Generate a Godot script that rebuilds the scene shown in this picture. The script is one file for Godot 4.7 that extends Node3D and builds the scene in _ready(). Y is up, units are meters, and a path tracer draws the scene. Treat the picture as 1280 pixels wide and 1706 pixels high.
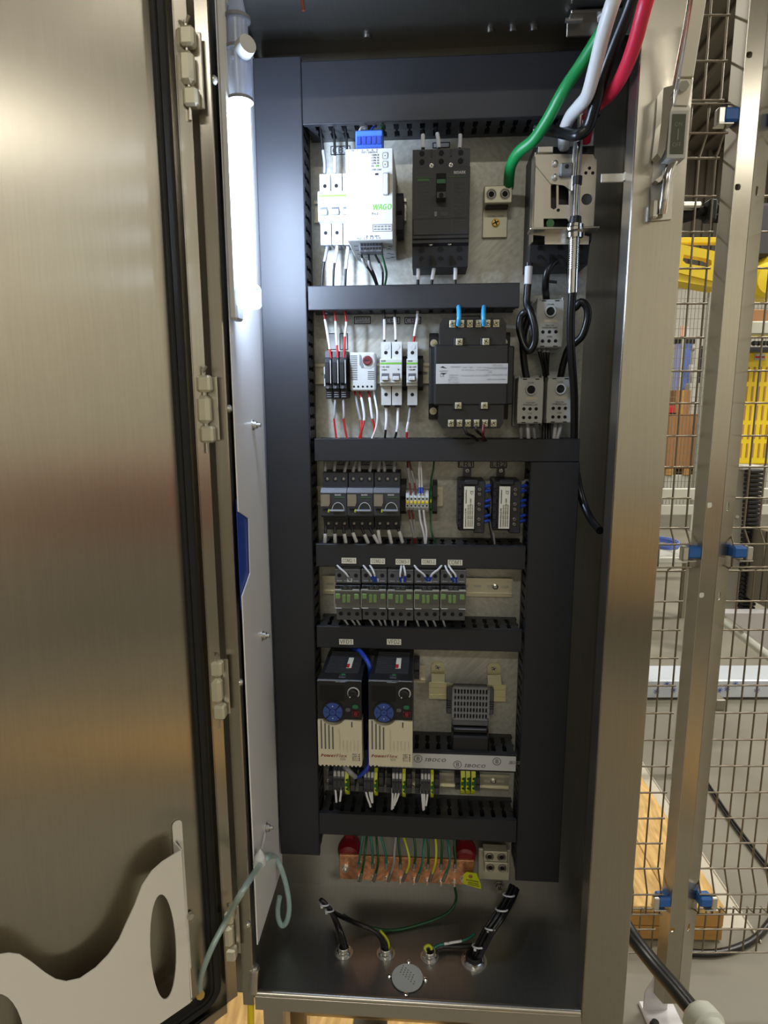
extends Node3D

# The world: y up, metres. The mounting panel of the open enclosure is the plane z = 0 and faces +z.

var mats := {}
var used_names := {}
var rng := RandomNumberGenerator.new()
const NTH := ["first", "second", "third", "fourth", "fifth", "sixth", "seventh", "eighth", "ninth", "tenth", "eleventh", "twelfth", "thirteenth", "fourteenth", "fifteenth", "sixteenth"]


# Collects triangles of boxes, bars, tubes, lathed and extruded shapes.
class MB:
	var v := PackedVector3Array()
	var n := PackedVector3Array()
	var u := PackedVector2Array()
	var xf := Transform3D()

	func tri(a: Vector3, b: Vector3, c: Vector3, na: Vector3, nb: Vector3, nc: Vector3) -> void:
		if (b - a).cross(c - a).dot(na + nb + nc) > 0.0:
			var t := b
			b = c
			c = t
			t = nb
			nb = nc
			nc = t
		var m := (na + nb + nc).abs()
		if xf.basis.determinant() < 0.0:
			var t2 := b
			b = c
			c = t2
			t2 = nb
			nb = nc
			nc = t2
		for k in 3:
			var p: Vector3 = [a, b, c][k]
			var q: Vector3 = [na, nb, nc][k]
			v.append(xf * p)
			n.append((xf.basis * q).normalized())
			if m.x > m.y and m.x > m.z:
				u.append(Vector2(p.z, p.y))
			elif m.y > m.z:
				u.append(Vector2(p.x, p.z))
			else:
				u.append(Vector2(p.x, p.y))

	func quad(a: Vector3, b: Vector3, c: Vector3, d: Vector3, k: Vector3) -> void:
		tri(a, b, c, k, k, k)
		tri(a, c, d, k, k, k)

	# A box of centre c and size s, its edges chamfered by e.
	func box(c: Vector3, s: Vector3, e := 0.0) -> MB:
		var h := s * 0.5
		e = minf(e, minf(h.x, minf(h.y, h.z)) * 0.9)
		for axis in 3:
			var a1 := (axis + 1) % 3
			var a2 := (axis + 2) % 3
			for sg in [-1.0, 1.0]:
				var k := Vector3.ZERO
				k[axis] = sg
				var p := []
				for q in [[-1, -1], [1, -1], [1, 1], [-1, 1]]:
					var w := Vector3.ZERO
					w[axis] = h[axis] * sg
					w[a1] = (h[a1] - e) * q[0]
					w[a2] = (h[a2] - e) * q[1]
					p.append(c + w)
				quad(p[0], p[1], p[2], p[3], k)
		if e > 0.0:
			for axis in 3:
				var a1 := (axis + 1) % 3
				var a2 := (axis + 2) % 3
				for s1 in [-1.0, 1.0]:
					for s2 in [-1.0, 1.0]:
						var k := Vector3.ZERO
						k[a1] = s1
						k[a2] = s2
						var p := []
						for q in [[-1, 0], [1, 0], [1, 1], [-1, 1]]:
							var w := Vector3.ZERO
							w[axis] = (h[axis] - e) * q[0]
							w[a1] = (h[a1] - (e if q[1] == 1 else 0.0)) * s1
							w[a2] = (h[a2] - (e if q[1] == 0 else 0.0)) * s2
							p.append(c + w)
						quad(p[0], p[1], p[2], p[3], k.normalized())
			for sx in [-1.0, 1.0]:
				for sy in [-1.0, 1.0]:
					for sz in [-1.0, 1.0]:
						var k := Vector3(sx, sy, sz)
						tri(c + k * Vector3(h.x, h.y - e, h.z - e), c + k * Vector3(h.x - e, h.y, h.z - e), c + k * Vector3(h.x - e, h.y - e, h.z), k, k, k)
		return self

	static func side_of(d: Vector3) -> Vector3:
		var o := Vector3.UP if absf(d.y) < 0.9 else Vector3.RIGHT
		return d.cross(o).normalized()

	# A round bar from a to b.
	func cyl(a: Vector3, b: Vector3, r0: float, r1 := -1.0, k := 14, caps := true) -> MB:
		if r1 < 0.0:
			r1 = r0
		var d := (b - a).normalized()
		var s := side_of(d)
		var t := d.cross(s)
		for i in k:
			var e0 := s * cos(TAU * i / k) + t * sin(TAU * i / k)
			var e1 := s * cos(TAU * (i + 1) / k) + t * sin(TAU * (i + 1) / k)
			tri(a + e0 * r0, a + e1 * r0, b + e1 * r1, e0, e1, e1)
			tri(a + e0 * r0, b + e1 * r1, b + e0 * r1, e0, e1, e0)
			if caps:
				tri(a, a + e0 * r0, a + e1 * r0, -d, -d, -d)
				tri(b, b + e0 * r1, b + e1 * r1, d, d, d)
		return self

	# A profile of (radius, height) turned round the axis d through o.
	func lathe(o: Vector3, d: Vector3, prof: Array, k := 20) -> MB:
		d = d.normalized()
		var s := side_of(d)
		var t := d.cross(s)
		for j in prof.size() - 1:
			var p0: Vector2 = prof[j]
			var p1: Vector2 = prof[j + 1]
			var sl := p1 - p0
			if sl.length() < 1e-7:
				continue
			for i in k:
				var e0 := s * cos(TAU * i / k) + t * sin(TAU * i / k)
				var e1 := s * cos(TAU * (i + 1) / k) + t * sin(TAU * (i + 1) / k)
				var n0 := (e0 * sl.y - d * sl.x).normalized()
				var n1 := (e1 * sl.y - d * sl.x).normalized()
				var a := o + e0 * p0.x + d * p0.y
				var b := o + e1 * p0.x + d * p0.y
				var c := o + e1 * p1.x + d * p1.y
				var g := o + e0 * p1.x + d * p1.y
				if p0.x > 1e-6:
					tri(a, b, c, n0, n1, n1)
				if p1.x > 1e-6:
					tri(a, c, g, n0, n1, n0)
		return self

	static func smooth(pts: Array, k: int) -> PackedVector3Array:
		var o := PackedVector3Array()
		if pts.size() < 3:
			k = 1
		for i in pts.size() - 1:
			var p1: Vector3 = pts[i]
			var p2: Vector3 = pts[i + 1]
			var p0: Vector3 = pts[i - 1] if i > 0 else p1 * 2.0 - p2
			var p3: Vector3 = pts[i + 2] if i + 2 < pts.size() else p2 * 2.0 - p1
			for j in k:
				o.append(p1.cubic_interpolate(p2, p0, p3, float(j) / k))
		o.append(pts[-1])
		return o

	# A round tube of radius r swept along the points.
	func tube(pts: Array, r: float, k := 8, steps := 5, ends := true) -> MB:
		var c := smooth(pts, steps)
		var d := (c[1] - c[0]).normalized()
		var s := side_of(d)
		var last := []
		for i in c.size():
			var e := (c[mini(i + 1, c.size() - 1)] - c[maxi(i - 1, 0)]).normalized()
			s = (s - e * s.dot(e)).normalized()
			var t := e.cross(s)
			var ring := []
			for j in k:
				ring.append(s * cos(TAU * j / k) + t * sin(TAU * j / k))
			if i > 0:
				for j in k:
					var m := (j + 1) % k
					var a0: Vector3 = last[j]
					var a1: Vector3 = last[m]
					var b0: Vector3 = ring[j]
					var b1: Vector3 = ring[m]
					tri(c[i - 1] + a0 * r, c[i - 1] + a1 * r, c[i] + b1 * r, a0, a1, b1)
					tri(c[i - 1] + a0 * r, c[i] + b1 * r, c[i] + b0 * r, a0, b1, b0)
			if ends and (i == 0 or i == c.size() - 1):
				var w := -e if i == 0 else e
				for j in k:
					tri(c[i], c[i] + ring[j] * r, c[i] + ring[(j + 1) % k] * r, w, w, w)
			last = ring
		return self

	static func area(p: PackedVector2Array) -> float:
		var a := 0.0
		for i in p.size():
			a += p[i].cross(p[(i + 1) % p.size()])
		return a

	# The polygon with its holes, extruded from z0 to z1.
	func plate(poly: Array, holes: Array, z0: float, z1: float) -> MB:
		var outer := PackedVector2Array(poly)
		if area(outer) < 0.0:
			outer.reverse()
		holes = holes.duplicate()
		holes.sort_custom(func(a: Array, b: Array) -> bool: return a[0].y * 10.0 + a[0].x < b[0].y * 10.0 + b[0].x)
		var rims := [outer]
		var flat := outer.duplicate()
		for h in holes:
			var q := PackedVector2Array(h)
			if area(q) > 0.0:
				q.reverse()
			rims.append(q)
			var bi := 0
			var bj := 0
			var best := INF
			var crown := -INF
			for c in q:
				crown = maxf(crown, c.y)
			for i in flat.size():
				for j in q.size():
					var dd := flat[i].distance_squared_to(q[j]) + (1000.0 if flat[i].y > crown + 1e-6 else 0.0)
					if dd < best:
						best = dd
						bi = i
						bj = j
			var joined := flat.slice(0, bi + 1)
			for j in q.size() + 1:
				joined.append(q[(bj + j) % q.size()])
			joined.append_array(flat.slice(bi))
			flat = joined
		var big := PackedVector2Array()
		for q in flat:
			big.append(q * 1000.0)
		var idx := Geometry2D.triangulate_polygon(big)
		if idx.is_empty():
			push_warning("a plate was not filled")
		for i in range(0, idx.size(), 3):
			var a := flat[idx[i]]
			var b := flat[idx[i + 1]]
			var c := flat[idx[i + 2]]
			for z in [[z0, -1.0], [z1, 1.0]]:
				var k := Vector3(0, 0, z[1] * signf(z1 - z0))
				tri(Vector3(a.x, a.y, z[0]), Vector3(b.x, b.y, z[0]), Vector3(c.x, c.y, z[0]), k, k, k)
		for r in rims:
			for i in r.size():
				var a: Vector2 = r[i]
				var b: Vector2 = r[(i + 1) % r.size()]
				var e := (b - a).normalized()
				quad(Vector3(a.x, a.y, z0), Vector3(b.x, b.y, z0), Vector3(b.x, b.y, z1), Vector3(a.x, a.y, z1), Vector3(e.y, -e.x, 0))
		return self

	# A side profile of (z, y) points extruded along x.
	func prof(pts: Array, x0: float, x1: float) -> MB:
		var keep := xf
		xf = xf * Transform3D(Basis(Vector3(0, 0, 1), Vector3(0, 1, 0), Vector3(1, 0, 0)), Vector3.ZERO)
		plate(pts, [], x0, x1)
		xf = keep
		return self

	func done() -> ArrayMesh:
		var a := []
		a.resize(Mesh.ARRAY_MAX)
		a[Mesh.ARRAY_VERTEX] = v
		a[Mesh.ARRAY_NORMAL] = n
		a[Mesh.ARRAY_TEX_UV] = u
		var m := ArrayMesh.new()
		m.add_surface_from_arrays(Mesh.PRIMITIVE_TRIANGLES, a)
		return m


static func circ(x: float, y: float, r: float, k := 14) -> Array:
	var o := []
	for i in k:
		o.append(Vector2(x + r * cos(TAU * i / k), y + r * sin(TAU * i / k)))
	return o


# A rectangle with rounded corners.
static func rrect(x: float, y: float, w: float, h: float, r: float, k := 4) -> Array:
	var o := []
	for q in [[1, 1, 0], [-1, 1, 1], [-1, -1, 2], [1, -1, 3]]:
		for i in k + 1:
			var a: float = PI / 2 * (q[2] + float(i) / k)
			o.append(Vector2(x + q[0] * (w / 2 - r) + r * cos(a), y + q[1] * (h / 2 - r) + r * sin(a)))
	return o


func numbered(called: String) -> String:
	var k: int = used_names.get(called, 0)
	used_names[called] = k + 1
	return called if k == 0 else "%s_%03d" % [called, k]


func tag(o: Node3D, label: String, category: String, group := "") -> void:
	o.set_meta("label", label)
	o.set_meta("category", category)
	if group:
		o.set_meta("group", group)


func thing(called: String, label: String, category: String, at := Vector3.ZERO, group := "", turn := Vector3.ZERO) -> Node3D:
	var o := Node3D.new()
	o.name = numbered(called)
	add_child(o)
	o.position = at
	o.rotation = turn
	tag(o, label, category, group)
	return o


func part(parent: Node, called: String, mesh: Variant, mat: String, label := "") -> MeshInstance3D:
	var o := MeshInstance3D.new()
	o.name = called
	o.mesh = mesh.done() if mesh is MB else mesh
	o.material_override = mats[mat]
	parent.add_child(o, true)
	if label:
		o.set_meta("label", label)
	return o


func solo(called: String, label: String, category: String, mesh: MB, mat: String, at := Vector3.ZERO, group := "", turn := Vector3.ZERO) -> MeshInstance3D:
	var o := MeshInstance3D.new()
	o.name = numbered(called)
	o.mesh = mesh.done()
	o.material_override = mats[mat]
	add_child(o)
	o.position = at
	o.rotation = turn
	tag(o, label, category, group)
	return o


func struct(called: String, mesh: MB, mat: String) -> MeshInstance3D:
	var o := MeshInstance3D.new()
	o.name = called
	o.mesh = mesh.done()
	o.material_override = mats[mat]
	add_child(o)
	o.set_meta("kind", "structure")
	return o


func copy(src: Node3D, at: Vector3, label: String) -> Node3D:
	var c: Node3D = src.duplicate()
	c.name = numbered(src.get_meta("stem"))
	add_child(c)
	c.position = at
	c.set_meta("label", label)
	return c


var fonts := {}
var screw_shapes := {}


# Printed lettering of cap height h, centred at p on the face that looks along +z of the parent; w > 0 fits the width.
func txt(parent: Node, s: String, p: Vector3, h: float, mat := "ink", w := 0.0, face := "Droid Sans", turn := 0.0, lean := 0.0) -> MeshInstance3D:
	if not fonts.has(face):
		var f := SystemFont.new()
		f.font_names = PackedStringArray([face.trim_suffix(" Bold")])
		if face.ends_with(" Bold"):
			f.font_weight = 700
		fonts[face] = f
	var t := TextMesh.new()
	t.text = s
	t.font = fonts[face]
	t.font_size = 32
	t.pixel_size = h / 23.0
	t.depth = 0.0002
	t.curve_step = 4.0 if h < 0.004 else 1.5
	var o := MeshInstance3D.new()
	o.name = "lettering"
	o.mesh = t
	o.material_override = mats[mat]
	parent.add_child(o, true)
	o.position = p
	var sx := 1.0
	if w > 0.0:
		var have := t.get_aabb().size.x
		if have > 0.0:
			sx = w / have
	o.basis = Basis(Vector3.BACK, turn) * Basis(Vector3(sx, 0, 0), Vector3(lean, 1, 0), Vector3.BACK)
	return o


func mat(called: String, c: Color, rough := 0.5, metal := 0.0, spec := 0.5) -> StandardMaterial3D:
	var m := StandardMaterial3D.new()
	m.resource_name = called
	m.albedo_color = c
	m.roughness = rough
	m.metallic = metal
	m.metallic_specular = spec
	mats[called] = m
	return m


func noise_tex(sz: Vector2i, freq: float, ramp: Array, seed_no: int, oct := 3, stretch := Vector2.ONE) -> ImageTexture:
	var f := FastNoiseLite.new()
	f.seed = seed_no
	f.frequency = freq
	f.fractal_octaves = oct
	f.noise_type = FastNoiseLite.TYPE_SIMPLEX
	var im := Image.create(sz.x, sz.y, false, Image.FORMAT_RGB8)
	var c0: Color = ramp[0]
	var c1: Color = ramp[1]
	for y in sz.y:
		for x in sz.x:
			# a torus in noise space makes the tile repeat without seams
			var a := TAU * x / sz.x
			var b := TAU * y / sz.y
			var q := f.get_noise_3d(cos(a) * stretch.x * 40.0 + 100.0 * cos(b) * stretch.y * 0.4, sin(a) * stretch.x * 40.0, sin(b) * stretch.y * 40.0)
			im.set_pixel(x, y, c0.lerp(c1, clampf(q * 0.7 + 0.5, 0.0, 1.0)))
	return ImageTexture.create_from_image(im)


func textured(m: StandardMaterial3D, t: Texture2D, scale: Vector3) -> void:
	m.albedo_texture = t
	m.uv1_triplanar = true
	m.uv1_world_triplanar = true
	m.uv1_scale = scale


func make_materials() -> void:
	var steel := mat("steel", Color(0.73, 0.705, 0.65), 0.26, 1.0)
	steel.anisotropy_enabled = true
	steel.anisotropy = 0.85
	var brushed := noise_tex(Vector2i(256, 256), 0.05, [Color(0.965, 0.965, 0.965), Color(1, 1, 1)], 5, 3, Vector2(3.0, 0.3))
	steel.albedo_texture = brushed
	steel.uv1_scale = Vector3(6, 2.5, 1)
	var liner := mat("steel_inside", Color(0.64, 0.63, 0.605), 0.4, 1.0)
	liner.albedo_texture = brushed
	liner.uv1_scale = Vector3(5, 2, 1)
	mat("steel_plain", Color(0.78, 0.76, 0.72), 0.32, 1.0)
	mat("steel_rough", Color(0.6, 0.58, 0.54), 0.45, 1.0)
	mat("chrome", Color(0.88, 0.88, 0.88), 0.1, 1.0)
	mat("zinc", Color(0.82, 0.81, 0.78), 0.32, 0.9)
	mat("zinc_gold", Color(0.82, 0.80, 0.66), 0.3, 0.85)
	mat("brass", Color(0.80, 0.66, 0.38), 0.3, 1.0)
	mat("rail", Color(0.83, 0.81, 0.73), 0.35, 0.8)
	mat("tin", Color(0.82, 0.80, 0.71), 0.42, 0.5)
	var cop := mat("copper", Color(0.93, 0.68, 0.52), 0.36, 0.75)
	textured(cop, noise_tex(Vector2i(128, 128), 0.04, [Color(0.78, 0.72, 0.68), Color(1, 1, 1)], 7), Vector3(9, 9, 9))
	var galv := mat("galvanised", Color(0.79, 0.785, 0.745), 0.5, 0.45)
	textured(galv, noise_tex(Vector2i(512, 512), 0.14, [Color(0.87, 0.87, 0.86), Color(1, 1, 1)], 3, 4), Vector3(2.6, 2.6, 2.6))
	mat("duct", Color(0.135, 0.14, 0.158), 0.5)
	mat("duct_inside", Color(0.12, 0.124, 0.135), 0.55)
	mat("black", Color(0.07, 0.072, 0.08), 0.45)
	mat("rubber", Color(0.055, 0.057, 0.062), 0.62)
	mat("void", Color(0.012, 0.012, 0.014), 0.8)
	mat("charcoal", Color(0.215, 0.22, 0.24), 0.5)
	mat("charcoal_dark", Color(0.15, 0.155, 0.17), 0.5)
	mat("device_black", Color(0.10, 0.102, 0.112), 0.4)
	mat("grey", Color(0.46, 0.465, 0.475), 0.5)
	mat("grey_mid", Color(0.34, 0.345, 0.36), 0.5)
	mat("grey_light", Color(0.72, 0.725, 0.71), 0.5)
	mat("white", Color(0.75, 0.755, 0.745), 0.45)
	mat("white_gloss", Color(0.92, 0.92, 0.93), 0.28)
	mat("cream", Color(0.80, 0.775, 0.68), 0.5)
	mat("pocket", Color(0.86, 0.84, 0.80), 0.45)
	mat("paper", Color(0.86, 0.85, 0.78), 0.6)
	mat("paper_grey", Color(0.74, 0.74, 0.74), 0.6)
	mat("ink", Color(0.09, 0.09, 0.1), 0.6)
	mat("ink_grey", Color(0.4, 0.4, 0.42), 0.6)
	mat("print_white", Color(0.8, 0.8, 0.8), 0.6)
	mat("print_grey", Color(0.33, 0.335, 0.34), 0.6)
	mat("print_green", Color(0.42, 0.68, 0.22), 0.6)
	mat("print_dim_green", Color(0.25, 0.4, 0.22), 0.6)
	mat("print_red", Color(0.5, 0.12, 0.1), 0.6)
	mat("lever_green", Color(0.50, 0.72, 0.30), 0.45)
	mat("wago_blue", Color(0.22, 0.42, 0.85), 0.42)
	mat("blue", Color(0.12, 0.25, 0.65), 0.4)
	mat("blue_film", Color(0.12, 0.27, 0.66), 0.35)
	mat("blue_clip", Color(0.14, 0.38, 0.68), 0.45)
	mat("keypad_blue", Color(0.2, 0.3, 0.58), 0.45)
	mat("sky_blue", Color(0.25, 0.62, 0.82), 0.4)
	mat("red", Color(0.72, 0.11, 0.12), 0.42)
	mat("dark_red", Color(0.42, 0.05, 0.09), 0.35)
	mat("maroon", Color(0.38, 0.1, 0.11), 0.5)
	mat("cable_red", Color(0.84, 0.16, 0.27), 0.4)
	mat("cable_green", Color(0.10, 0.55, 0.28), 0.4)
	mat("cable_white", Color(0.86, 0.86, 0.85), 0.4)
	mat("cable_black", Color(0.075, 0.077, 0.085), 0.32)
	mat("wire_black", Color(0.08, 0.08, 0.088), 0.42)
	mat("wire_green", Color(0.05, 0.27, 0.13), 0.42)
	mat("wire_teal", Color(0.08, 0.42, 0.36), 0.42)
	mat("wire_yellow", Color(0.72, 0.74, 0.16), 0.42)
	mat("sleeve", Color(0.83, 0.83, 0.84), 0.5)
	mat("sleeve_grey", Color(0.55, 0.55, 0.56), 0.5)
	mat("yellow", Color(0.90, 0.80, 0.12), 0.5)
	mat("guard_yellow", Color(0.94, 0.82, 0.12), 0.45)
	mat("green", Color(0.07, 0.34, 0.16), 0.45)
	mat("button_green", Color(0.16, 0.42, 0.28), 0.5)
	mat("button_red", Color(0.45, 0.13, 0.15), 0.5)
	mat("label_olive", Color(0.27, 0.29, 0.21), 0.5)
	mat("label_print", Color(0.52, 0.53, 0.46), 0.5)
	mat("tag_yellow", Color(0.72, 0.74, 0.10), 0.5)
	mat("copper_wire", Color(0.88, 0.48, 0.33), 0.3, 1.0)
	var tubing := mat("clear_tube", Color(0.75, 0.86, 0.84, 0.5), 0.3)
	tubing.transparency = BaseMaterial3D.TRANSPARENCY_ALPHA
	var lens := mat("clear_plastic", Color(0.85, 0.9, 0.97, 0.6), 0.3)
	lens.transparency = BaseMaterial3D.TRANSPARENCY_ALPHA
	var head := mat("head_plastic", Color(0.60, 0.63, 0.70, 0.88), 0.3)
	head.transparency = BaseMaterial3D.TRANSPARENCY_ALPHA
	var smoke := mat("smoke_cover", Color(0.5, 0.5, 0.45, 0.16), 0.15)
	smoke.transparency = BaseMaterial3D.TRANSPARENCY_ALPHA
	var amber := mat("seal_cover", Color(0.62, 0.58, 0.5, 0.55), 0.3)
	amber.transparency = BaseMaterial3D.TRANSPARENCY_ALPHA
	var led := mat("led", Color(1, 1, 1), 0.4)
	led.emission_enabled = true
	led.emission = Color(0.86, 0.92, 1.0)
	led.emission_energy_multiplier = 6.0
	var bay := mat("bay_light", Color(1, 1, 1), 0.5)
	bay.emission_enabled = true
	bay.emission = Color(1.0, 0.97, 0.9)
	bay.emission_energy_multiplier = 5.0
	# the hall
	var conc := mat("concrete", Color(0.53, 0.51, 0.455), 0.5)
	textured(conc, noise_tex(Vector2i(512, 512), 0.02, [Color(0.9, 0.9, 0.9), Color(1, 1, 1)], 11, 5), Vector3(0.45, 0.45, 0.45))
	mat("floor_strip", Color(0.80, 0.78, 0.72), 0.5)
	mat("wall_paint", Color(0.82, 0.81, 0.77), 0.8)
	mat("siding", Color(0.40, 0.375, 0.33), 0.7)
	mat("ceiling", Color(0.62, 0.60, 0.56), 0.8)
	var wood := mat("wood", Color(0.94, 0.78, 0.50), 0.62)
	textured(wood, noise_tex(Vector2i(256, 256), 0.05, [Color(0.78, 0.74, 0.68), Color(1, 1, 1)], 17, 4, Vector2(2.5, 0.25)), Vector3(1.4, 3.0, 3.0))
	mat("wood_end", Color(0.72, 0.54, 0.28), 0.7)
	mat("cardboard", Color(0.62, 0.45, 0.29), 0.8)
	mat("film", Color(0.80, 0.83, 0.87), 0.35, 0.2)
	mat("mesh_wire", Color(0.54, 0.505, 0.45), 0.36, 0.9)
	mat("pale_metal", Color(0.76, 0.76, 0.72), 0.5, 0.2)
	mat("lavender", Color(0.55, 0.58, 0.78), 0.6)
	mat("curtain_blue", Color(0.38, 0.48, 0.78), 0.6)
	mat("red_paint", Color(0.78, 0.12, 0.13), 0.5)
	mat("chest_red", Color(0.74, 0.47, 0.42), 0.5)
	mat("orange", Color(0.86, 0.68, 0.58), 0.6)
	mat("white_bright", Color(0.86, 0.86, 0.84), 0.45)
	mat("foot_white", Color(0.80, 0.79, 0.80), 0.4, 0.3)
	mat("gland_white", Color(0.72, 0.73, 0.68), 0.5)


func _ready() -> void:
	rng.seed = 7
	var cam := Camera3D.new()
	cam.name = "camera"
	cam.position = Vector3(0, 1.55, 1.125)
	cam.rotation_degrees = Vector3(-9.95, 3.9, -0.2)
	cam.fov = 78.73
	cam.near = 0.02
	cam.far = 100.0
	add_child(cam)
	cam.make_current()
	var env := Environment.new()
	env.background_mode = Environment.BG_COLOR
	env.background_color = Color(0.3, 0.29, 0.27)
	env.tonemap_mode = Environment.TONE_MAPPER_LINEAR
	env.tonemap_exposure = 1.0
	env.sdfgi_enabled = true
	env.ssao_enabled = true
	env.ssil_enabled = true
	var we := WorldEnvironment.new()
	we.name = "surroundings"
	we.environment = env
	add_child(we)
	# the bay lights under the hall's ceiling
	for p in BAYS:
		var l := AreaLight3D.new()
		l.name = "bay_light_glow"
		l.area_size = Vector2(p.z, 0.35) if p.w == 0.0 else Vector2(0.35, p.z)
		l.light_color = Color(1.0, 0.985, 0.945)
		l.light_energy = 15.0
		l.shadow_enabled = true
		l.rotation = Vector3(-PI / 2, 0, 0)
		l.position = Vector3(p.x, 5.30, p.y)
		l.set("area_range", 40.0)
		add_child(l, true)
	make_materials()
	room()
	enclosure()
	fence()
	side_gear()
	panel_gear()
	background()


const BAYS := [Vector4(-1.2, 7.0, 2.4, 0), Vector4(5.6, 7.4, 2.4, 0), Vector4(7.4, 6.8, 2.4, 1), Vector4(5.6, -0.6, 2.0, 1), Vector4(3.4, -1.6, 2.4, 0), Vector4(2.4, -5.5, 2.4, 0), Vector4(-3.5, -3.5, 2.4, 0), Vector4(6.4, -4.4, 2.4, 0)]


func room() -> void:
	struct("floor", MB.new().box(Vector3(0, -0.1, 0), Vector3(18.4, 0.2, 20.4)), "concrete")
	struct("ceiling", MB.new().box(Vector3(0, 5.6, 0), Vector3(18.4, 0.2, 20.4)), "ceiling")
	struct("wall_far", MB.new().box(Vector3(0, 2.75, -10.1), Vector3(18.4, 5.5, 0.2)), "wall_paint")
	# dark ribbed siding over the pale wall, and the ribbed roof deck
	var sid := struct("trim_1", MB.new().box(Vector3(0, 4.45, -9.97), Vector3(18, 2.1, 0.04)), "siding")
	var rib := MB.new().box(Vector3.ZERO, Vector3(0.06, 2.1, 0.05), 0.008).done()
	for k in 60:
		part(sid, "rib", rib, "siding").position = Vector3(-1.0 + k * 0.165, 4.45, -9.93)
	var deck := struct("trim_2", MB.new().box(Vector3(3.5, 5.48, -5.5), Vector3(9, 0.03, 9)), "siding")
	var drib := MB.new().box(Vector3.ZERO, Vector3(0.08, 0.07, 9), 0.01).done()
	for k in 30:
		part(deck, "rib", drib, "siding").position = Vector3(-0.85 + k * 0.3, 5.44, -5.5)
	struct("wall_near", MB.new().box(Vector3(0, 2.75, 10.1), Vector3(18.4, 5.5, 0.2)), "wall_paint")
	struct("wall_left", MB.new().box(Vector3(-9.1, 2.75, 0), Vector3(0.2, 5.5, 20)), "wall_paint")
	struct("wall_right", MB.new().box(Vector3(9.1, 2.75, 0), Vector3(0.2, 5.5, 20)), "wall_paint")
	for k in BAYS.size():
		var p: Vector4 = BAYS[k]
		var t := thing("ceiling_light", "long white bay light under the hall ceiling, %s of its kind" % NTH[k], "lamp", Vector3(p.x, 5.36, p.y), "bay lights under the ceiling")
		t.rotation.y = PI / 2 * p.w
		part(t, "housing", MB.new().box(Vector3(0, 0.02, 0), Vector3(p.z + 0.06, 0.08, 0.42), 0.01), "white")
		part(t, "diffuser", MB.new().box(Vector3(0, -0.02, 0), Vector3(p.z, 0.012, 0.35)), "bay_light")


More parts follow.
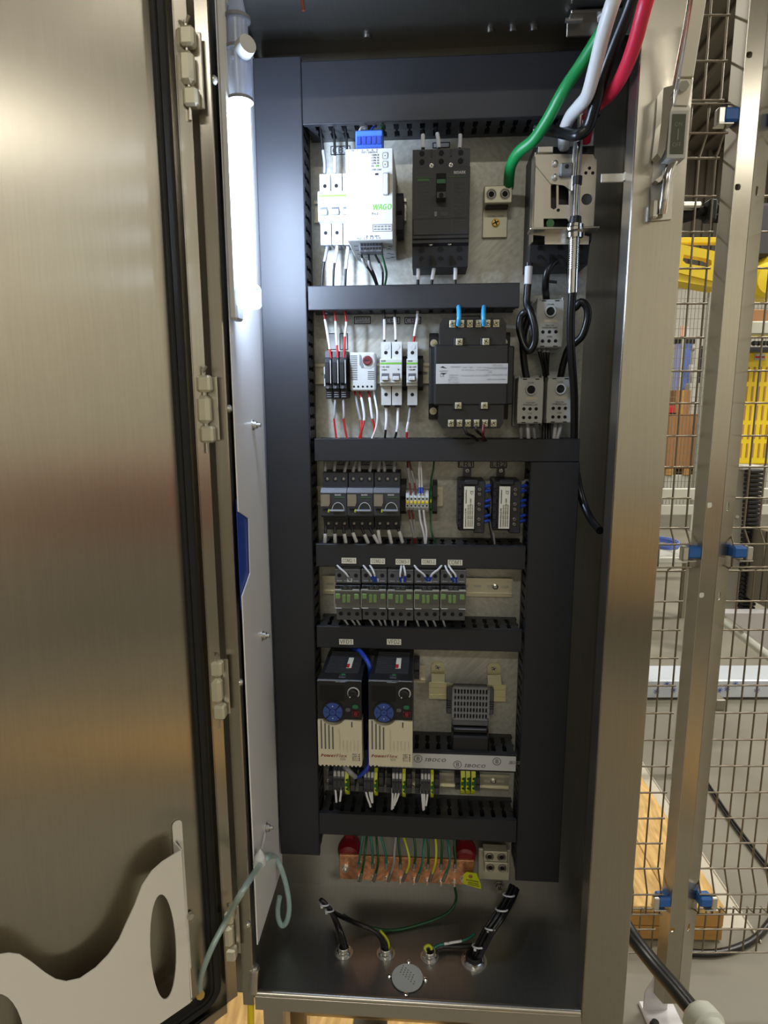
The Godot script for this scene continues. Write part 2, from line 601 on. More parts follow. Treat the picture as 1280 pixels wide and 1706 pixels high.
func enclosure() -> void:
	var e := thing("electrical_enclosure", "tall open stainless steel electrical cabinet with its door swung out to one side", "cabinet")
	const L := -0.305
	const R := 0.33
	const B := 0.545
	const T := 2.125
	const F := 0.235
	const K := -0.025
	part(e, "back_wall", MB.new().box(Vector3((L + R) / 2, (B + T) / 2, K - 0.0015), Vector3(R - L, T - B, 0.003)), "steel_inside")
	part(e, "side_wall", MB.new().box(Vector3(L + 0.0015, (B + T) / 2, (K + F) / 2), Vector3(0.003, T - B, F - K)), "steel_inside")
	part(e, "side_wall", MB.new().box(Vector3(R - 0.0035, (B + T) / 2, (K + F) / 2), Vector3(0.007, T - B, F - K)), "steel_inside")
	part(e, "top_wall", MB.new().box(Vector3((L + R) / 2, T + 0.0015, (K + F) / 2), Vector3(R - L, 0.003, F - K)), "steel_inside")
	part(e, "bottom_wall", floor_mesh(L, R, K, F, B), "steel_inside")
	# front flanges, the wide one on the handle side, each with a return lip
	part(e, "front_flange", MB.new().box(Vector3(0.2965, (B + T) / 2, F + 0.001), Vector3(0.067, T - B + 0.02, 0.003), 0.001), "steel")
	part(e, "flange_lip", MB.new().box(Vector3(0.2645, (B + T) / 2, F - 0.019), Vector3(0.003, T - B - 0.03, 0.038), 0.001), "steel_plain")
	part(e, "front_flange", MB.new().box(Vector3(-0.2955, (B + T) / 2, F + 0.001), Vector3(0.019, T - B + 0.02, 0.003), 0.001), "steel")
	part(e, "flange_lip", MB.new().box(Vector3(-0.2875, (B + T) / 2, F - 0.008), Vector3(0.003, T - B - 0.03, 0.016), 0.001), "steel_plain")
	part(e, "front_flange", MB.new().box(Vector3((L + R) / 2, T - 0.012, F + 0.001), Vector3(R - L, 0.045, 0.003), 0.001), "steel")
	part(e, "hinge_strip", MB.new().box(Vector3(-0.322, (B + T) / 2, F - 0.012), Vector3(0.036, T - B, 0.003), 0.001), "steel_inside")
	var roll := MB.new().cyl(Vector3(-0.285, B + 0.010, F - 0.004), Vector3(0.262, B + 0.010, F - 0.004), 0.0055, -1.0, 16)
	roll.box(Vector3(-0.0115, B - 0.006, F - 0.0005), Vector3(0.547, 0.028, 0.003), 0.001)
	part(e, "bottom_flange", roll, "steel_plain")
	for p in [Vector3(-0.0997, 2.1004, 0.02), Vector3(0.0952, 2.0975, 0.02), Vector3(0.1299, 2.097, 0.02), Vector3(0.1625, 2.0958, 0.02)]:
		part(e, "weld_stud", MB.new().cyl(Vector3(p.x, T, p.z), Vector3(p.x, T - 0.005, p.z), 0.007), "steel_inside")
	# the door stands open on its pin hinges
	var door := MeshInstance3D.new()
	door.name = "door"
	door.mesh = MB.new().box(Vector3(-0.3, 1.345, -0.001), Vector3(0.6, 1.55, 0.002)).done()
	door.material_override = mats["steel"]
	e.add_child(door)
	door.position = Vector3(-0.335, 0, 0.255)
	door.rotation_degrees.y = 47
	var lip := MB.new()
	lip.box(Vector3(0.001, 1.345, 0.009), Vector3(0.002, 1.55, 0.018))
	lip.box(Vector3(0.010, 1.345, 0.017), Vector3(0.020, 1.55, 0.002), 0.0008)
	lip.box(Vector3(-0.3, 0.569, 0.009), Vector3(0.6, 0.002, 0.018))
	lip.box(Vector3(-0.3, 0.561, 0.017), Vector3(0.6, 0.018, 0.002), 0.0008)
	lip.box(Vector3(-0.3, 2.121, 0.009), Vector3(0.6, 0.002, 0.018))
	lip.box(Vector3(-0.601, 1.345, 0.009), Vector3(0.002, 1.55, 0.018))
	part(door, "door_lip", lip, "steel")
	var gas := MB.new().plate(rrect(-0.3, 1.345, 0.592, 1.542, 0.03, 6), [rrect(-0.3, 1.345, 0.556, 1.506, 0.018, 6)], 0.0, 0.009)
	gas.plate(rrect(-0.3, 1.345, 0.582, 1.532, 0.026, 6), [rrect(-0.3, 1.345, 0.566, 1.516, 0.022, 6)], 0.009, 0.0115)
	part(door, "gasket", gas, "rubber", "black rubber door gasket")
	for k in 4:
		var c: Vector3 = [Vector3(-0.3091, 1.9738, 0.258), Vector3(-0.3105, 1.5422, 0.258), Vector3(-0.3147, 1.1217, 0.258), Vector3(-0.3174, 0.6935, 0.258)][k]
		var hn := MB.new()
		hn.box(Vector3(0.008, 0, -0.011), Vector3(0.016, 0.09, 0.003), 0.001)
		hn.box(Vector3(-0.012, 0, -0.010), Vector3(0.022, 0.046, 0.003), 0.001)
		var h := part(e, "hinge", hn, "steel_plain")
		h.position = c
		part(h, "knuckle", MB.new().box(Vector3(0.002, 0.0345, -0.001), Vector3(0.018, 0.023, 0.016), 0.003), "tin")
		part(h, "knuckle", MB.new().box(Vector3(-0.001, -0.001, -0.001), Vector3(0.0185, 0.039, 0.017), 0.005), "tin")
		part(h, "knuckle", MB.new().box(Vector3(0.003, -0.0355, -0.001), Vector3(0.018, 0.023, 0.016), 0.003), "tin")
		part(h, "pin", MB.new().tube([Vector3(0.006, 0.058, 0.002), Vector3(0.0005, 0.05, 0), Vector3(0, 0.045, 0), Vector3(0, -0.062, 0)], 0.0022, 6, 2), "steel_plain")
		part(h, "screw", MB.new().lathe(Vector3(-0.0155, 0, -0.009), Vector3(0, 0, 1), [Vector2(0.0052, 0), Vector2(0.0052, 0.002), Vector2(0.0035, 0.0045), Vector2(0.0018, 0.0048), Vector2(0.0012, 0.003), Vector2(0, 0.003)], 12), "zinc")
	# the mounting panel
	var pan := MB.new().box(Vector3(-0.005, 1.39, -0.0012), Vector3(0.545, 1.385, 0.0024), 0.0006)
	solo("backplate", "galvanised sheet steel backplate that carries all the devices in the cabinet", "panel", pan, "galvanised")
	# gear inside: white side sheet, lamp, pocket
	side_sheet()
	led_lamp()
	door_pocket()


func floor_mesh(l: float, r: float, k: float, f: float, b: float) -> MB:
	var m := MB.new()
	m.xf = Transform3D(Basis(Vector3.RIGHT, Vector3.FORWARD, Vector3.UP), Vector3(0, b, 0))
	# in this frame x is x, y is -z, z is up
	var holes := []
	for q in [Vector3(-0.1454, 0.545, 0.1317), Vector3(-0.0674, 0.545, 0.1293), Vector3(0.0136, 0.545, 0.1305)]:
		holes.append(circ(q.x, -q.z, 0.0125, 16))
	var w := Vector3(0.0945, 0.545, 0.1341)
	holes.append(circ(w.x, -w.z, 0.018, 16))
	m.plate([Vector2(l, -f + 0.004), Vector2(r, -f + 0.004), Vector2(r, -k), Vector2(l, -k)], holes, 0, 0.003)
	return m


func side_sheet() -> void:
	var x := -0.278
	# (z, y) outline with the notch where its blue film shows
	var pts := [Vector2(0.233, 0.652), Vector2(0.233, 1.262), Vector2(0.186, 1.285), Vector2(0.182, 1.372), Vector2(0.233, 1.392), Vector2(0.233, 2.085), Vector2(0.052, 2.085), Vector2(0.052, 0.652)]
	var t := thing("side_sheet", "white enamelled side sheet standing along the hinge side inside the cabinet", "panel")
	part(t, "sheet", MB.new().prof(pts, x, x + 0.002), "white_gloss")
	part(t, "film", MB.new().prof([Vector2(0.232, 1.24), Vector2(0.18, 1.27), Vector2(0.18, 1.39), Vector2(0.232, 1.41)], x - 0.002, x - 0.001), "blue_film", "blue protective film in the notch")
	for q in [Vector3(-0.276, 1.9578, 0.2584), Vector3(-0.276, 1.5421, 0.2587), Vector3(-0.276, 1.1374, 0.2642), Vector3(-0.276, 0.737, 0.2812)]:
		part(t, "screw", MB.new().lathe(q, Vector3.RIGHT, [Vector2(0.0055, 0), Vector2(0.0055, 0.002), Vector2(0.003, 0.0045), Vector2(0, 0.005)], 12), "zinc")
	for q in [Vector3(-0.276, 1.5155, 0.1404), Vector3(-0.276, 1.1603, 0.1325), Vector3(-0.276, 0.8153, 0.1576)]:
		var nut := MB.new().lathe(q, Vector3.RIGHT, [Vector2(0.009, 0), Vector2(0.009, 0.0015), Vector2(0.0065, 0.0016), Vector2(0.0065, 0.007), Vector2(0.0035, 0.0072), Vector2(0.0035, 0.013), Vector2(0, 0.0135)], 6)
		part(t, "mounting_nut", nut, "zinc")


func led_lamp() -> void:
	# a tube lamp clipped to the white side sheet
	var x := -0.251
	var z := Vector3(-0.247, 1.8455, 0.2348).z
	var top := Vector3(-0.247, 1.9368, 0.2013).y
	var low := Vector3(-0.247, 1.7082, 0.2346).y
	var t := thing("cabinet_lamp", "switched-on LED tube lamp with clear end caps on the white side sheet", "lamp", Vector3(x, 0, z))
	part(t, "backing", MB.new().box(Vector3(-0.0155, (top + low) / 2 + 0.05, 0), Vector3(0.012, top - low + 0.19, 0.03), 0.003), "white")
	part(t, "glowing_tube", MB.new().cyl(Vector3(0.002, low, 0), Vector3(0.002, top, 0), 0.0125, -1.0, 18), "led")
	var cap := [Vector2(0, 0), Vector2(0.016, 0), Vector2(0.0185, 0.003), Vector2(0.0185, 0.026), Vector2(0.015, 0.03), Vector2(0.012, 0.03)]
	part(t, "end_cap", MB.new().lathe(Vector3(0.002, low - 0.028, 0), Vector3.UP, cap, 20), "clear_plastic", "clear lower end cap")
	var head := [Vector2(0.0125, 0), Vector2(0.016, 0.004), Vector2(0.0155, 0.06), Vector2(0.0135, 0.064), Vector2(0.0135, 0.1), Vector2(0.011, 0.112), Vector2(0.008, 0.128), Vector2(0, 0.13)]
	part(t, "head", MB.new().lathe(Vector3(0.002, top, 0), Vector3.UP, head, 20), "head_plastic", "clear upper housing")
	for y in [0.004, 0.064, 0.1]:
		part(t, "collar", MB.new().lathe(Vector3(0.002, top + y, 0), Vector3.UP, [Vector2(0.013, 0), Vector2(0.0172, 0), Vector2(0.0172, 0.004), Vector2(0.013, 0.004)], 20), "grey")
	part(t, "switch_board", MB.new().box(Vector3(0, top + 0.05, 0), Vector3(0.004, 0.09, 0.018), 0.001), "grey_light")
	part(t, "switch_knob", MB.new().cyl(Vector3(0.012, top + 0.06, 0.012), Vector3(0.021, top + 0.062, 0.022), 0.0125, 0.0115, 20), "white", "round white switch knob")
	part(t, "hanger", MB.new().tube([Vector3(-0.012, top + 0.12, 0), Vector3(-0.006, top + 0.15, 0), Vector3(0.006, top + 0.155, 0.004), Vector3(0.012, top + 0.135, 0.006)], 0.005, 8), "grey_light")
	part(t, "clip", MB.new().box(Vector3(-0.016, low + 0.015, 0.008), Vector3(0.012, 0.03, 0.01), 0.002), "black")
	for k in 4:
		var o := OmniLight3D.new()
		o.name = "lamp_light"
		o.light_color = Color(0.80, 0.88, 1.0)
		o.light_energy = 0.055
		o.light_size = 0.012
		o.omni_range = 8.0
		o.omni_attenuation = 2.0
		o.shadow_enabled = true
		o.position = Vector3(0.002, lerpf(low, top, (k + 0.5) / 4.0), 0)
		t.add_child(o, true)


func door_pocket() -> void:
	var t := thing("document_pocket", "white plastic document pocket with oval openings on the inside of the open door", "pocket", Vector3(-0.335, 0, 0.255), "", Vector3(0, deg_to_rad(47), 0))
	var edge := [Vector2(-0.0634, 0.8974), Vector2(-0.0756, 0.8966), Vector2(-0.094, 0.8944), Vector2(-0.1104, 0.8881), Vector2(-0.1253, 0.8736), Vector2(-0.1383, 0.8485), Vector2(-0.1507, 0.8292), Vector2(-0.1626, 0.8098), Vector2(-0.1784, 0.7955), Vector2(-0.1955, 0.7873), Vector2(-0.2159, 0.7849), Vector2(-0.2326, 0.7924), Vector2(-0.2448, 0.805), Vector2(-0.2561, 0.8233), Vector2(-0.2699, 0.8493), Vector2(-0.2811, 0.8677), Vector2(-0.2922, 0.8775), Vector2(-0.3015, 0.8819)]
	edge.append_array([Vector2(-0.36, 0.87), Vector2(-0.41, 0.83), Vector2(-0.47, 0.86), Vector2(-0.52, 0.9), Vector2(-0.52, 0.633), Vector2(edge[0].x - 0.003, 0.633)])
	var oval := []
	var a: Vector2 = [Vector2(-0.1213, 0.769)][0]
	var b: Vector2 = [Vector2(-0.0827, 0.7426)][0]
	var lo: Vector2 = [Vector2(-0.1083, 0.6664)][0]
	var hi: Vector2 = [Vector2(-0.0973, 0.8449)][0]
	for k in 32:
		oval.append(Vector2((a.x + b.x) / 2 + (b.x - a.x) / 2 * cos(TAU * k / 32), (lo.y + hi.y) / 2 + (hi.y - lo.y) / 2 * sin(TAU * k / 32)))
	var oval2 := []
	for k in 32:
		oval2.append(Vector2(-0.316 + 0.030 * cos(TAU * k / 32), 0.744 + 0.09 * sin(TAU * k / 32)))
	part(t, "front_sheet", MB.new().plate(edge, [oval, oval2], 0.028, 0.030), "pocket")
	var fx: float = edge[0].x
	var side := MB.new()
	side.quad(Vector3(fx, edge[0].y, 0.03), Vector3(fx + 0.004, edge[0].y, 0.002), Vector3(fx + 0.004, 0.64, 0.002), Vector3(fx, 0.64, 0.03), Vector3(1, 0, 0))
	side.box(Vector3(fx - 0.001, (edge[0].y + 0.64) / 2, 0.016), Vector3(0.002, edge[0].y - 0.64, 0.028))
	part(t, "side_gusset", side, "pocket")
	part(t, "mounting_flange", MB.new().plate(rrect(fx + 0.006, (edge[0].y + 0.03 + 0.66) / 2, 0.015, edge[0].y + 0.03 - 0.66, 0.007), [], 0.001, 0.003), "pocket")
	part(t, "bottom_fold", MB.new().box(Vector3(fx - 0.24, 0.634, 0.015), Vector3(0.48, 0.002, 0.028)), "pocket")
	part(t, "screw", MB.new().cyl(Vector3(-0.0474, 0.7578, 0.003), Vector3(-0.0474, 0.7578, 0.003) + Vector3(0, 0, 0.005), 0.006, 0.005, 12), "zinc")


# ---- gear on the mounting panel; every device stands at its place on the panel with z = 0 at its back ----

func duct(label: String, c: Vector3, s: Vector2) -> Node3D:
	var flat := s.x > s.y
	var ln := maxf(s.x, s.y)
	var w := minf(s.x, s.y)
	var d := c.z
	var t := thing("wire_duct", label, "wire duct", Vector3(c.x, c.y, 0), "", Vector3.ZERO if flat else Vector3(0, 0, PI / 2))
	var cov := MB.new().box(Vector3(0, 0, d - 0.001), Vector3(ln, w, 0.002), 0.0008)
	for g in [-1.0, 1.0]:
		cov.box(Vector3(0, g * (w / 2 - 0.0009), d - 0.005), Vector3(ln, 0.0018, 0.01), 0.0006)
	part(t, "cover", cov, "duct")
	part(t, "base", MB.new().box(Vector3(0, 0, 0.001), Vector3(ln - 0.002, w - 0.004, 0.002)), "duct_inside")
	for g in [-1.0, 1.0]:
		var m := MB.new()
		var y: float = g * (w / 2 - 0.003)
		m.box(Vector3(0, y, 0.007), Vector3(ln - 0.002, 0.0022, 0.012))
		var k := int(ln / 0.02)
		for i in k:
			var x := (i - (k - 1) / 2.0) * ln / k
			m.box(Vector3(x, y, (d + 0.011) / 2), Vector3(0.0125, 0.0018, d - 0.013))
			m.box(Vector3(x, y, d * 0.52), Vector3(0.0165, 0.0021, 0.007))
			m.box(Vector3(x, y, d - 0.008), Vector3(0.016, 0.0023, 0.01))
		part(t, "slotted_wall", m, "duct")
	return t


func rail(label: String, c: Vector3, s: Vector2) -> void:
	var t := thing("mounting_rail", label, "rail", Vector3(c.x, c.y, 0))
	var holes := []
	var k := int(s.x / 0.025)
	for i in k:
		holes.append(rrect((i - (k - 1) / 2.0) * 0.025, 0, 0.015, 0.0052, 0.0025, 3))
	var h := 0.0175
	var m := MB.new().plate([Vector2(-s.x / 2, -0.0125), Vector2(s.x / 2, -0.0125), Vector2(s.x / 2, 0.0125), Vector2(-s.x / 2, 0.0125)], holes, 0.0002, 0.0012)
	for g in [-1.0, 1.0]:
		m.box(Vector3(0, g * 0.013, 0.004), Vector3(s.x, 0.001, 0.0074))
		m.box(Vector3(0, g * (h - 0.0025), 0.007), Vector3(s.x, 0.005, 0.001))
	part(t, "channel", m, "rail")
	part(t, "screw", MB.new().lathe(Vector3((s.x / 2 - 0.03) if k > 6 else 0.0, 0, 0.0012), Vector3(0, 0, 1), [Vector2(0.0055, 0), Vector2(0.0055, 0.0014), Vector2(0.0025, 0.0028), Vector2(0.0015, 0.0014), Vector2(0, 0.0014)], 14), "zinc")


func dots(t: Node3D, pts: Array, r: float, z: float, m := "void", called := "terminal_opening") -> void:
	for p in pts:
		part(t, called, MB.new().lathe(Vector3(p.x, p.y, z), Vector3(0, 0, 1), [Vector2(r * 1.12, 0), Vector2(r * 1.12, 0.0005), Vector2(r * 0.9, 0.0005), Vector2(r * 0.82, -0.0002), Vector2(0, -0.0002)] if m != "void" else [Vector2(r, 0.0003), Vector2(0, 0.0003)], 12), m)


# A pan-head screw with a dark cross slot.
func screw(t: Node3D, r: float, m := "zinc", where := Vector3.ZERO, turn := 0.4) -> MeshInstance3D:
	if not screw_shapes.has(r):
		var cross := MB.new()
		cross.box(Vector3(0, 0, r * 0.62), Vector3(r * 1.45, r * 0.3, r * 0.12))
		cross.box(Vector3(0, 0, r * 0.62), Vector3(r * 0.3, r * 1.45, r * 0.12))
		screw_shapes[r] = [MB.new().lathe(Vector3.ZERO, Vector3(0, 0, 1), [Vector2(r, 0), Vector2(r, r * 0.35), Vector2(r * 0.85, r * 0.6), Vector2(0, r * 0.62)], 12).done(), cross.done()]
	var o := part(t, "screw", screw_shapes[r][0], m)
	o.position = where
	o.rotation.z = turn
	part(o, "slot", screw_shapes[r][1], "ink")
	return o


func screws(t: Node3D, pts: Array, r: float, m := "zinc") -> void:
	for p in pts:
		screw(t, r, m, p, 0.4 + 170.0 * p.x)


# A row of miniature circuit breaker poles with one front.
func breaker(label: String, c: Vector3, s: Vector2, poles: int, red_text: bool) -> Node3D:
	var t := thing("circuit_breaker", label, "circuit breaker", Vector3(c.x, c.y, 0))
	var w := s.x / poles
	var h := s.y / 2
	var z := c.z
	for i in poles:
		var x := (i + 0.5) * w - s.x / 2
		var m := MB.new()
		m.prof([Vector2(0.006, -h * 0.93), Vector2(z - 0.014, -h), Vector2(z - 0.013, -h * 0.42), Vector2(z - 0.013, h * 0.42), Vector2(z - 0.014, h), Vector2(0.006, h * 0.93)], x - w / 2 + 0.0012, x + w / 2 - 0.0005)
		part(t, "pole_body", m, "white")
		dots(t, [Vector2(x + 0.0002, h * 0.66), Vector2(x + 0.0002, -h * 0.66)], 0.0031, z - 0.0135)
		part(t, "screw_port", MB.new().lathe(Vector3(x + 0.001, h * 0.84, z - 0.0139), Vector3(0, 0, 1), [Vector2(0.0045, 0), Vector2(0.0042, 0.0008), Vector2(0, 0.0008)], 14), "white")
		part(t, "toggle_well", MB.new().box(Vector3(x, -h * 0.12, z - 0.0005), Vector3(w * 0.68, h * 0.24, 0.002)), "grey_mid")
		part(t, "toggle", MB.new().box(Vector3(x, -h * 0.16, z + 0.003), Vector3(w * 0.6, h * 0.13, 0.008), 0.001), "white")
	var f := MB.new()
	f.prof([Vector2(z - 0.016, -h * 0.4), Vector2(z - 0.002, -h * 0.38), Vector2(z, -h * 0.3), Vector2(z, h * 0.42), Vector2(z - 0.003, h * 0.46), Vector2(z - 0.016, h * 0.46)], -s.x / 2, s.x / 2)
	part(t, "front_cover", f, "white")
	part(t, "stripe", MB.new().box(Vector3(0, h * 0.31, z + 0.0001), Vector3(s.x * 0.98, h * 0.055, 0.0004)), "print_green")
	part(t, "tie_bar", MB.new().box(Vector3(0, -h * 0.27, z + 0.001), Vector3(s.x * 0.96, h * 0.07, 0.003), 0.001), "grey_light")
	txt(t, "NOARK", Vector3(-s.x / 2 + w * 0.32, h * 0.385, z + 0.0003), 0.0018, "ink", w * 0.4)
	txt(t, "C 10A  230V", Vector3(-s.x / 2 + w * 0.46, h * 0.2, z + 0.0003), 0.0017, "ink", w * 0.78)
	txt(t, "10kA", Vector3(-s.x / 2 + w * 0.4, h * 0.11, z + 0.0003), 0.0015, "ink", w * 0.5)
	part(t, "indicator", MB.new().box(Vector3(s.x / 2 - w * 0.3, h * 0.12, z + 0.0002), Vector3(0.0026, 0.0016, 0.0006)), "maroon" if red_text else "ink")
	for i in poles:
		part(t, "clamp", MB.new().box(Vector3((i + 0.5) * w - s.x / 2 + 0.001, -h * 1.03, z - 0.028), Vector3(w * 0.55, h * 0.08, 0.016), 0.001), "charcoal")
	return t


func power_supply(c: Vector3, s: Vector2) -> void:
	var t := thing("power_supply", "large white power supply with a blue plug on top in the upper device row", "power supply", Vector3(c.x, c.y, 0))
	var z := c.z
	var h := s.y / 2
	part(t, "housing", MB.new().box(Vector3(0, 0, z / 2 + 0.002), Vector3(s.x, s.y, z - 0.008), 0.0015), "grey_light")
	part(t, "front_plate", MB.new().box(Vector3(0, 0, z - 0.001), Vector3(s.x, s.y, 0.003), 0.001), "white")
	var un := MB.new()
	for i in 26:
		un.box(Vector3(rng.randf_range(-0.4, 0.45) * s.x, -h - 0.0003, rng.randf_range(0.02, z - 0.02)), Vector3(0.006, 0.0006, 0.003))
	part(t, "vent_grid", un, "grey_mid")
	var plug := MB.new().box(Vector3(-0.001, h + 0.011, z - 0.026), Vector3(s.x * 0.58, 0.036, 0.03), 0.0015)
	part(t, "plug", plug, "wago_blue", "blue plug connector")
	for i in 5:
		var x := -0.001 + (i - 2) * s.x * 0.108
		part(t, "plug_lever", MB.new().box(Vector3(x, h + 0.0145, z - 0.0105), Vector3(s.x * 0.09, 0.011, 0.002), 0.0005), "blue")
		part(t, "plug_port", MB.new().box(Vector3(x, h + 0.001, z - 0.0107), Vector3(0.003, 0.0045, 0.001)), "void")
	part(t, "socket_row", MB.new().box(Vector3(0.0, -h - 0.006, z - 0.026), Vector3(s.x * 0.5, 0.014, 0.024), 0.001), "grey_mid")
	for i in 7:
		for j in 2:
			part(t, "socket_port", MB.new().box(Vector3((i - 3) * s.x * 0.066, -h - 0.003 - j * 0.0055, z - 0.0138), Vector3(0.003, 0.0035, 0.001)), "void")
	txt(t, "L1   L2   L3", Vector3(-0.004, -h - 0.0115, z - 0.0135), 0.002, "ink", s.x * 0.34)
	part(t, "slide", MB.new().box(Vector3(s.x * 0.36, h * 0.22, z + 0.002), Vector3(0.0075, h * 0.46, 0.005), 0.0018), "white")
	part(t, "slide_recess", MB.new().plate(rrect(s.x * 0.36, h * 0.22, 0.0095, h * 0.5, 0.002), [], z, z + 0.0006), "grey")
	for j in 2:
		part(t, "button", MB.new().plate(rrect(s.x * 0.335, h * (0.83 - 0.185 * j), 0.0078, 0.0088, 0.002), [rrect(s.x * 0.335, h * (0.83 - 0.185 * j), 0.0066, 0.0076, 0.0016)], z, z + 0.001), "grey")
		part(t, "button_face", MB.new().plate(rrect(s.x * 0.335, h * (0.83 - 0.185 * j), 0.0064, 0.0074, 0.0016), [], z, z + 0.0008), "white")
		part(t, "button_mark", MB.new().cyl(Vector3(s.x * 0.335, h * (0.83 - 0.185 * j), z + 0.0008), Vector3(s.x * 0.335, h * (0.83 - 0.185 * j), z + 0.001), 0.0008, -1.0, 8), "ink")
	txt(t, "OUT = 24V/20 A", Vector3(0.0, h * 0.91, z + 0.0006), 0.0022, "ink", s.x * 0.34)
	txt(t, "0V   1-   2-   3-   4-   5", Vector3(-s.x * 0.1, h * 0.957, z + 0.0006), 0.0018, "ink", s.x * 0.56)
	var li := 0
	for q in ["+100% IN", "+75%  IN", "+50%  IN", "+25%  IN", "DC  OK"]:
		txt(t, q, Vector3(s.x * 0.125, h * (0.85 - li * 0.058), z + 0.0006), 0.0019, "ink", s.x * 0.16)
		li += 1
	part(t, "status_light", MB.new().box(Vector3(s.x * 0.16, h * 0.618, z + 0.0006), Vector3(0.0035, 0.0018, 0.0004)), "print_green")
	txt(t, "2787-2347", Vector3(s.x * 0.155, h * 0.535, z + 0.0006), 0.0023, "ink", s.x * 0.21)
	part(t, "indicator", MB.new().box(Vector3(s.x * 0.155, h * 0.44, z + 0.0006), Vector3(0.0046, 0.0025, 0.0006)), "device_black")
	txt(t, "WAGO", Vector3(s.x * 0.27, -h * 0.275, z + 0.0006), 0.0078, "print_green", s.x * 0.4, "Droid Sans Bold", 0.0, 0.15)
	txt(t, "Pro 2", Vector3(s.x * 0.115, -h * 0.42, z + 0.0006), 0.003, "ink", s.x * 0.13)
	var fr := MB.new()
	fr.plate(rrect(s.x * 0.27, -h * 0.735, s.x * 0.42, h * 0.165, 0.0006, 1), [rrect(s.x * 0.27, -h * 0.735, s.x * 0.40, h * 0.135, 0.0004, 1)], z, z + 0.0007)
	part(t, "table_frame", fr, "ink_grey")
	for j in 2:
		txt(t, "88 88 88 88 88", Vector3(s.x * 0.27, -h * (0.705 + 0.06 * j), z + 0.0006), 0.0022, "ink", s.x * 0.36)
	txt(t, "IN ~ 400...500 V", Vector3(0.004, -h * 0.915, z + 0.0006), 0.002, "ink", s.x * 0.28)
	txt(t, "N2  L1  L2  L3", Vector3(-0.002, -h * 0.958, z + 0.0006), 0.0016, "ink", s.x * 0.5)


func moulded_breaker(label: String, c: Vector3, s: Vector2) -> Node3D:
	var t := thing("case_breaker", label, "circuit breaker", Vector3(c.x, c.y, 0))
	var z := c.z
	var h := s.y / 2
	var w := s.x
	var m := MB.new()
	m.prof([Vector2(0.001, -h), Vector2(z - 0.022, -h), Vector2(z - 0.012, -h * 0.66), Vector2(z - 0.004, -h * 0.62), Vector2(z - 0.004, h * 0.66), Vector2(z - 0.014, h * 0.7), Vector2(z - 0.014, h), Vector2(0.001, h)], -w / 2, w / 2)
	part(t, "case", m, "charcoal_dark")
	part(t, "front_cover", MB.new().prof([Vector2(z - 0.006, -h * 0.57), Vector2(z, -h * 0.55), Vector2(z, h * 0.63), Vector2(z - 0.006, h * 0.655)], -w / 2 + 0.001, w / 2 - 0.001), "charcoal_dark")
	part(t, "lower_cover", MB.new().box(Vector3(0, -h * 0.36, z + 0.0008), Vector3(w * 0.97, h * 0.28, 0.002), 0.0008), "charcoal_dark")
	for i in 3:
		var x := (i - 1) * w * 0.335
		dots(t, [Vector2(x, h * 0.93), Vector2(x, h * 0.79)], 0.0042, z - 0.0138)
		dots(t, [Vector2(x, -h * 0.71)], 0.0044, z - 0.0125)
		dots(t, [Vector2(x, -h * 0.86)], 0.0034, z - 0.0165)
	for g in [-1.0, 1.0]:
		part(t, "barrier", MB.new().box(Vector3(g * w * 0.17, -h * 0.9, z - 0.017), Vector3(0.0012, h * 0.16, 0.006)), "void")
		part(t, "barrier", MB.new().box(Vector3(g * w * 0.17, h * 0.93, z - 0.0135), Vector3(0.0014, h * 0.12, 0.003)), "black")
	screws(t, [Vector3(-w * 0.17, h * 0.69, z - 0.006), Vector3(w * 0.165, h * 0.69, z - 0.006), Vector3(-w * 0.17, -h * 0.62, z - 0.009), Vector3(w * 0.165, -h * 0.62, z - 0.009)], 0.0036)
	return t


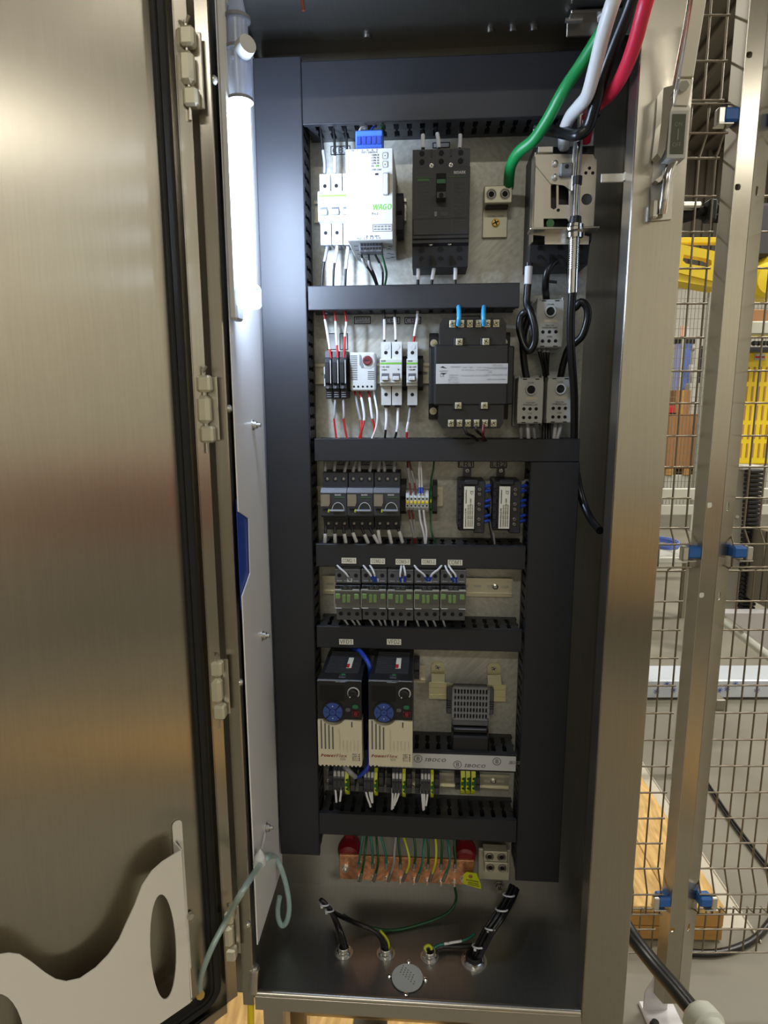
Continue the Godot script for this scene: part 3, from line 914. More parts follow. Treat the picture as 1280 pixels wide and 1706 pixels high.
func breaker_front(t: Node3D, c: Vector3, s: Vector2) -> void:
	var z := c.z
	var h := s.y / 2
	var w := s.x
	part(t, "handle_slot", MB.new().box(Vector3(0, h * 0.3, z), Vector3(w * 0.17, h * 0.48, 0.0015)), "void")
	part(t, "handle_skirt", MB.new().box(Vector3(0, h * 0.4, z + 0.001), Vector3(w * 0.15, h * 0.07, 0.002)), "green")
	part(t, "handle", MB.new().prof([Vector2(z, h * 0.06), Vector2(z + 0.017, h * 0.075), Vector2(z + 0.017, h * 0.17), Vector2(z, h * 0.19)], -w * 0.075, w * 0.075), "charcoal")
	part(t, "handle_eye", MB.new().cyl(Vector3(0, h * 0.115, z + 0.017), Vector3(0, h * 0.115, z + 0.0174), 0.0035), "void")
	for g in [-1.0, 1.0]:
		var x: float = g * w * 0.31
		part(t, "plate_frame", MB.new().plate(rrect(x, h * 0.11, w * 0.23, h * 0.6, 0.0005, 1), [rrect(x, h * 0.11, w * 0.22, h * 0.585, 0.0005, 1)], z, z + 0.0005), "print_grey")
		part(t, "stripe", MB.new().box(Vector3(x - g * 0.002, h * 0.475, z + 0.0003), Vector3(w * 0.29, 0.0009, 0.0006)), "print_dim_green")
		for j in 9:
			txt(t, "Ue(V)   Icu(kA)" if j % 2 else "IEC 60947-2", Vector3(x, h * (0.36 - j * 0.06), z + 0.0003), 0.0018, "print_grey", w * 0.17)
	part(t, "heading_bar", MB.new().box(Vector3(-w * 0.31, h * 0.435, z + 0.0004), Vector3(w * 0.2, 0.0035, 0.0006)), "print_dim_green")
	txt(t, "NOARK", Vector3(w * 0.315, h * 0.545, z + 0.0004), 0.0042, "print_white", w * 0.2, "Droid Sans Bold")
	txt(t, "M1SS07TEE", Vector3(-w * 0.0, -h * 0.05, z + 0.0004), 0.0036, "print_grey", w * 0.2)
	txt(t, "90A", Vector3(w * 0.06, -h * 0.14, z + 0.0004), 0.0052, "print_grey", w * 0.12, "Droid Sans Bold")
	part(t, "test_slot", MB.new().box(Vector3(-w * 0.09, -h * 0.14, z + 0.0004), Vector3(0.004, 0.007, 0.0008)), "grey")
	txt(t, "CE", Vector3(w * 0.27, -h * 0.08, z + 0.0004), 0.0036, "print_grey", w * 0.07)
	part(t, "cover_mark", MB.new().box(Vector3(w * 0.2, -h * 0.36, z + 0.002), Vector3(0.0006, h * 0.2, 0.0006)), "print_grey")
	part(t, "cover_mark", MB.new().box(Vector3(w * 0.32, -h * 0.27, z + 0.002), Vector3(w * 0.2, 0.0006, 0.0006)), "print_grey")


# A two-hole clamp on a flat tongue.
func ground_lug(label: String, c: Vector3, s: Vector2) -> void:
	var t := thing("ground_lug", label, "terminal lug", Vector3(c.x, c.y, 0))
	var h := s.y / 2
	part(t, "tongue", MB.new().box(Vector3(-0.001, -h * 0.3, 0.003), Vector3(s.x * 0.92, s.y * 0.7, 0.005), 0.001), "tin")
	part(t, "clamp_body", MB.new().box(Vector3(0, h * 0.62, c.z / 2 + 0.003), Vector3(s.x, s.y * 0.36, c.z - 0.006), 0.0012), "tin")
	for g in [-1.0, 1.0]:
		var x: float = g * s.x * 0.245
		part(t, "set_screw", MB.new().lathe(Vector3(x, h * 0.62, c.z), Vector3(0, 0, 1), [Vector2(0.0088, 0.0), Vector2(0.0088, 0.0008), Vector2(0.0076, 0.0008), Vector2(0.0066, 0.0003), Vector2(0.0056, 0.0008), Vector2(0.0046, 0.0008), Vector2(0.0046, 0)], 18), "steel_rough")
		part(t, "set_screw_hole", MB.new().cyl(Vector3(x, h * 0.62, c.z), Vector3(x, h * 0.62, c.z + 0.0003), 0.0046), "void")
	part(t, "slot", MB.new().box(Vector3(0, h * 0.2, c.z * 0.5), Vector3(s.x * 0.8, 0.003, c.z * 0.4)), "ink")
	var sc := screw(t, 0.0068, "brass")
	sc.position = Vector3(0.0, -h * 0.37, 0.0055)
	part(t, "washer", MB.new().cyl(Vector3(0, -h * 0.37, 0.0052), Vector3(0, -h * 0.37, 0.0062), 0.0078), "zinc_gold")
	txt(t, "CU9AL 600V", Vector3(0, -h * 0.08, 0.0055), 0.003, "grey", s.x * 0.6)


func panel_label(s: String, c: Vector3, z: Vector2, text_h := 0.6, m := "paper", where := "on the mounting panel", frame := false, lines := 1) -> void:
	var t := thing("marker_label", "small pale marker label %s%s" % [("reading %s " % s.replace("\n", " ")) if s else "with a black frame ", where], "label", Vector3(c.x, c.y, c.z))
	if frame:
		part(t, "frame", MB.new().plate(rrect(0, 0, z.x, z.y, 0.0006, 1), [rrect(0, 0, z.x - 0.003, z.y - 0.003, 0.0004, 1)], 0, 0.0007), "ink")
	part(t, "sticker", MB.new().box(Vector3(0, 0, 0.0002), Vector3(z.x - 0.0006, z.y - 0.0006, 0.0005)), m)
	var ls := s.split("\n")
	for i in ls.size():
		if s:
			txt(t, ls[i], Vector3(0, z.y * (0.5 - (i + 0.5) / ls.size()) * 0.8, 0.0005), z.y * text_h / ls.size(), "ink", z.x * 0.8)


func fuse_holders(c: Vector3, s: Vector2) -> void:
	var n := 3
	var w := s.x / n
	var h := s.y / 2
	var z := c.z
	for i in n:
		var x := c.x + (i - 1) * w
		var t := thing("fuse_holder", "%s of the three slim dark fuse holders under the red wires" % ["leftmost", "middle", "rightmost"][i], "fuse holder", Vector3(x, c.y, 0), "slim fuse holders")
		part(t, "body", MB.new().prof([Vector2(0.006, -h * 0.96), Vector2(z - 0.016, -h), Vector2(z - 0.013, -h * 0.62), Vector2(z - 0.006, -h * 0.58), Vector2(z - 0.004, h * 0.62), Vector2(z - 0.01, h * 0.7), Vector2(z - 0.012, h * 0.95), Vector2(0.006, h)], -w / 2 + 0.0008, w / 2 - 0.0008), "charcoal_dark")
		part(t, "fuse_lever", MB.new().prof([Vector2(z - 0.006, -h * 0.45), Vector2(z, -h * 0.35), Vector2(z, h * 0.42), Vector2(z - 0.006, h * 0.5)], -w * 0.3, w * 0.18), "device_black")
		part(t, "edge_strip", MB.new().box(Vector3(w * 0.36, 0.004, z - 0.003), Vector3(0.0012, h * 0.95, 0.004)), "grey_light")
		dots(t, [Vector2(-0.001, h * 0.58), Vector2(-0.001, -h * 0.52)], 0.0026, z - 0.0042, "grey_mid", "screw_port")
		for j in 3:
			part(t, "rib", MB.new().box(Vector3(0, -h * (0.74 + 0.09 * j), z - 0.0135), Vector3(w * 0.6, 0.0016, 0.003)), "grey")
	var b := thing("end_clamp", "pale end clamp at the left of the slim fuse holders", "end clamp", Vector3(c.x - s.x / 2 - 0.003, c.y, 0))
	part(b, "body", MB.new().box(Vector3(0, -0.003, 0.018), Vector3(0.005, 0.034, 0.026), 0.001), "grey_light")
	part(b, "notch", MB.new().box(Vector3(0, -0.002, 0.0312), Vector3(0.0035, 0.007, 0.001)), "ink")


func end_block(label: String, c: Vector3, s: Vector2, m := "charcoal_dark") -> void:
	var t := thing("end_clamp", label, "end clamp", Vector3(c.x, c.y, 0))
	part(t, "body", MB.new().prof([Vector2(0.006, -s.y / 2), Vector2(c.z - 0.006, -s.y / 2), Vector2(c.z, -s.y * 0.4), Vector2(c.z, s.y * 0.4), Vector2(c.z - 0.006, s.y / 2), Vector2(0.006, s.y / 2)], -s.x / 2, s.x / 2), m)
	part(t, "groove", MB.new().box(Vector3(0, 0.0, c.z + 0.0001), Vector3(s.x * 0.8, s.y * 0.1, 0.0006)), "void")


func thermostat(c: Vector3, s: Vector2) -> void:
	var t := thing("thermostat", "white cabinet thermostat with a round dark dial between fuse holders and breaker", "thermostat", Vector3(c.x, c.y, 0))
	var h := s.y / 2
	var z := c.z
	part(t, "housing", MB.new().box(Vector3(0, 0, z / 2 + 0.004), Vector3(s.x, s.y, z - 0.008), 0.002), "white")
	for j in 14:
		part(t, "vent_slot", MB.new().box(Vector3(-s.x * 0.345, h * (0.82 - j * 0.094), z + 0.0001), Vector3(s.x * 0.27, 0.0011, 0.0005)), "ink")
	for j in 5:
		part(t, "vent_slot", MB.new().box(Vector3(s.x * 0.33, h * (0.0 - j * 0.096), z + 0.0001), Vector3(s.x * 0.26, 0.0011, 0.0005)), "ink")
	dots(t, [Vector2(-s.x * 0.35, -h * 0.78), Vector2(-s.x * 0.18, -h * 0.78), Vector2(0, -h * 0.78), Vector2(s.x * 0.18, -h * 0.78), Vector2(s.x * 0.35, -h * 0.78)], 0.0019, z)
	part(t, "dial_recess", MB.new().plate([Vector2(-s.x * 0.12, h * 0.9), Vector2(s.x * 0.42, h * 0.9), Vector2(s.x * 0.44, h * 0.3), Vector2(s.x * 0.3, h * 0.16), Vector2(-s.x * 0.02, h * 0.22), Vector2(-s.x * 0.12, h * 0.35)], [], z, z + 0.0008), "white")
	part(t, "dial_shade", MB.new().plate([Vector2(-s.x * 0.12, h * 0.9), Vector2(-s.x * 0.04, h * 0.84), Vector2(0.0, h * 0.5), Vector2(s.x * 0.06, h * 0.24), Vector2(-s.x * 0.04, h * 0.2), Vector2(-s.x * 0.12, h * 0.36)], [], z, z + 0.0012), "grey")
	part(t, "dial_scale", MB.new().cyl(Vector3(s.x * 0.2, h * 0.57, z), Vector3(s.x * 0.2, h * 0.57, z + 0.001), 0.0118, -1.0, 26), "grey_light")
	part(t, "dial", MB.new().lathe(Vector3(s.x * 0.19, h * 0.58, z), Vector3(0, 0, 1), [Vector2(0.0082, 0), Vector2(0.0078, 0.004), Vector2(0.006, 0.0045), Vector2(0, 0.004)], 24), "maroon")
	part(t, "dial_slot", MB.new().box(Vector3(s.x * 0.19, h * 0.58, z + 0.0043), Vector3(0.009, 0.0016, 0.001)), "device_black")


func transformer(c: Vector3, s: Vector2) -> void:
	var t := thing("control_transformer", "big black control transformer with a white rating label and brass terminal screws", "transformer", Vector3(c.x, c.y, 0))
	var w := s.x
	var h := s.y / 2
	var z := c.z
	var bp := MB.new()
	for g in [-1.0, 1.0]:
		bp.plate(rrect(g * w * 0.45, 0, w * 0.12, s.y * 0.86, 0.002, 2), [], 0.001, 0.004)
	part(t, "mounting_foot", bp, "device_black")
	part(t, "core", MB.new().box(Vector3(-0.001, -h * 0.02, 0.045), Vector3(w, s.y * 0.54, 0.07), 0.002), "device_black")
	part(t, "coil_cover", MB.new().box(Vector3(-w * 0.02, -h * 0.02, z / 2), Vector3(w * 0.86, s.y * 0.56, z - 0.004), 0.003), "device_black")
	for g in [-1.0, 1.0]:
		var y: float = g * h * 0.70
		var hd := MB.new().plate(PackedVector2Array([Vector2(-w * 0.39, -h * 0.29), Vector2(w * 0.37, -h * 0.29), Vector2(w * 0.37, h * 0.2), Vector2(w * 0.33, h * 0.3), Vector2(-w * 0.35, h * 0.3), Vector2(-w * 0.39, h * 0.2)]), [], 0.02, z - 0.004)
		var o := part(t, "terminal_housing", hd, "device_black")
		o.position.y = y
		o.scale.y = g
		var rl := MB.new().box(Vector3(-w * 0.01, g * h * 0.9, z - 0.014), Vector3(w * 0.58, h * 0.18, 0.018), 0.001)
		part(t, "terminal_ledge", rl, "black")
		for i in 6:
			var x := (-0.245 + i * 0.1) * w
			part(t, "terminal_plate", MB.new().box(Vector3(x, g * h * 0.9, z - 0.0045), Vector3(w * 0.07, h * 0.13, 0.002), 0.0005), "tin")
			var sc := screw(t, 0.0042, "zinc_gold")
			sc.position = Vector3(x, g * h * 0.9, z - 0.0035)
			sc.rotation.z = 0.3 + i
			if i > 0:
				part(t, "divider", MB.new().box(Vector3(x - w * 0.05, g * h * 0.92, z - 0.004), Vector3(0.0014, h * 0.16, 0.006)), "black")
		for x in [-w * 0.165, w * 0.14]:
			part(t, "terminal_well", MB.new().box(Vector3(x, g * h * 0.58, z - 0.003), Vector3(w * 0.12, h * 0.15, 0.003), 0.001), "black")
			part(t, "terminal_plate", MB.new().box(Vector3(x, g * h * 0.575, z - 0.001), Vector3(w * 0.075, h * 0.12, 0.002), 0.0005), "tin")
			var s2 := screw(t, 0.0042, "zinc_gold")
			s2.position = Vector3(x, g * h * 0.575, z)
			s2.rotation.z = x * 300.0
	for q in [Vector2(-w * 0.45, h * 0.66), Vector2(-w * 0.45, -h * 0.69), Vector2(w * 0.43, h * 0.66)]:
		part(t, "washer", MB.new().cyl(Vector3(q.x, q.y, 0.004), Vector3(q.x, q.y, 0.006), 0.0064), "zinc")
		part(t, "mounting_bolt", MB.new().lathe(Vector3(q.x, q.y, 0.006), Vector3(0, 0, 1), [Vector2(0.0046, 0), Vector2(0.0046, 0.004), Vector2(0.0025, 0.0041), Vector2(0.0025, 0.008), Vector2(0, 0.008)], 6), "zinc_gold")
	var l := MB.new().box(Vector3(-w * 0.015, h * 0.005, z + 0.0006 - 0.002), Vector3(w * 0.83, h * 0.36, 0.0006))
	var lab := part(t, "rating_label", l, "paper_grey", "white rating label")
	var zz := z - 0.001
	for q in [["HAMMOND", -0.34, 0.045, 0.0026, 0.1], ["CE", -0.355, -0.02, 0.0045, 0.05], ["1000 VA", -0.225, -0.02, 0.0026, 0.1], ["50/60 Hz", -0.225, -0.058, 0.0026, 0.1], ["80 °C RISE", -0.225, -0.095, 0.0026, 0.12], ["CAT. NO.", 0.28, 0.13, 0.0034, 0.12], ["PH1000MQMJ", 0.28, 0.085, 0.0034, 0.22], ["LISTED TRANSFORMER 130C", 0.27, -0.02, 0.0022, 0.26], ["UL", 0.2, 0.03, 0.004, 0.05], ["240 - 480", -0.06, 0.1, 0.002, 0.12], ["120 - 240", 0.1, 0.1, 0.002, 0.12], ["H1 H2 H3 H4", -0.06, 0.06, 0.002, 0.14], ["X1 X2 X3 X4", 0.1, 0.06, 0.002, 0.14], ["H1-H3 H2-H4", -0.06, -0.03, 0.002, 0.14], ["X1-X3 X2-X4", 0.1, -0.03, 0.002, 0.14], ["SECONDARY", -0.22, -0.135, 0.0022, 0.13], ["GUELPH CANADA", 0.27, -0.09, 0.002, 0.22], ["PRIMARY", -0.2, 0.11, 0.002, 0.11]]:
		txt(lab, q[0], Vector3(w * q[1], h * q[2] * 1.15, zz - 0.0002), q[3], "ink", w * q[4])
	part(lab, "logo", MB.new().plate([Vector2(-w * 0.385, h * 0.02), Vector2(-w * 0.3, h * 0.02), Vector2(-w * 0.34, -h * 0.012)], [], zz - 0.0005, zz), "ink")
	part(lab, "logo", MB.new().plate([Vector2(-w * 0.385, h * 0.12), Vector2(-w * 0.35, h * 0.145), Vector2(-w * 0.3, h * 0.1)], [], zz - 0.0005, zz), "ink")


func distribution_block(label: String, c: Vector3, s: Vector2) -> void:
	var t := thing("distribution_block", label, "terminal block", Vector3(c.x, c.y, 0), "grey power distribution blocks")
	var h := s.y / 2
	var w := s.x
	var z := c.z
	part(t, "base", MB.new().box(Vector3(0, 0, 0.012), Vector3(w * 1.06, s.y * 1.12, 0.02), 0.001), "grey_light")
	part(t, "body", MB.new().prof([Vector2(0.01, -h * 0.97), Vector2(z - 0.002, -h * 0.97), Vector2(z, -h * 0.93), Vector2(z, h * 0.9), Vector2(z - 0.003, h * 0.97), Vector2(0.01, h * 0.97)], -w / 2, w / 2), "grey_light")
	for g in [-1.0, 1.0]:
		part(t, "ear", MB.new().box(Vector3(g * w * 0.47, h * 0.96, z - 0.006), Vector3(w * 0.06, h * 0.16, 0.01), 0.0008), "grey_light")
		part(t, "side_rib", MB.new().box(Vector3(g * (w / 2), 0.0, z - 0.003), Vector3(0.0014, s.y * 0.8, 0.004)), "grey_light")
		part(t, "latch_slot", MB.new().box(Vector3(g * w * 0.25, h * 0.905, z + 0.0002), Vector3(w * 0.16, 0.0016, 0.0006)), "ink")
		part(t, "latch_slot", MB.new().box(Vector3(g * w * 0.25, -h * 0.92, z + 0.0002), Vector3(w * 0.16, 0.0016, 0.0006)), "ink")
	part(t, "collar", MB.new().lathe(Vector3(0, h * 0.47, z), Vector3(0, 0, 1), [Vector2(0.009, 0), Vector2(0.0085, 0.005), Vector2(0.0068, 0.005), Vector2(0.0062, -0.0), Vector2(0, 0)], 24), "white")
	part(t, "collar_hole", MB.new().cyl(Vector3(0, h * 0.47, z), Vector3(0, h * 0.47, z + 0.0036), 0.0062, -1.0, 20), "void")
	var p := []
	for j in 2:
		for i in 3:
			p.append(Vector2((i - 1) * w * 0.25, -h * (0.34 + 0.37 * j)))
	dots(t, p, 0.0028, z)
	txt(t, "2/0 AWG", Vector3(0, h * 0.76, z + 0.0004), 0.0022, "ink_grey", w * 0.24)
	txt(t, "600V 200A", Vector3(0, -h * 0.08, z + 0.0004), 0.0022, "ink_grey", w * 0.34)
	txt(t, "EPDB204 Cu/Al", Vector3(0, -h * 0.17, z + 0.0004), 0.0024, "ink", w * 0.58)
	txt(t, "14 AWG", Vector3(0, -h * 0.53, z + 0.0004), 0.002, "ink_grey", w * 0.2)
	part(t, "emblem", MB.new().box(Vector3(w * 0.05, h * 0.1, z + 0.0002), Vector3(w * 0.5, h * 0.12, 0.0004)), "cream")


func motor_starter(label: String, c: Vector3, s: Vector2) -> void:
	var t := thing("motor_starter", label, "motor starter", Vector3(c.x, c.y, 0))
	var h := s.y / 2
	var w := s.x
	var z := c.z
	part(t, "body", MB.new().prof([Vector2(0.006, -h * 0.97), Vector2(z - 0.03, -h), Vector2(z - 0.022, -h * 0.6), Vector2(z - 0.022, h * 0.98), Vector2(0.006, h * 0.98)], -w / 2 + 0.0004, w / 2 - 0.0004), "charcoal_dark")
	part(t, "front", MB.new().prof([Vector2(z - 0.024, -h * 0.5), Vector2(z - 0.004, -h * 0.48), Vector2(z, -h * 0.4), Vector2(z, h * 0.36), Vector2(z - 0.007, h * 0.5), Vector2(z - 0.024, h * 0.5)], -w / 2, w / 2), "charcoal")
	part(t, "front_brow", MB.new().prof([Vector2(z - 0.0065, h * 0.505), Vector2(z + 0.0006, h * 0.365), Vector2(z + 0.0006, h * 0.345), Vector2(z - 0.007, h * 0.48)], -w / 2, w / 2), "grey_mid")
	part(t, "bottom_step", MB.new().box(Vector3(0, -h * 0.45, z - 0.012), Vector3(w * 0.98, h * 0.05, 0.02), 0.001), "device_black")
	var top := []
	var low := []
	for i in 3:
		top.append(Vector2((i - 1) * w * 0.32, h * 0.76))
		low.append(Vector2((i - 1) * w * 0.32, -h * 0.78))
	dots(t, top, 0.0042, z - 0.0218)
	dots(t, low, 0.0042, z - 0.0248)
	for q in top:
		part(t, "terminal_screw", MB.new().lathe(Vector3(q.x + 0.0008, q.y + 0.0004, z - 0.0216), Vector3(0, 0, 1), [Vector2(0.0028, 0), Vector2(0.0022, 0.0006), Vector2(0, 0.0006)], 10), "steel_rough")
	for q in low:
		part(t, "terminal_screw", MB.new().lathe(Vector3(q.x + 0.0008, q.y + 0.0006, z - 0.0244), Vector3(0, 0, 1), [Vector2(0.0026, 0), Vector2(0.002, 0.0006), Vector2(0, 0.0006)], 10), "steel_rough")
	part(t, "seal_cover", MB.new().plate([Vector2(-w * 0.48, h * 0.31), Vector2(-w * 0.13, h * 0.31), Vector2(-w * 0.13, h * 0.03), Vector2(-w * 0.18, -h * 0.08), Vector2(-w * 0.48, -h * 0.08)], [], z + 0.0008, z + 0.004), "seal_cover", "clear sealing flap")
	part(t, "current_dial", MB.new().cyl(Vector3(-w * 0.31, h * 0.03, z), Vector3(-w * 0.31, h * 0.03, z + 0.0007), 0.0038, -1.0, 16), "grey_light")
	part(t, "test_plate", MB.new().box(Vector3(-w * 0.31, h * 0.15, z + 0.0003), Vector3(w * 0.24, h * 0.2, 0.0008)), "cream")
	var k := MB.new()
	var arch := []
	for i in 15:
		arch.append(Vector2(w * 0.19 + w * 0.23 * cos(PI * i / 14.0), -h * 0.22 + h * 0.26 * sin(PI * i / 14.0)))
	part(t, "knob_dome", MB.new().plate(arch, [], z, z + 0.006), "charcoal_dark")
	var rim := []
	for i in 15:
		rim.append(Vector3(w * 0.19 + w * 0.235 * cos(PI * i / 14.0), -h * 0.22 + h * 0.27 * sin(PI * i / 14.0), z + 0.006))
	part(t, "knob_rim", MB.new().tube(rim, 0.0007, 6, 1), "grey_light")
	k.box(Vector3(w * 0.15, -h * 0.21, z + 0.008), Vector3(w * 0.62, h * 0.07, 0.009), 0.002)
	part(t, "lever", k, "grey")
	part(t, "lever_tip", MB.new().box(Vector3(-w * 0.16, -h * 0.22, z + 0.009), Vector3(w * 0.06, h * 0.1, 0.009), 0.001), "wire_yellow", "yellow lever tip")
	part(t, "lever_slot", MB.new().box(Vector3(-w * 0.3, -h * 0.2, z + 0.0006), Vector3(w * 0.2, h * 0.06, 0.001)), "void")
	txt(t, "NOARK", Vector3(w * 0.17, h * 0.29, z + 0.0005), 0.0026, "print_white", w * 0.24, "Droid Sans Bold")
	part(t, "stripe", MB.new().box(Vector3(w * 0.24, h * 0.21, z + 0.0003), Vector3(w * 0.4, 0.0012, 0.0006)), "print_dim_green")
	txt(t, "I  Ex9S32", Vector3(w * 0.3, h * 0.1, z + 0.0005), 0.0018, "print_grey", w * 0.2)
	txt(t, "0", Vector3(-w * 0.02, -h * 0.32, z + 0.0005), 0.002, "print_grey")


# One slim slice of a row of terminal blocks.
func terminal_slice(label: String, c: Vector3, w: float, h: float, m: String, mark: String, group: String) -> Node3D:
	var t := thing("terminal_slice", label, "terminal block", Vector3(c.x, c.y, 0), group)
	var z := c.z
	h /= 2
	part(t, "body", MB.new().prof([Vector2(0.006, -h * 0.9), Vector2(z - 0.014, -h), Vector2(z - 0.006, -h * 0.75), Vector2(z, -h * 0.45), Vector2(z, h * 0.45), Vector2(z - 0.006, h * 0.78), Vector2(z - 0.014, h), Vector2(0.006, h * 0.9)], -w / 2 + 0.0003, w / 2 - 0.0003), m)
	dots(t, [Vector2(0, h * 0.32), Vector2(0, -h * 0.3)], w * 0.24, z)
	if mark:
		part(t, "marker", MB.new().box(Vector3(0, h * (0.02 if m != "charcoal" else 0.72), z + (0.0008 if m != "charcoal" else -0.003)), Vector3(w * 0.72, h * (0.22 if m != "charcoal" else 0.36), 0.002 if m != "charcoal" else 0.004), 0.0004), mark)
	if m == "wire_yellow":
		part(t, "stripe", MB.new().box(Vector3(w * 0.3, 0, z - 0.0015), Vector3(w * 0.36, h * 0.85, 0.0036)), "green", "green stripe")
	return t


func reactor(label: String, c: Vector3, s: Vector2) -> void:
	var t := thing("line_reactor", label, "reactor", Vector3(c.x, c.y, 0))
	var h := s.y / 2
	var w := s.x
	var z := c.z
	part(t, "core", MB.new().box(Vector3(-w * 0.18, -h * 0.02, z / 2 - 0.002), Vector3(w * 0.56, s.y * 0.96, z - 0.008), 0.002), "device_black")
	for j in 6:
		part(t, "core_clip", MB.new().box(Vector3(-w * 0.4, h * (0.75 - 0.3 * j), z - 0.006), Vector3(w * 0.13, h * 0.2, 0.008), 0.001), "black")
	part(t, "foot", MB.new().plate(rrect(-w * 0.1, h * 1.13, w * 0.28, h * 0.4, 0.003, 3), [circ(-w * 0.1, h * 1.18, 0.002, 10)], 0.002, 0.004), "grey_mid")
	var sc := screw(t, 0.0036, "zinc")
	sc.position = Vector3(-w * 0.1, h * 1.18, 0.004)
	part(t, "bridge", MB.new().box(Vector3(-w * 0.02, h * 0.86, z - 0.01), Vector3(w * 0.5, h * 0.22, 0.016), 0.003), "charcoal_dark")
	var lab := part(t, "rating_label", MB.new().box(Vector3(-w * 0.1, -h * 0.07, z - 0.0003), Vector3(w * 0.35, h * 1.62, 0.0006)), "paper", "white rating label printed sideways")
	txt(lab, "AutomationDirect", Vector3(-w * 0.21, h * 0.35, z + 0.0002), 0.0022, "ink", s.y * 0.26, "Droid Sans Bold", PI / 2)
	txt(lab, "Automation Direct LR-10P5", Vector3(-w * 0.21, -h * 0.45, z + 0.0002), 0.0022, "ink", s.y * 0.36, "Droid Sans Bold", PI / 2)
	txt(lab, "CE", Vector3(-w * 0.02, h * 0.52, z + 0.0002), 0.0045, "ink", 0.006, "Droid Sans", PI / 2)
	txt(lab, "UL 1000V", Vector3(-w * 0.05, h * 0.15, z + 0.0002), 0.0026, "ink", 0.012, "Droid Sans", PI / 2)
	for j in 3:
		txt(lab, "Line Reactor 480VAC 50/60Hz 3PH 25A", Vector3(-w * (0.13 - 0.07 * j), -h * 0.38, z + 0.0002), 0.0017, "ink", s.y * 0.42, "Droid Sans", PI / 2)
	part(t, "terminal_strip", MB.new().box(Vector3(w * 0.26, -h * 0.08, z / 2 - 0.001), Vector3(w * 0.36, s.y * 1.0, z - 0.006), 0.0015), "charcoal_dark")
	for j in 6:
		var y: float = h * [0.62, 0.44, 0.06, -0.14, -0.52, -0.72][j]
		var o := screw(t, 0.003, "steel_rough")
		o.position = Vector3(w * 0.24, y, z - 0.003)
		part(t, "ferrule", MB.new().cyl(Vector3(w * 0.42, y + 0.004, z - 0.006), Vector3(w * 0.6, y + 0.006, z - 0.01), 0.0032, 0.0028, 10), "blue", "blue wire ferrule")


func contactor(label: String, c: Vector3, s: Vector2) -> void:
	var t := thing("lever_breaker", label, "breaker", Vector3(c.x, c.y, 0), "")
	var h := s.y / 2
	var w := s.x
	var z := c.z
	part(t, "body", MB.new().prof([Vector2(0.006, -h * 1.08), Vector2(z - 0.024, -h * 1.1), Vector2(z - 0.018, -h * 0.42), Vector2(z - 0.018, h * 0.98), Vector2(0.006, h)], -w / 2 + 0.0005, w / 2 - 0.0005), "grey_mid")
	part(t, "terminal_cap", MB.new().box(Vector3(0, h * 0.66, z - 0.014), Vector3(w * 0.985, h * 0.5, 0.01), 0.0012), "grey_mid")
	part(t, "cap_edge", MB.new().box(Vector3(0, h * 0.92, z - 0.0088), Vector3(w * 0.97, h * 0.03, 0.0012)), "grey")
	part(t, "front_block", MB.new().box(Vector3(0, -h * 0.02, z - 0.013), Vector3(w * 0.985, h * 0.72, 0.012), 0.001), "charcoal_dark")
	dots(t, [Vector2(-w * 0.32, h * 0.71), Vector2(0, h * 0.71), Vector2(w * 0.32, h * 0.71)], 0.0036, z - 0.0088)
	dots(t, [Vector2(-w * 0.32, -h * 0.84), Vector2(0, -h * 0.84), Vector2(w * 0.32, -h * 0.84)], 0.0036, z - 0.0208)
	dots(t, [Vector2(-w * 0.36, h * 0.28), Vector2(w * 0.36, h * 0.28)], 0.0026, z - 0.0068)
	dots(t, [Vector2(-w * 0.1, h * 0.28), Vector2(w * 0.1, h * 0.28)], 0.0022, z - 0.0068, "grey", "test_port")
	for g in [-0.32, 0.32, -0.05]:
		part(t, "circuit_mark", MB.new().box(Vector3(g * w, h * 0.5, z - 0.0088), Vector3(w * 0.2, 0.0005, 0.0005)), "print_white")
	part(t, "fuse_window", MB.new().box(Vector3(w * 0.08, h * 0.53, z - 0.0088), Vector3(w * 0.2, h * 0.13, 0.001)), "grey_light")
	for k in 4:
		var x: float = w * [-0.38, -0.13, 0.04, 0.34][k]
		var tall := k == 1 or k == 2
		part(t, "lever", MB.new().box(Vector3(x, -h * (0.13 if tall else 0.06), z - (0.003 if tall else 0.005)), Vector3(w * (0.125 if tall else 0.18), h * (0.27 if tall else 0.19), 0.008 if tall else 0.003), 0.0008), "lever_green", "green lever")
	part(t, "lens_cover", MB.new().plate(rrect(0, -h * 0.1, w * 0.98, h * 0.72, 0.002, 2), [], z + 0.0025, z + 0.0037), "smoke_cover", "clear hinged cover")
	var fr := MB.new()
	fr.box(Vector3(-w * 0.34, h * 0.25, z + 0.0033), Vector3(w * 0.26, 0.0014, 0.002), 0.0005)
	fr.box(Vector3(w * 0.34, h * 0.25, z + 0.0033), Vector3(w * 0.26, 0.0014, 0.002), 0.0005)
	fr.box(Vector3(-w * 0.34, -h * 0.46, z + 0.0033), Vector3(w * 0.26, 0.0014, 0.002), 0.0005)
	fr.box(Vector3(w * 0.34, -h * 0.46, z + 0.0033), Vector3(w * 0.26, 0.0014, 0.002), 0.0005)
	fr.box(Vector3(0, h * 0.21, z + 0.0033), Vector3(w * 0.97, 0.0008, 0.0014))
	fr.box(Vector3(-w * 0.485, -h * 0.1, z + 0.0025), Vector3(0.0009, h * 0.68, 0.002))
	part(t, "cover_rim", fr, "grey_light")


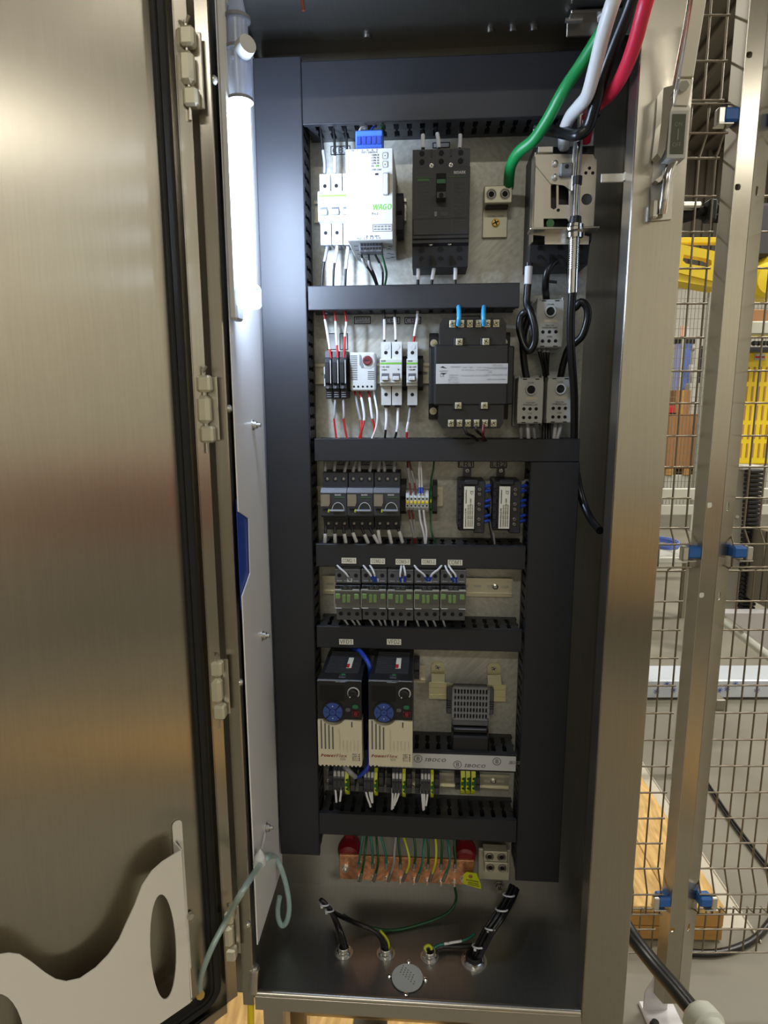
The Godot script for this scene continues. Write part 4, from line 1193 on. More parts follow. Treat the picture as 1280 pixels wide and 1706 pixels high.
func drive(label: String, c: Vector3, s: Vector2) -> Node3D:
	var t := thing("motor_drive", label, "motor drive", Vector3(c.x, c.y, 0))
	var h := s.y / 2
	var w := s.x
	var z := c.z
	# top face falls back towards the panel; the fins show on it
	part(t, "chassis", MB.new().prof([Vector2(0.008, -h * 0.96), Vector2(z - 0.03, -h * 0.96), Vector2(z - 0.03, h * 0.97), Vector2(0.06, h * 1.0), Vector2(0.012, h * 0.96)], -w * 0.485, w * 0.485), "device_black")
	for j in 15:
		part(t, "cooling_rib", MB.new().box(Vector3(w * 0.0, h * 0.985 + 0.0008, z - 0.034 - j * 0.0062), Vector3(w * 0.78, 0.0024, 0.0026)), "charcoal")
	part(t, "upper_front", MB.new().prof([Vector2(z - 0.03, h * 0.1), Vector2(z - 0.003, h * 0.1), Vector2(z - 0.003, h * 0.97), Vector2(z - 0.006, h), Vector2(z - 0.03, h)], -w / 2, w / 2), "device_black")
	part(t, "front_edge", MB.new().box(Vector3(-w * 0.22, h * 0.99, z - 0.0028), Vector3(w * 0.5, 0.0016, 0.0016), 0.0005), "grey")
	part(t, "front_edge", MB.new().box(Vector3(w * 0.33, h * 0.997, z - 0.0028), Vector3(w * 0.3, 0.0016, 0.0016), 0.0005), "grey")
	part(t, "front_edge", MB.new().box(Vector3(w * 0.02, h * 0.97, z - 0.0022), Vector3(w * 0.22, 0.0014, 0.0016), 0.0005), "grey")
	part(t, "display", MB.new().plate(rrect(-w * 0.16, h * 0.7, w * 0.56, h * 0.36, 0.002, 2), [], z - 0.003, z - 0.0026), "void")
	part(t, "latch", MB.new().box(Vector3(w * 0.05, h * 1.0 + 0.001, z - 0.016), Vector3(w * 0.17, 0.003, 0.012), 0.001), "charcoal")
	part(t, "latch_key", MB.new().box(Vector3(w * 0.07, h * 1.0 + 0.003, z - 0.02), Vector3(w * 0.1, 0.002, 0.006), 0.0008), "green")
	part(t, "warning_tag", MB.new().box(Vector3(w * 0.14, h * 0.985 + 0.003, z - 0.07), Vector3(w * 0.12, 0.0012, 0.042)), "paper")
	part(t, "warning_mark", MB.new().box(Vector3(w * 0.115, h * 0.985 + 0.0038, z - 0.056), Vector3(w * 0.07, 0.0006, 0.014)), "red")
	part(t, "speed_knob", MB.new().lathe(Vector3(w * 0.31, h * 0.72, z - 0.003), Vector3(0, 0, 1), [Vector2(0.0078, 0), Vector2(0.0072, 0.0055), Vector2(0.005, 0.0062), Vector2(0, 0.0062)], 22), "black")
	var arc := []
	for i in 15:
		var a := -0.7 + (PI + 1.3) * i / 14.0
		arc.append(Vector3(w * 0.32 + 0.0092 * cos(a), h * 0.72 + 0.0092 * sin(a), z - 0.0028))
	part(t, "knob_scale", MB.new().tube(arc, 0.0012, 6, 1), "grey_light")
	part(t, "knob_dot", MB.new().cyl(Vector3(w * 0.25, h * 0.66, z + 0.002), Vector3(w * 0.25, h * 0.66, z + 0.0036), 0.0012, -1.0, 8), "print_white")
	# cream lower cover, hollowed at the top round the keypad
	var low := [Vector2(-w / 2, h * 0.09), Vector2(-w * 0.41, h * 0.09)]
	for i in 13:
		var a := PI + 0.62 + (PI - 1.24) * i / 12.0
		low.append(Vector2(-w * 0.15 + w * 0.32 * cos(a), h * 0.285 + w * 0.325 * sin(a)))
	low.append_array([Vector2(w * 0.11, h * 0.09), Vector2(w / 2, h * 0.09), Vector2(w / 2, -h * 0.97)])
	for i in 11:
		var x := w * (0.5 - (i + 0.5) / 11.0)
		low.append_array([Vector2(x + w * 0.03, -h * 0.97), Vector2(x + w * 0.012, -h), Vector2(x - w * 0.012, -h), Vector2(x - w * 0.03, -h * 0.97)])
	low.append(Vector2(-w / 2, -h * 0.97))
	part(t, "lower_cover", MB.new().plate(low, [], z - 0.028, z), "cream")
	var kp := Vector3(-w * 0.15, h * 0.285, z - 0.003)
	part(t, "keypad_base", MB.new().cyl(kp, kp + Vector3(0, 0, 0.003), w * 0.25, -1.0, 30), "device_black")
	for i in 4:
		var seg := []
		for j in 8:
			var a := PI / 4 + PI / 2 * i + 0.07 + (PI / 2 - 0.14) * j / 7.0
			seg.append(Vector2(kp.x + w * 0.22 * cos(a), kp.y + w * 0.22 * sin(a)))
		for j in 8:
			var a := PI / 4 + PI / 2 * (i + 1) - 0.14 - (PI / 2 - 0.28) * j / 7.0
			seg.append(Vector2(kp.x + w * 0.085 * cos(a), kp.y + w * 0.085 * sin(a)))
		part(t, "keypad_button", MB.new().plate(seg, [], z - 0.001, z + 0.0012), "keypad_blue")
	part(t, "keypad_button", MB.new().cyl(kp + Vector3(0, 0, 0.002), kp + Vector3(0, 0, 0.0042), w * 0.07, -1.0, 20), "keypad_blue")
	txt(t, "Sel", kp + Vector3(0, 0, 0.0043), 0.002, "ink", 0.004)
	txt(t, "Esc", kp + Vector3(-w * 0.15, 0, 0.0043), 0.0016, "ink", 0.004)
	txt(t, "Enter", kp + Vector3(w * 0.15, 0, 0.0043), 0.0014, "ink", 0.005)
	for g in [-1.0, 1.0]:
		part(t, "arrow_mark", MB.new().plate([Vector2(kp.x - 0.0012, kp.y + g * w * 0.15 - g * 0.001), Vector2(kp.x + 0.0012, kp.y + g * w * 0.15 - g * 0.001), Vector2(kp.x, kp.y + g * w * 0.15 + g * 0.0012)], [], z + 0.001, z + 0.0016), "print_white")
	part(t, "start_button", MB.new().plate(rrect(w * 0.36, h * 0.41, w * 0.13, h * 0.09, 0.003, 4), [], z - 0.003, z - 0.001), "button_green")
	part(t, "stop_button", MB.new().plate(rrect(w * 0.37, h * 0.245, w * 0.17, h * 0.12, 0.0016, 3), [rrect(w * 0.37, h * 0.245, w * 0.145, h * 0.095, 0.0012, 3)], z - 0.003, z - 0.001), "button_red")
	part(t, "stop_dot", MB.new().cyl(Vector3(w * 0.37, h * 0.245, z - 0.003), Vector3(w * 0.37, h * 0.245, z - 0.0008), 0.0034, -1.0, 16), "button_red")
	part(t, "reverse_button", MB.new().plate(rrect(w * 0.19, h * 0.33, w * 0.11, h * 0.075, 0.0024, 4), [], z - 0.003, z - 0.0015), "print_grey")
	for k in 4:
		var l: float = h * [0.35, 0.315, 0.295, 0.275][k]
		part(t, "vent_slot", MB.new().plate(rrect(-w * (0.42 - 0.087 * k), -h * 0.6 + l, w * 0.032, l * 2 - 0.001, 0.0011, 2), [], z, z + 0.0003), "grey_mid")
	for k in 6:
		var l2: float = h * (0.255 if k == 0 else 0.125)
		part(t, "vent_groove", MB.new().plate(rrect(w * (0.0 + 0.083 * k), -h * 0.62 + l2, w * 0.03, l2 * 2, 0.001, 2), [], z, z + 0.0003), "tin")
	txt(t, "Power", Vector3(-w * 0.27, -h * 0.745, z + 0.0003), 0.0052, "print_red", w * 0.34, "Droid Sans Bold", 0.0, 0.2)
	txt(t, "Flex", Vector3(w * 0.035, -h * 0.745, z + 0.0003), 0.0052, "print_red", w * 0.24, "Droid Sans", 0.0, 0.2)
	txt(t, "525", Vector3(w * 0.06, -h * 0.825, z + 0.0003), 0.003, "ink_grey", w * 0.12)
	for j in 4:
		txt(t, ["ENET", "LINK", "RLY 1", "RLY 2"][j], Vector3(w * 0.34, -h * (0.7 + 0.045 * j), z + 0.0003), 0.0016, "ink", w * 0.11)
		part(t, "status_dot", MB.new().cyl(Vector3(w * 0.44, -h * (0.7 + 0.045 * j), z), Vector3(w * 0.44, -h * (0.7 + 0.045 * j), z + 0.0004), 0.0011, -1.0, 8), "ink")
	part(t, "plug_mark", MB.new().box(Vector3(w * 0.28, -h * 0.005, z + 0.0002), Vector3(0.0016, 0.008, 0.0004)), "ink")
	part(t, "plug_mark", MB.new().cyl(Vector3(w * 0.28, h * 0.055, z), Vector3(w * 0.28, h * 0.055, z + 0.0004), 0.001, -1.0, 8), "ink")
	return t


func rail_bracket(label: String, at: Vector3, turn: float) -> void:
	var t := thing("angled_bracket", label, "bracket", at, "", Vector3(0, 0, turn))
	part(t, "tongue", MB.new().plate([Vector2(-0.0125, -0.03), Vector2(0.0125, -0.03), Vector2(0.0125, 0.012), Vector2(0.008, 0.018), Vector2(-0.008, 0.018), Vector2(-0.0125, 0.012)], [], 0.0005, 0.003), "zinc_gold")
	part(t, "stand_off", MB.new().prof([Vector2(0.0015, -0.006), Vector2(0.0035, -0.006), Vector2(0.022, -0.03), Vector2(0.022, -0.034), Vector2(0.0195, -0.032)], -0.0125, 0.0125), "zinc_gold")
	screw(t, 0.0048, "zinc", Vector3(0, 0.008, 0.003))


func heater(c: Vector3, s: Vector2) -> void:
	var t := thing("cabinet_heater", "dark grey cabinet heater with a slotted grille below the two brackets", "heater", Vector3(c.x, c.y, 0))
	var w := s.x
	var h := s.y / 2
	var z := c.z
	part(t, "clip_body", MB.new().box(Vector3(0, -0.004, 0.03), Vector3(w * 1.28, s.y * 0.8, 0.018), 0.002), "grey_mid")
	for g in [-1.0, 1.0]:
		for j in 4:
			part(t, "side_rib", MB.new().box(Vector3(g * w * 0.58, -h * (0.1 + j * 0.14), 0.039), Vector3(w * 0.12, 0.0012, 0.002)), "black")
	part(t, "body", MB.new().box(Vector3(0, -0.004, z - 0.018), Vector3(w * 0.96, s.y * 0.9, 0.028), 0.002), "device_black")
	var holes := []
	for j in 5:
		for i in 11:
			holes.append(rrect((i - 5) * w * 0.083, h * (0.72 - j * 0.37), w * 0.05, h * (0.28 if j != 1 else 0.24), 0.0008, 1))
	part(t, "grille", MB.new().plate(rrect(0, 0, w, s.y, 0.004, 3), holes, z - 0.006, z), "grey", "slotted grille")
	part(t, "grille_back", MB.new().box(Vector3(0, 0, z - 0.007), Vector3(w * 0.94, s.y * 0.94, 0.001)), "void")
	screws(t, [Vector3(-w * 0.45, h * 0.88, z), Vector3(w * 0.45, h * 0.88, z), Vector3(-w * 0.45, -h * 0.88, z), Vector3(w * 0.45, -h * 0.88, z)], 0.002, "steel_rough")
	part(t, "lower_block", MB.new().box(Vector3(0.0, -h * 1.2, z - 0.014), Vector3(w * 0.98, h * 0.36, 0.026), 0.002), "grey_mid")
	part(t, "mounting_tray", MB.new().box(Vector3(0.0, -h * 1.62, z - 0.012), Vector3(w * 0.98, h * 0.34, 0.03), 0.003), "black")
	part(t, "tray_edge", MB.new().box(Vector3(0.0, -h * 1.5, z + 0.0035), Vector3(w * 0.84, h * 0.05, 0.002), 0.0008), "grey")
	part(t, "lower_box", MB.new().box(Vector3(0.0, -h * 2.4, z - 0.008), Vector3(w * 1.0, h * 1.2, 0.04), 0.003), "device_black")


func bus_bar(c: Vector3, s: Vector2, cols: Array, ys: Array) -> void:
	var t := thing("ground_bar", "copper grounding bar carrying two rows of clamp bolts", "bus bar", Vector3(c.x, c.y, 0))
	part(t, "bar", MB.new().box(Vector3(0, 0, c.z - 0.003), Vector3(s.x, s.y, 0.006), 0.0008), "copper")
	for x in cols:
		for y in ys:
			var m := MB.new()
			m.lathe(Vector3(x - c.x, y - c.y, c.z), Vector3(0, 0, 1), [Vector2(0.0055, 0), Vector2(0.0055, 0.0012), Vector2(0.0045, 0.0013), Vector2(0.0045, 0.005), Vector2(0.0026, 0.0052), Vector2(0.0026, 0.013), Vector2(0, 0.0135)], 6)
			part(t, "clamp_bolt", m, "zinc")
	for x in [-s.x * 0.455, s.x * 0.43]:
		part(t, "end_bolt", MB.new().lathe(Vector3(x, -0.001 if x < 0 else -s.y * 0.24, c.z), Vector3(0, 0, 1), [Vector2(0.009, 0), Vector2(0.009, 0.001), Vector2(0.0068, 0.0011), Vector2(0.0068, 0.006), Vector2(0.003, 0.0062), Vector2(0.003, 0.011), Vector2(0, 0.0112)], 6), "zinc")


func insulator(label: String, c: Vector3) -> void:
	var t := thing("standoff_insulator", label, "insulator", Vector3(c.x, c.y, 0), "")
	part(t, "bell", MB.new().lathe(Vector3(0, 0, 0.0), Vector3(0, 0, 1), [Vector2(0.018, 0), Vector2(0.0195, 0.004), Vector2(0.0235, 0.018), Vector2(0.0235, c.z - 0.022), Vector2(0.019, c.z - 0.009), Vector2(0.013, c.z - 0.006), Vector2(0, c.z - 0.006)], 26), "dark_red")
	part(t, "neck", MB.new().box(Vector3(0, 0.026, 0.012), Vector3(0.02, 0.022, 0.022), 0.002), "dark_red")
	part(t, "cap_strip", MB.new().box(Vector3(0, 0.0385, 0.012), Vector3(0.021, 0.003, 0.024), 0.0006), "tin")


func cable_gland(label: String, c: Vector3, r: float, dark: bool) -> void:
	var t := thing("cable_gland", label, "cable gland", c, "")
	part(t, "lock_nut", MB.new().lathe(Vector3(0, 0.0, 0), Vector3.UP, [Vector2(r * 1.18, 0.0002), Vector2(r * 1.18, 0.006), Vector2(r * 1.05, 0.0075), Vector2(r * 0.8, 0.0075)], 6), "chrome")
	part(t, "washer", MB.new().lathe(Vector3.ZERO, Vector3.UP, [Vector2(r * 1.35, 0.0002), Vector2(r * 1.35, 0.0012), Vector2(r * 0.9, 0.0012)], 24), "zinc")
	part(t, "threaded_neck", MB.new().lathe(Vector3.ZERO, Vector3.UP, [Vector2(r * 0.86, 0.004), Vector2(r * 0.86, 0.013), Vector2(r * 0.78, 0.014), Vector2(r * 0.68, 0.013), Vector2(r * 0.68, 0.002)], 20), "rubber" if dark else "zinc")
	part(t, "seal", MB.new().cyl(Vector3(0, 0.003, 0), Vector3(0, 0.009, 0), r * 0.68, -1.0, 18), "void")


func vent_drain(c: Vector3, r: float) -> void:
	var t := thing("floor_vent", "round grey perforated vent plate with four screws in the cabinet floor", "vent", c)
	var m := MB.new()
	m.xf = Transform3D(Basis(Vector3.RIGHT, Vector3.FORWARD, Vector3.UP), Vector3.ZERO)
	var holes := []
	for k in 22:
		var i := k % 4
		var j := int(k / 4.0)
		var p := Vector2(-0.45 + 0.17 * j + 0.05 * i, 0.5 - 0.155 * j + 0.16 * i - 0.16) * r
		holes.append(circ(p.x, p.y, r * 0.055, 6))
	m.plate(circ(0, 0, r, 32), holes, 0.0015, 0.0035)
	part(t, "cover_plate", m, "grey_light")
	part(t, "rim", MB.new().lathe(Vector3.ZERO, Vector3.UP, [Vector2(r * 1.02, 0.0003), Vector2(r * 1.02, 0.0015), Vector2(r * 0.3, 0.0015)], 32), "ink")
	for k in 4:
		var a := TAU * k / 4 + 0.05
		part(t, "screw", MB.new().lathe(Vector3(cos(a) * r * 1.16, 0.0003, sin(a) * r * 1.16), Vector3.UP, [Vector2(0.0045, 0), Vector2(0.0042, 0.003), Vector2(0.0025, 0.005), Vector2(0, 0.0055)], 10), "chrome")


func panel_gear() -> void:
	ducts_and_rails()
	row_one()
	row_two()
	row_three()
	row_four()
	row_five()
	row_six()
	bottom_gear()
	feeder_cables()
	wires()


func ducts_and_rails() -> void:
	var l := duct("tall black wire duct running down the hinge side of the panel", Vector3(-0.2345, 1.385, 0.075), Vector2(0.075, 1.375))
	duct("black wire duct across the very top of the panel", Vector3(0.0311, 2.0207, 0.075), Vector2(0.4548, 0.0885))
	duct("short black wire duct just under the power supply and upper breakers", Vector3(-0.0243, 1.7177, 0.075), Vector2(0.3406, 0.0379))
	duct("black wire duct under the transformer, reaching over the right duct's top end", Vector3(0.0312, 1.4711, 0.075), Vector2(0.4414, 0.038))
	duct("black wire duct carrying the labels COM2-1 to COM1", Vector3(-0.0103, 1.2875, 0.075), Vector2(0.3616, 0.0405))
	duct("black wire duct carrying the labels VFD1 and VFD2", Vector3(-0.0117, 1.1377, 0.075), Vector2(0.3624, 0.0397))
	var taped := duct("black wire duct faced with grey printed maker's tape behind the drives", Vector3(-0.0136, 0.9034, 0.075), Vector2(0.3648, 0.036))
	duct("lowest black wire duct, above the copper grounding bar", Vector3(-0.0122, 0.7655, 0.075), Vector2(0.3689, 0.0438))
	duct("tall black wire duct down the handle side, below the transformer duct", Vector3(0.2135, 1.058, 0.076), Vector2(0.0799, 0.7873))
	var tape := part(taped, "tape", MB.new().box(Vector3(0.055, 0, 0.0754), Vector3(0.25, 0.029, 0.0006)), "paper_grey", "grey printed tape")
	for k in 4:
		var x: float = [-0.052, 0.015, 0.087, 0.158][k]
		var y := 0.004 if k % 2 == 1 else -0.005
		if k == 0:
			txt(tape, "IBOCO", Vector3(x - 0.005, y, 0.0758), 0.0065, "ink_grey", 0.034, "Droid Sans Bold", 0.0, 0.25)
			continue
		part(tape, "emblem", MB.new().lathe(Vector3(x - 0.012, y, 0.0757), Vector3.BACK, [Vector2(0.0078, 0), Vector2(0.0078, 0.0003), Vector2(0.0064, 0.0003), Vector2(0.0064, 0)], 20), "ink_grey")
		txt(tape, "B", Vector3(x - 0.012, y, 0.0758), 0.008, "ink_grey", 0.0, "Droid Sans Bold")
		txt(tape, "IBOCO", Vector3(x + 0.02, y - 0.0015, 0.0758), 0.0065, "ink_grey", 0.038 if k < 3 else 0.02, "Droid Sans Bold", 0.0, 0.25)
	rail("short mounting rail behind the power supply", Vector3(-0.115, 1.8683, 0), Vector2(0.1554, 0.0343))
	rail("mounting rail behind the thermostat and small breakers", Vector3(-0.0935, 1.6002, 0), Vector2(0.2086, 0.0342))
	rail("mounting rail behind the three motor starters", Vector3(-0.0845, 1.3827, 0), Vector2(0.2297, 0.0366))
	rail("long mounting rail behind the green-levered breakers, bare at one end", Vector3(-0.0162, 1.214, 0), Vector2(0.3511, 0.0348))
	rail("mounting rail behind the two motor drives", Vector3(-0.101, 1.0409, 0), Vector2(0.205, 0.0356))
	rail("mounting rail behind the lowest terminal blocks", Vector3(-0.0133, 0.8197, 0), Vector2(0.3585, 0.0312))


func row_one() -> void:
	var c := breaker("three-pole white breaker partly hidden behind the power supply", Vector3(-0.1484, 1.8582, 0.066), Vector2(0.056, 0.1076), 3, true)
	power_supply(Vector3(-0.0865, 1.8506, 0.145), Vector2(0.069, 0.1257))
	end_block("dark end clamp at the right of the power supply", Vector3(-0.0488, 1.8513, 0.05), Vector2(0.0165, 0.0626))
	var m := moulded_breaker("black three-pole case breaker in the middle of the upper row", Vector3(0.0193, 1.8507, 0.085), Vector2(0.0891, 0.1724))
	breaker_front(m, Vector3(0.0193, 1.8507, 0.085), Vector2(0.0891, 0.1724))
	ground_lug("two-hole pale lug that holds the thick green cable", Vector3(0.1121, 1.8578, 0.035), Vector2(0.0448, 0.0728))
	panel_label("CB3", Vector3(-0.1475, 1.9654, 0), Vector2(0.0333, 0.0139), 0.62, "paper_grey", "behind the upper white breaker's wires", true)
	panel_label("", Vector3(0.0204, 1.9685, 0), Vector2(0.0287, 0.0091), 0.62, "paper_grey", "above the black case breaker", true)
	main_switch()


func main_switch() -> void:
	var d := moulded_breaker("black main breaker behind the steel linkage plate", Vector3(0.2056, 1.8479, 0.09), Vector2(0.091, 0.1703))
	var c := Vector3(0.2015, 1.8491, 0.112)
	var t := thing("linkage_plate", "bright steel plate with linkage bars mounted over the main breaker", "linkage")
	var z := 0.112
	var slot := [Vector2(0.1814, 1.8679), Vector2(0.1897, 1.8694), Vector2(0.1911, 1.836), Vector2(0.1872, 1.8335), Vector2(0.1827, 1.8362)]
	var win := [Vector2(0.1927, 1.8693), Vector2(0.2007, 1.8683), Vector2(0.208, 1.8606), Vector2(0.209, 1.8397), Vector2(0.194, 1.8401)]
	var win2 := [Vector2(0.1727, 1.8212), Vector2(0.2073, 1.8205), Vector2(0.211, 1.8153), Vector2(0.2114, 1.8086), Vector2(0.1732, 1.8094)]
	var hole := Vector3(0.235, 1.8467, 0.112)
	part(t, "plate", MB.new().plate([Vector2(0.1561, 1.9065), Vector2(0.1603, 1.9113), Vector2(0.2413, 1.9082), Vector2(0.2434, 1.9025), Vector2(0.2469, 1.9008), Vector2(0.2472, 1.848), Vector2(0.2469, 1.8053), Vector2(0.2346, 1.8038), Vector2(0.2341, 1.7962), Vector2(0.2413, 1.7944), Vector2(0.2409, 1.7833), Vector2(0.176, 1.7846), Vector2(0.1755, 1.7965), Vector2(0.1575, 1.7986), Vector2(0.1565, 1.8502)], [slot, win, win2, circ(hole.x, hole.y, 0.008, 18)], z - 0.0025, z), "steel_plain")
	part(t, "shoulder_plate", MB.new().plate([Vector2(0.1575, 1.909), Vector2(0.1819, 1.9075), Vector2(0.1874, 1.9025), Vector2(0.2117, 1.9035), Vector2(0.2112, 1.8583), Vector2(0.2004, 1.866), Vector2(0.1809, 1.8689), Vector2(0.158, 1.8951)], [], z + 0.0003, z + 0.0025), "steel_plain")
	part(t, "top_tab", MB.new().box(Vector3(0.1714, 1.9157, 0.108), Vector3(0.022, 0.009, 0.016), 0.001), "steel_plain")
	part(t, "side_return", MB.new().box(Vector3(0.1577 - 0.0005, 1.8508, z - 0.014), Vector3(0.002, 0.125, 0.028)), "steel_plain")
	part(t, "latch_block", MB.new().box(Vector3(0.2012, 1.886, 0.118), Vector3(0.018, 0.017, 0.012), 0.002), "grey")
	part(t, "latch_eye", MB.new().cyl(Vector3(0.2014, 1.8887, 0.1245), Vector3(0.2012, 1.8884, 0.1255), 0.003), "void")
	for p in [Vector3(0.1858, 1.8958, 0.1145), Vector3(0.1862, 1.8773, 0.1145)]:
		part(t, "rivet", MB.new().lathe(p, Vector3.BACK, [Vector2(0.005, 0), Vector2(0.0045, 0.003), Vector2(0.002, 0.0045), Vector2(0, 0.0048)], 14), "zinc")
	part(t, "hole_insert", MB.new().cyl(Vector3(hole.x, hole.y, z - 0.004), Vector3(hole.x, hole.y, z - 0.002), 0.008, -1.0, 18), "charcoal")
	for p in [Vector3(0.2367, 1.8895, 0.1122), Vector3(0.2318, 1.8831, 0.1122), Vector3(0.2418, 1.8828, 0.1122), Vector3(0.1939, 1.8325, 0.1122)]:
		part(t, "small_hole", MB.new().cyl(p, p + Vector3(0, 0, 0.0002), 0.0024, -1.0, 12), "void")
	part(t, "mark", MB.new().cyl(Vector3(0.183, 1.8146, 0.1105), Vector3(0.183, 1.8145, 0.1108), 0.006, -1.0, 14), "print_dim_green")
	part(t, "bottom_fold", MB.new().box(Vector3(0.1999, 1.8012, 0.122), Vector3(0.1, 0.003, 0.03), 0.001), "steel_plain")
	part(t, "lever_strip", MB.new().tube([Vector3(0.2137, 1.9223, 0.12), Vector3(0.2121, 1.9021, 0.12), Vector3(0.213, 1.857, 0.118)], 0.0035, 6, 2), "steel_plain")
	# the operating rod, its nuts and the sheathed cable below
	var r := thing("operating_rod", "chromed operating rod with lock nuts running down in front of the linkage plate", "rod")
	part(r, "shaft", MB.new().tube([Vector3(0.2152, 1.965, 0.13), Vector3(0.2168, 1.924, 0.13), Vector3(0.2158, 1.8678, 0.13), Vector3(0.2159, 1.8038, 0.13)], 0.0047, 12, 4), "chrome")
	part(r, "sleeve", MB.new().tube([Vector3(0.2153, 1.7888, 0.13), Vector3(0.2158, 1.7518, 0.13), Vector3(0.2169, 1.7111, 0.128)], 0.0078, 14, 3), "chrome")
	var th := MB.new()
	for k in 14:
		var q: Vector3 = Vector3(0.2155, 1.7838, 0.13).lerp(Vector3(0.2161, 1.745, 0.13), k / 13.0)
		th.cyl(q, q + Vector3(0, 0.0012, 0), 0.0083, -1.0, 14)
	part(r, "thread", th, "steel_plain")
	part(r, "bushing", MB.new().cyl(Vector3(0.2164, 1.8727, 0.13), Vector3(0.2161, 1.8613, 0.13), 0.0066, -1.0, 14), "device_black")
	part(r, "bushing", MB.new().cyl(Vector3(0.2161, 1.8179, 0.13), Vector3(0.2157, 1.8079, 0.13), 0.0082, 0.009, 14), "device_black")
	for q in [[Vector3(0.2157, 1.8071, 0.13), Vector3(0.2155, 1.803, 0.13), 0.0125], [Vector3(0.2151, 1.8021, 0.13), Vector3(0.2153, 1.798, 0.13), 0.0135], [Vector3(0.2154, 1.7946, 0.13), Vector3(0.2153, 1.788, 0.13), 0.0132]]:
		part(r, "lock_nut", MB.new().cyl(q[0], q[1], q[2], -1.0, 6), "chrome")
	part(r, "end_screw", MB.new().cyl(Vector3(0.216, 1.9665, 0.13), Vector3(0.2157, 1.954, 0.13), 0.0055, 0.0065, 8), "zinc")
	part(r, "sheathed_cable", MB.new().tube([Vector3(0.2168, 1.712, 0.128), Vector3(0.2181, 1.6668, 0.12), Vector3(0.2246, 1.6139, 0.11), Vector3(0.2355, 1.5589, 0.09), Vector3(0.2455, 1.4855, 0.062), Vector3(0.251, 1.4447, 0.055), Vector3(0.2613, 1.3944, 0.06), Vector3(0.2704, 1.3618, 0.09), Vector3(0.2714, 1.3519, 0.15)], 0.0062, 10, 5), "cable_black", "black sheathed cable")


func row_two() -> void:
	fuse_holders(Vector3(-0.1539, 1.5972, 0.062), Vector2(0.0375, 0.0807))
	thermostat(Vector3(-0.1091, 1.6017, 0.045), Vector2(0.043, 0.0637))
	breaker("two-pole white breaker in the second row, right of the thermostat", Vector3(-0.0599, 1.5975, 0.07), Vector2(0.0363, 0.1038), 2, false)
	breaker("single-pole white breaker standing alone left of the big transformer", Vector3(-0.0247, 1.5972, 0.07), Vector2(0.0183, 0.1036), 1, false)
	end_block("dark end clamp right of the single-pole breaker", Vector3(-0.013, 1.5993, 0.04), Vector2(0.0122, 0.0577))
	end_block("dark end clamp between single-pole breaker and two-pole breaker", Vector3(-0.0391, 1.5992, 0.035), Vector2(0.0092, 0.057))
	end_block("dark end clamp between fuse holders and thermostat", Vector3(-0.1382, 1.5971, 0.03), Vector2(0.0104, 0.0557))
	transformer(Vector3(0.0728, 1.5942, 0.105), Vector2(0.1365, 0.1721))
	distribution_block("grey power distribution block, uppermost of the three", Vector3(0.1963, 1.6744, 0.068), Vector2(0.0414, 0.0773))
	distribution_block("grey power distribution block in the lower pair, next to the transformer", Vector3(0.17, 1.5519, 0.068), Vector2(0.04, 0.0768))
	distribution_block("grey power distribution block in the lower pair, next to the sheathed black cable", Vector3(0.2174, 1.5527, 0.068), Vector2(0.0392, 0.0766))
	panel_label("BOT\nTHERMOSTAT", Vector3(-0.1133, 1.6914, 0), Vector2(0.0294, 0.0131), 0.5, "paper_grey", "above the thermostat", true)
	panel_label("CB4", Vector3(-0.0612, 1.6903, 0), Vector2(0.0277, 0.0121), 0.62, "paper_grey", "behind the wires of the two-pole breaker", true)
	panel_label("CB5", Vector3(-0.0254, 1.6899, 0), Vector2(0.0291, 0.012), 0.62, "paper_grey", "above the single-pole breaker", true)
	panel_label("", Vector3(-0.1672, 1.6559, 0), Vector2(0.0181, 0.0286), 0.25, "paper_grey", "behind the slim fuse holders", true)
	panel_label("", Vector3(-0.1465, 1.6557, 0), Vector2(0.0149, 0.0286), 0.25, "paper_grey", "behind the rightmost fuse holder", true)
	panel_label("", Vector3(0.0697, 1.6928, 0), Vector2(0.0411, 0.008), 0.62, "paper_grey", "just above the big transformer", true)


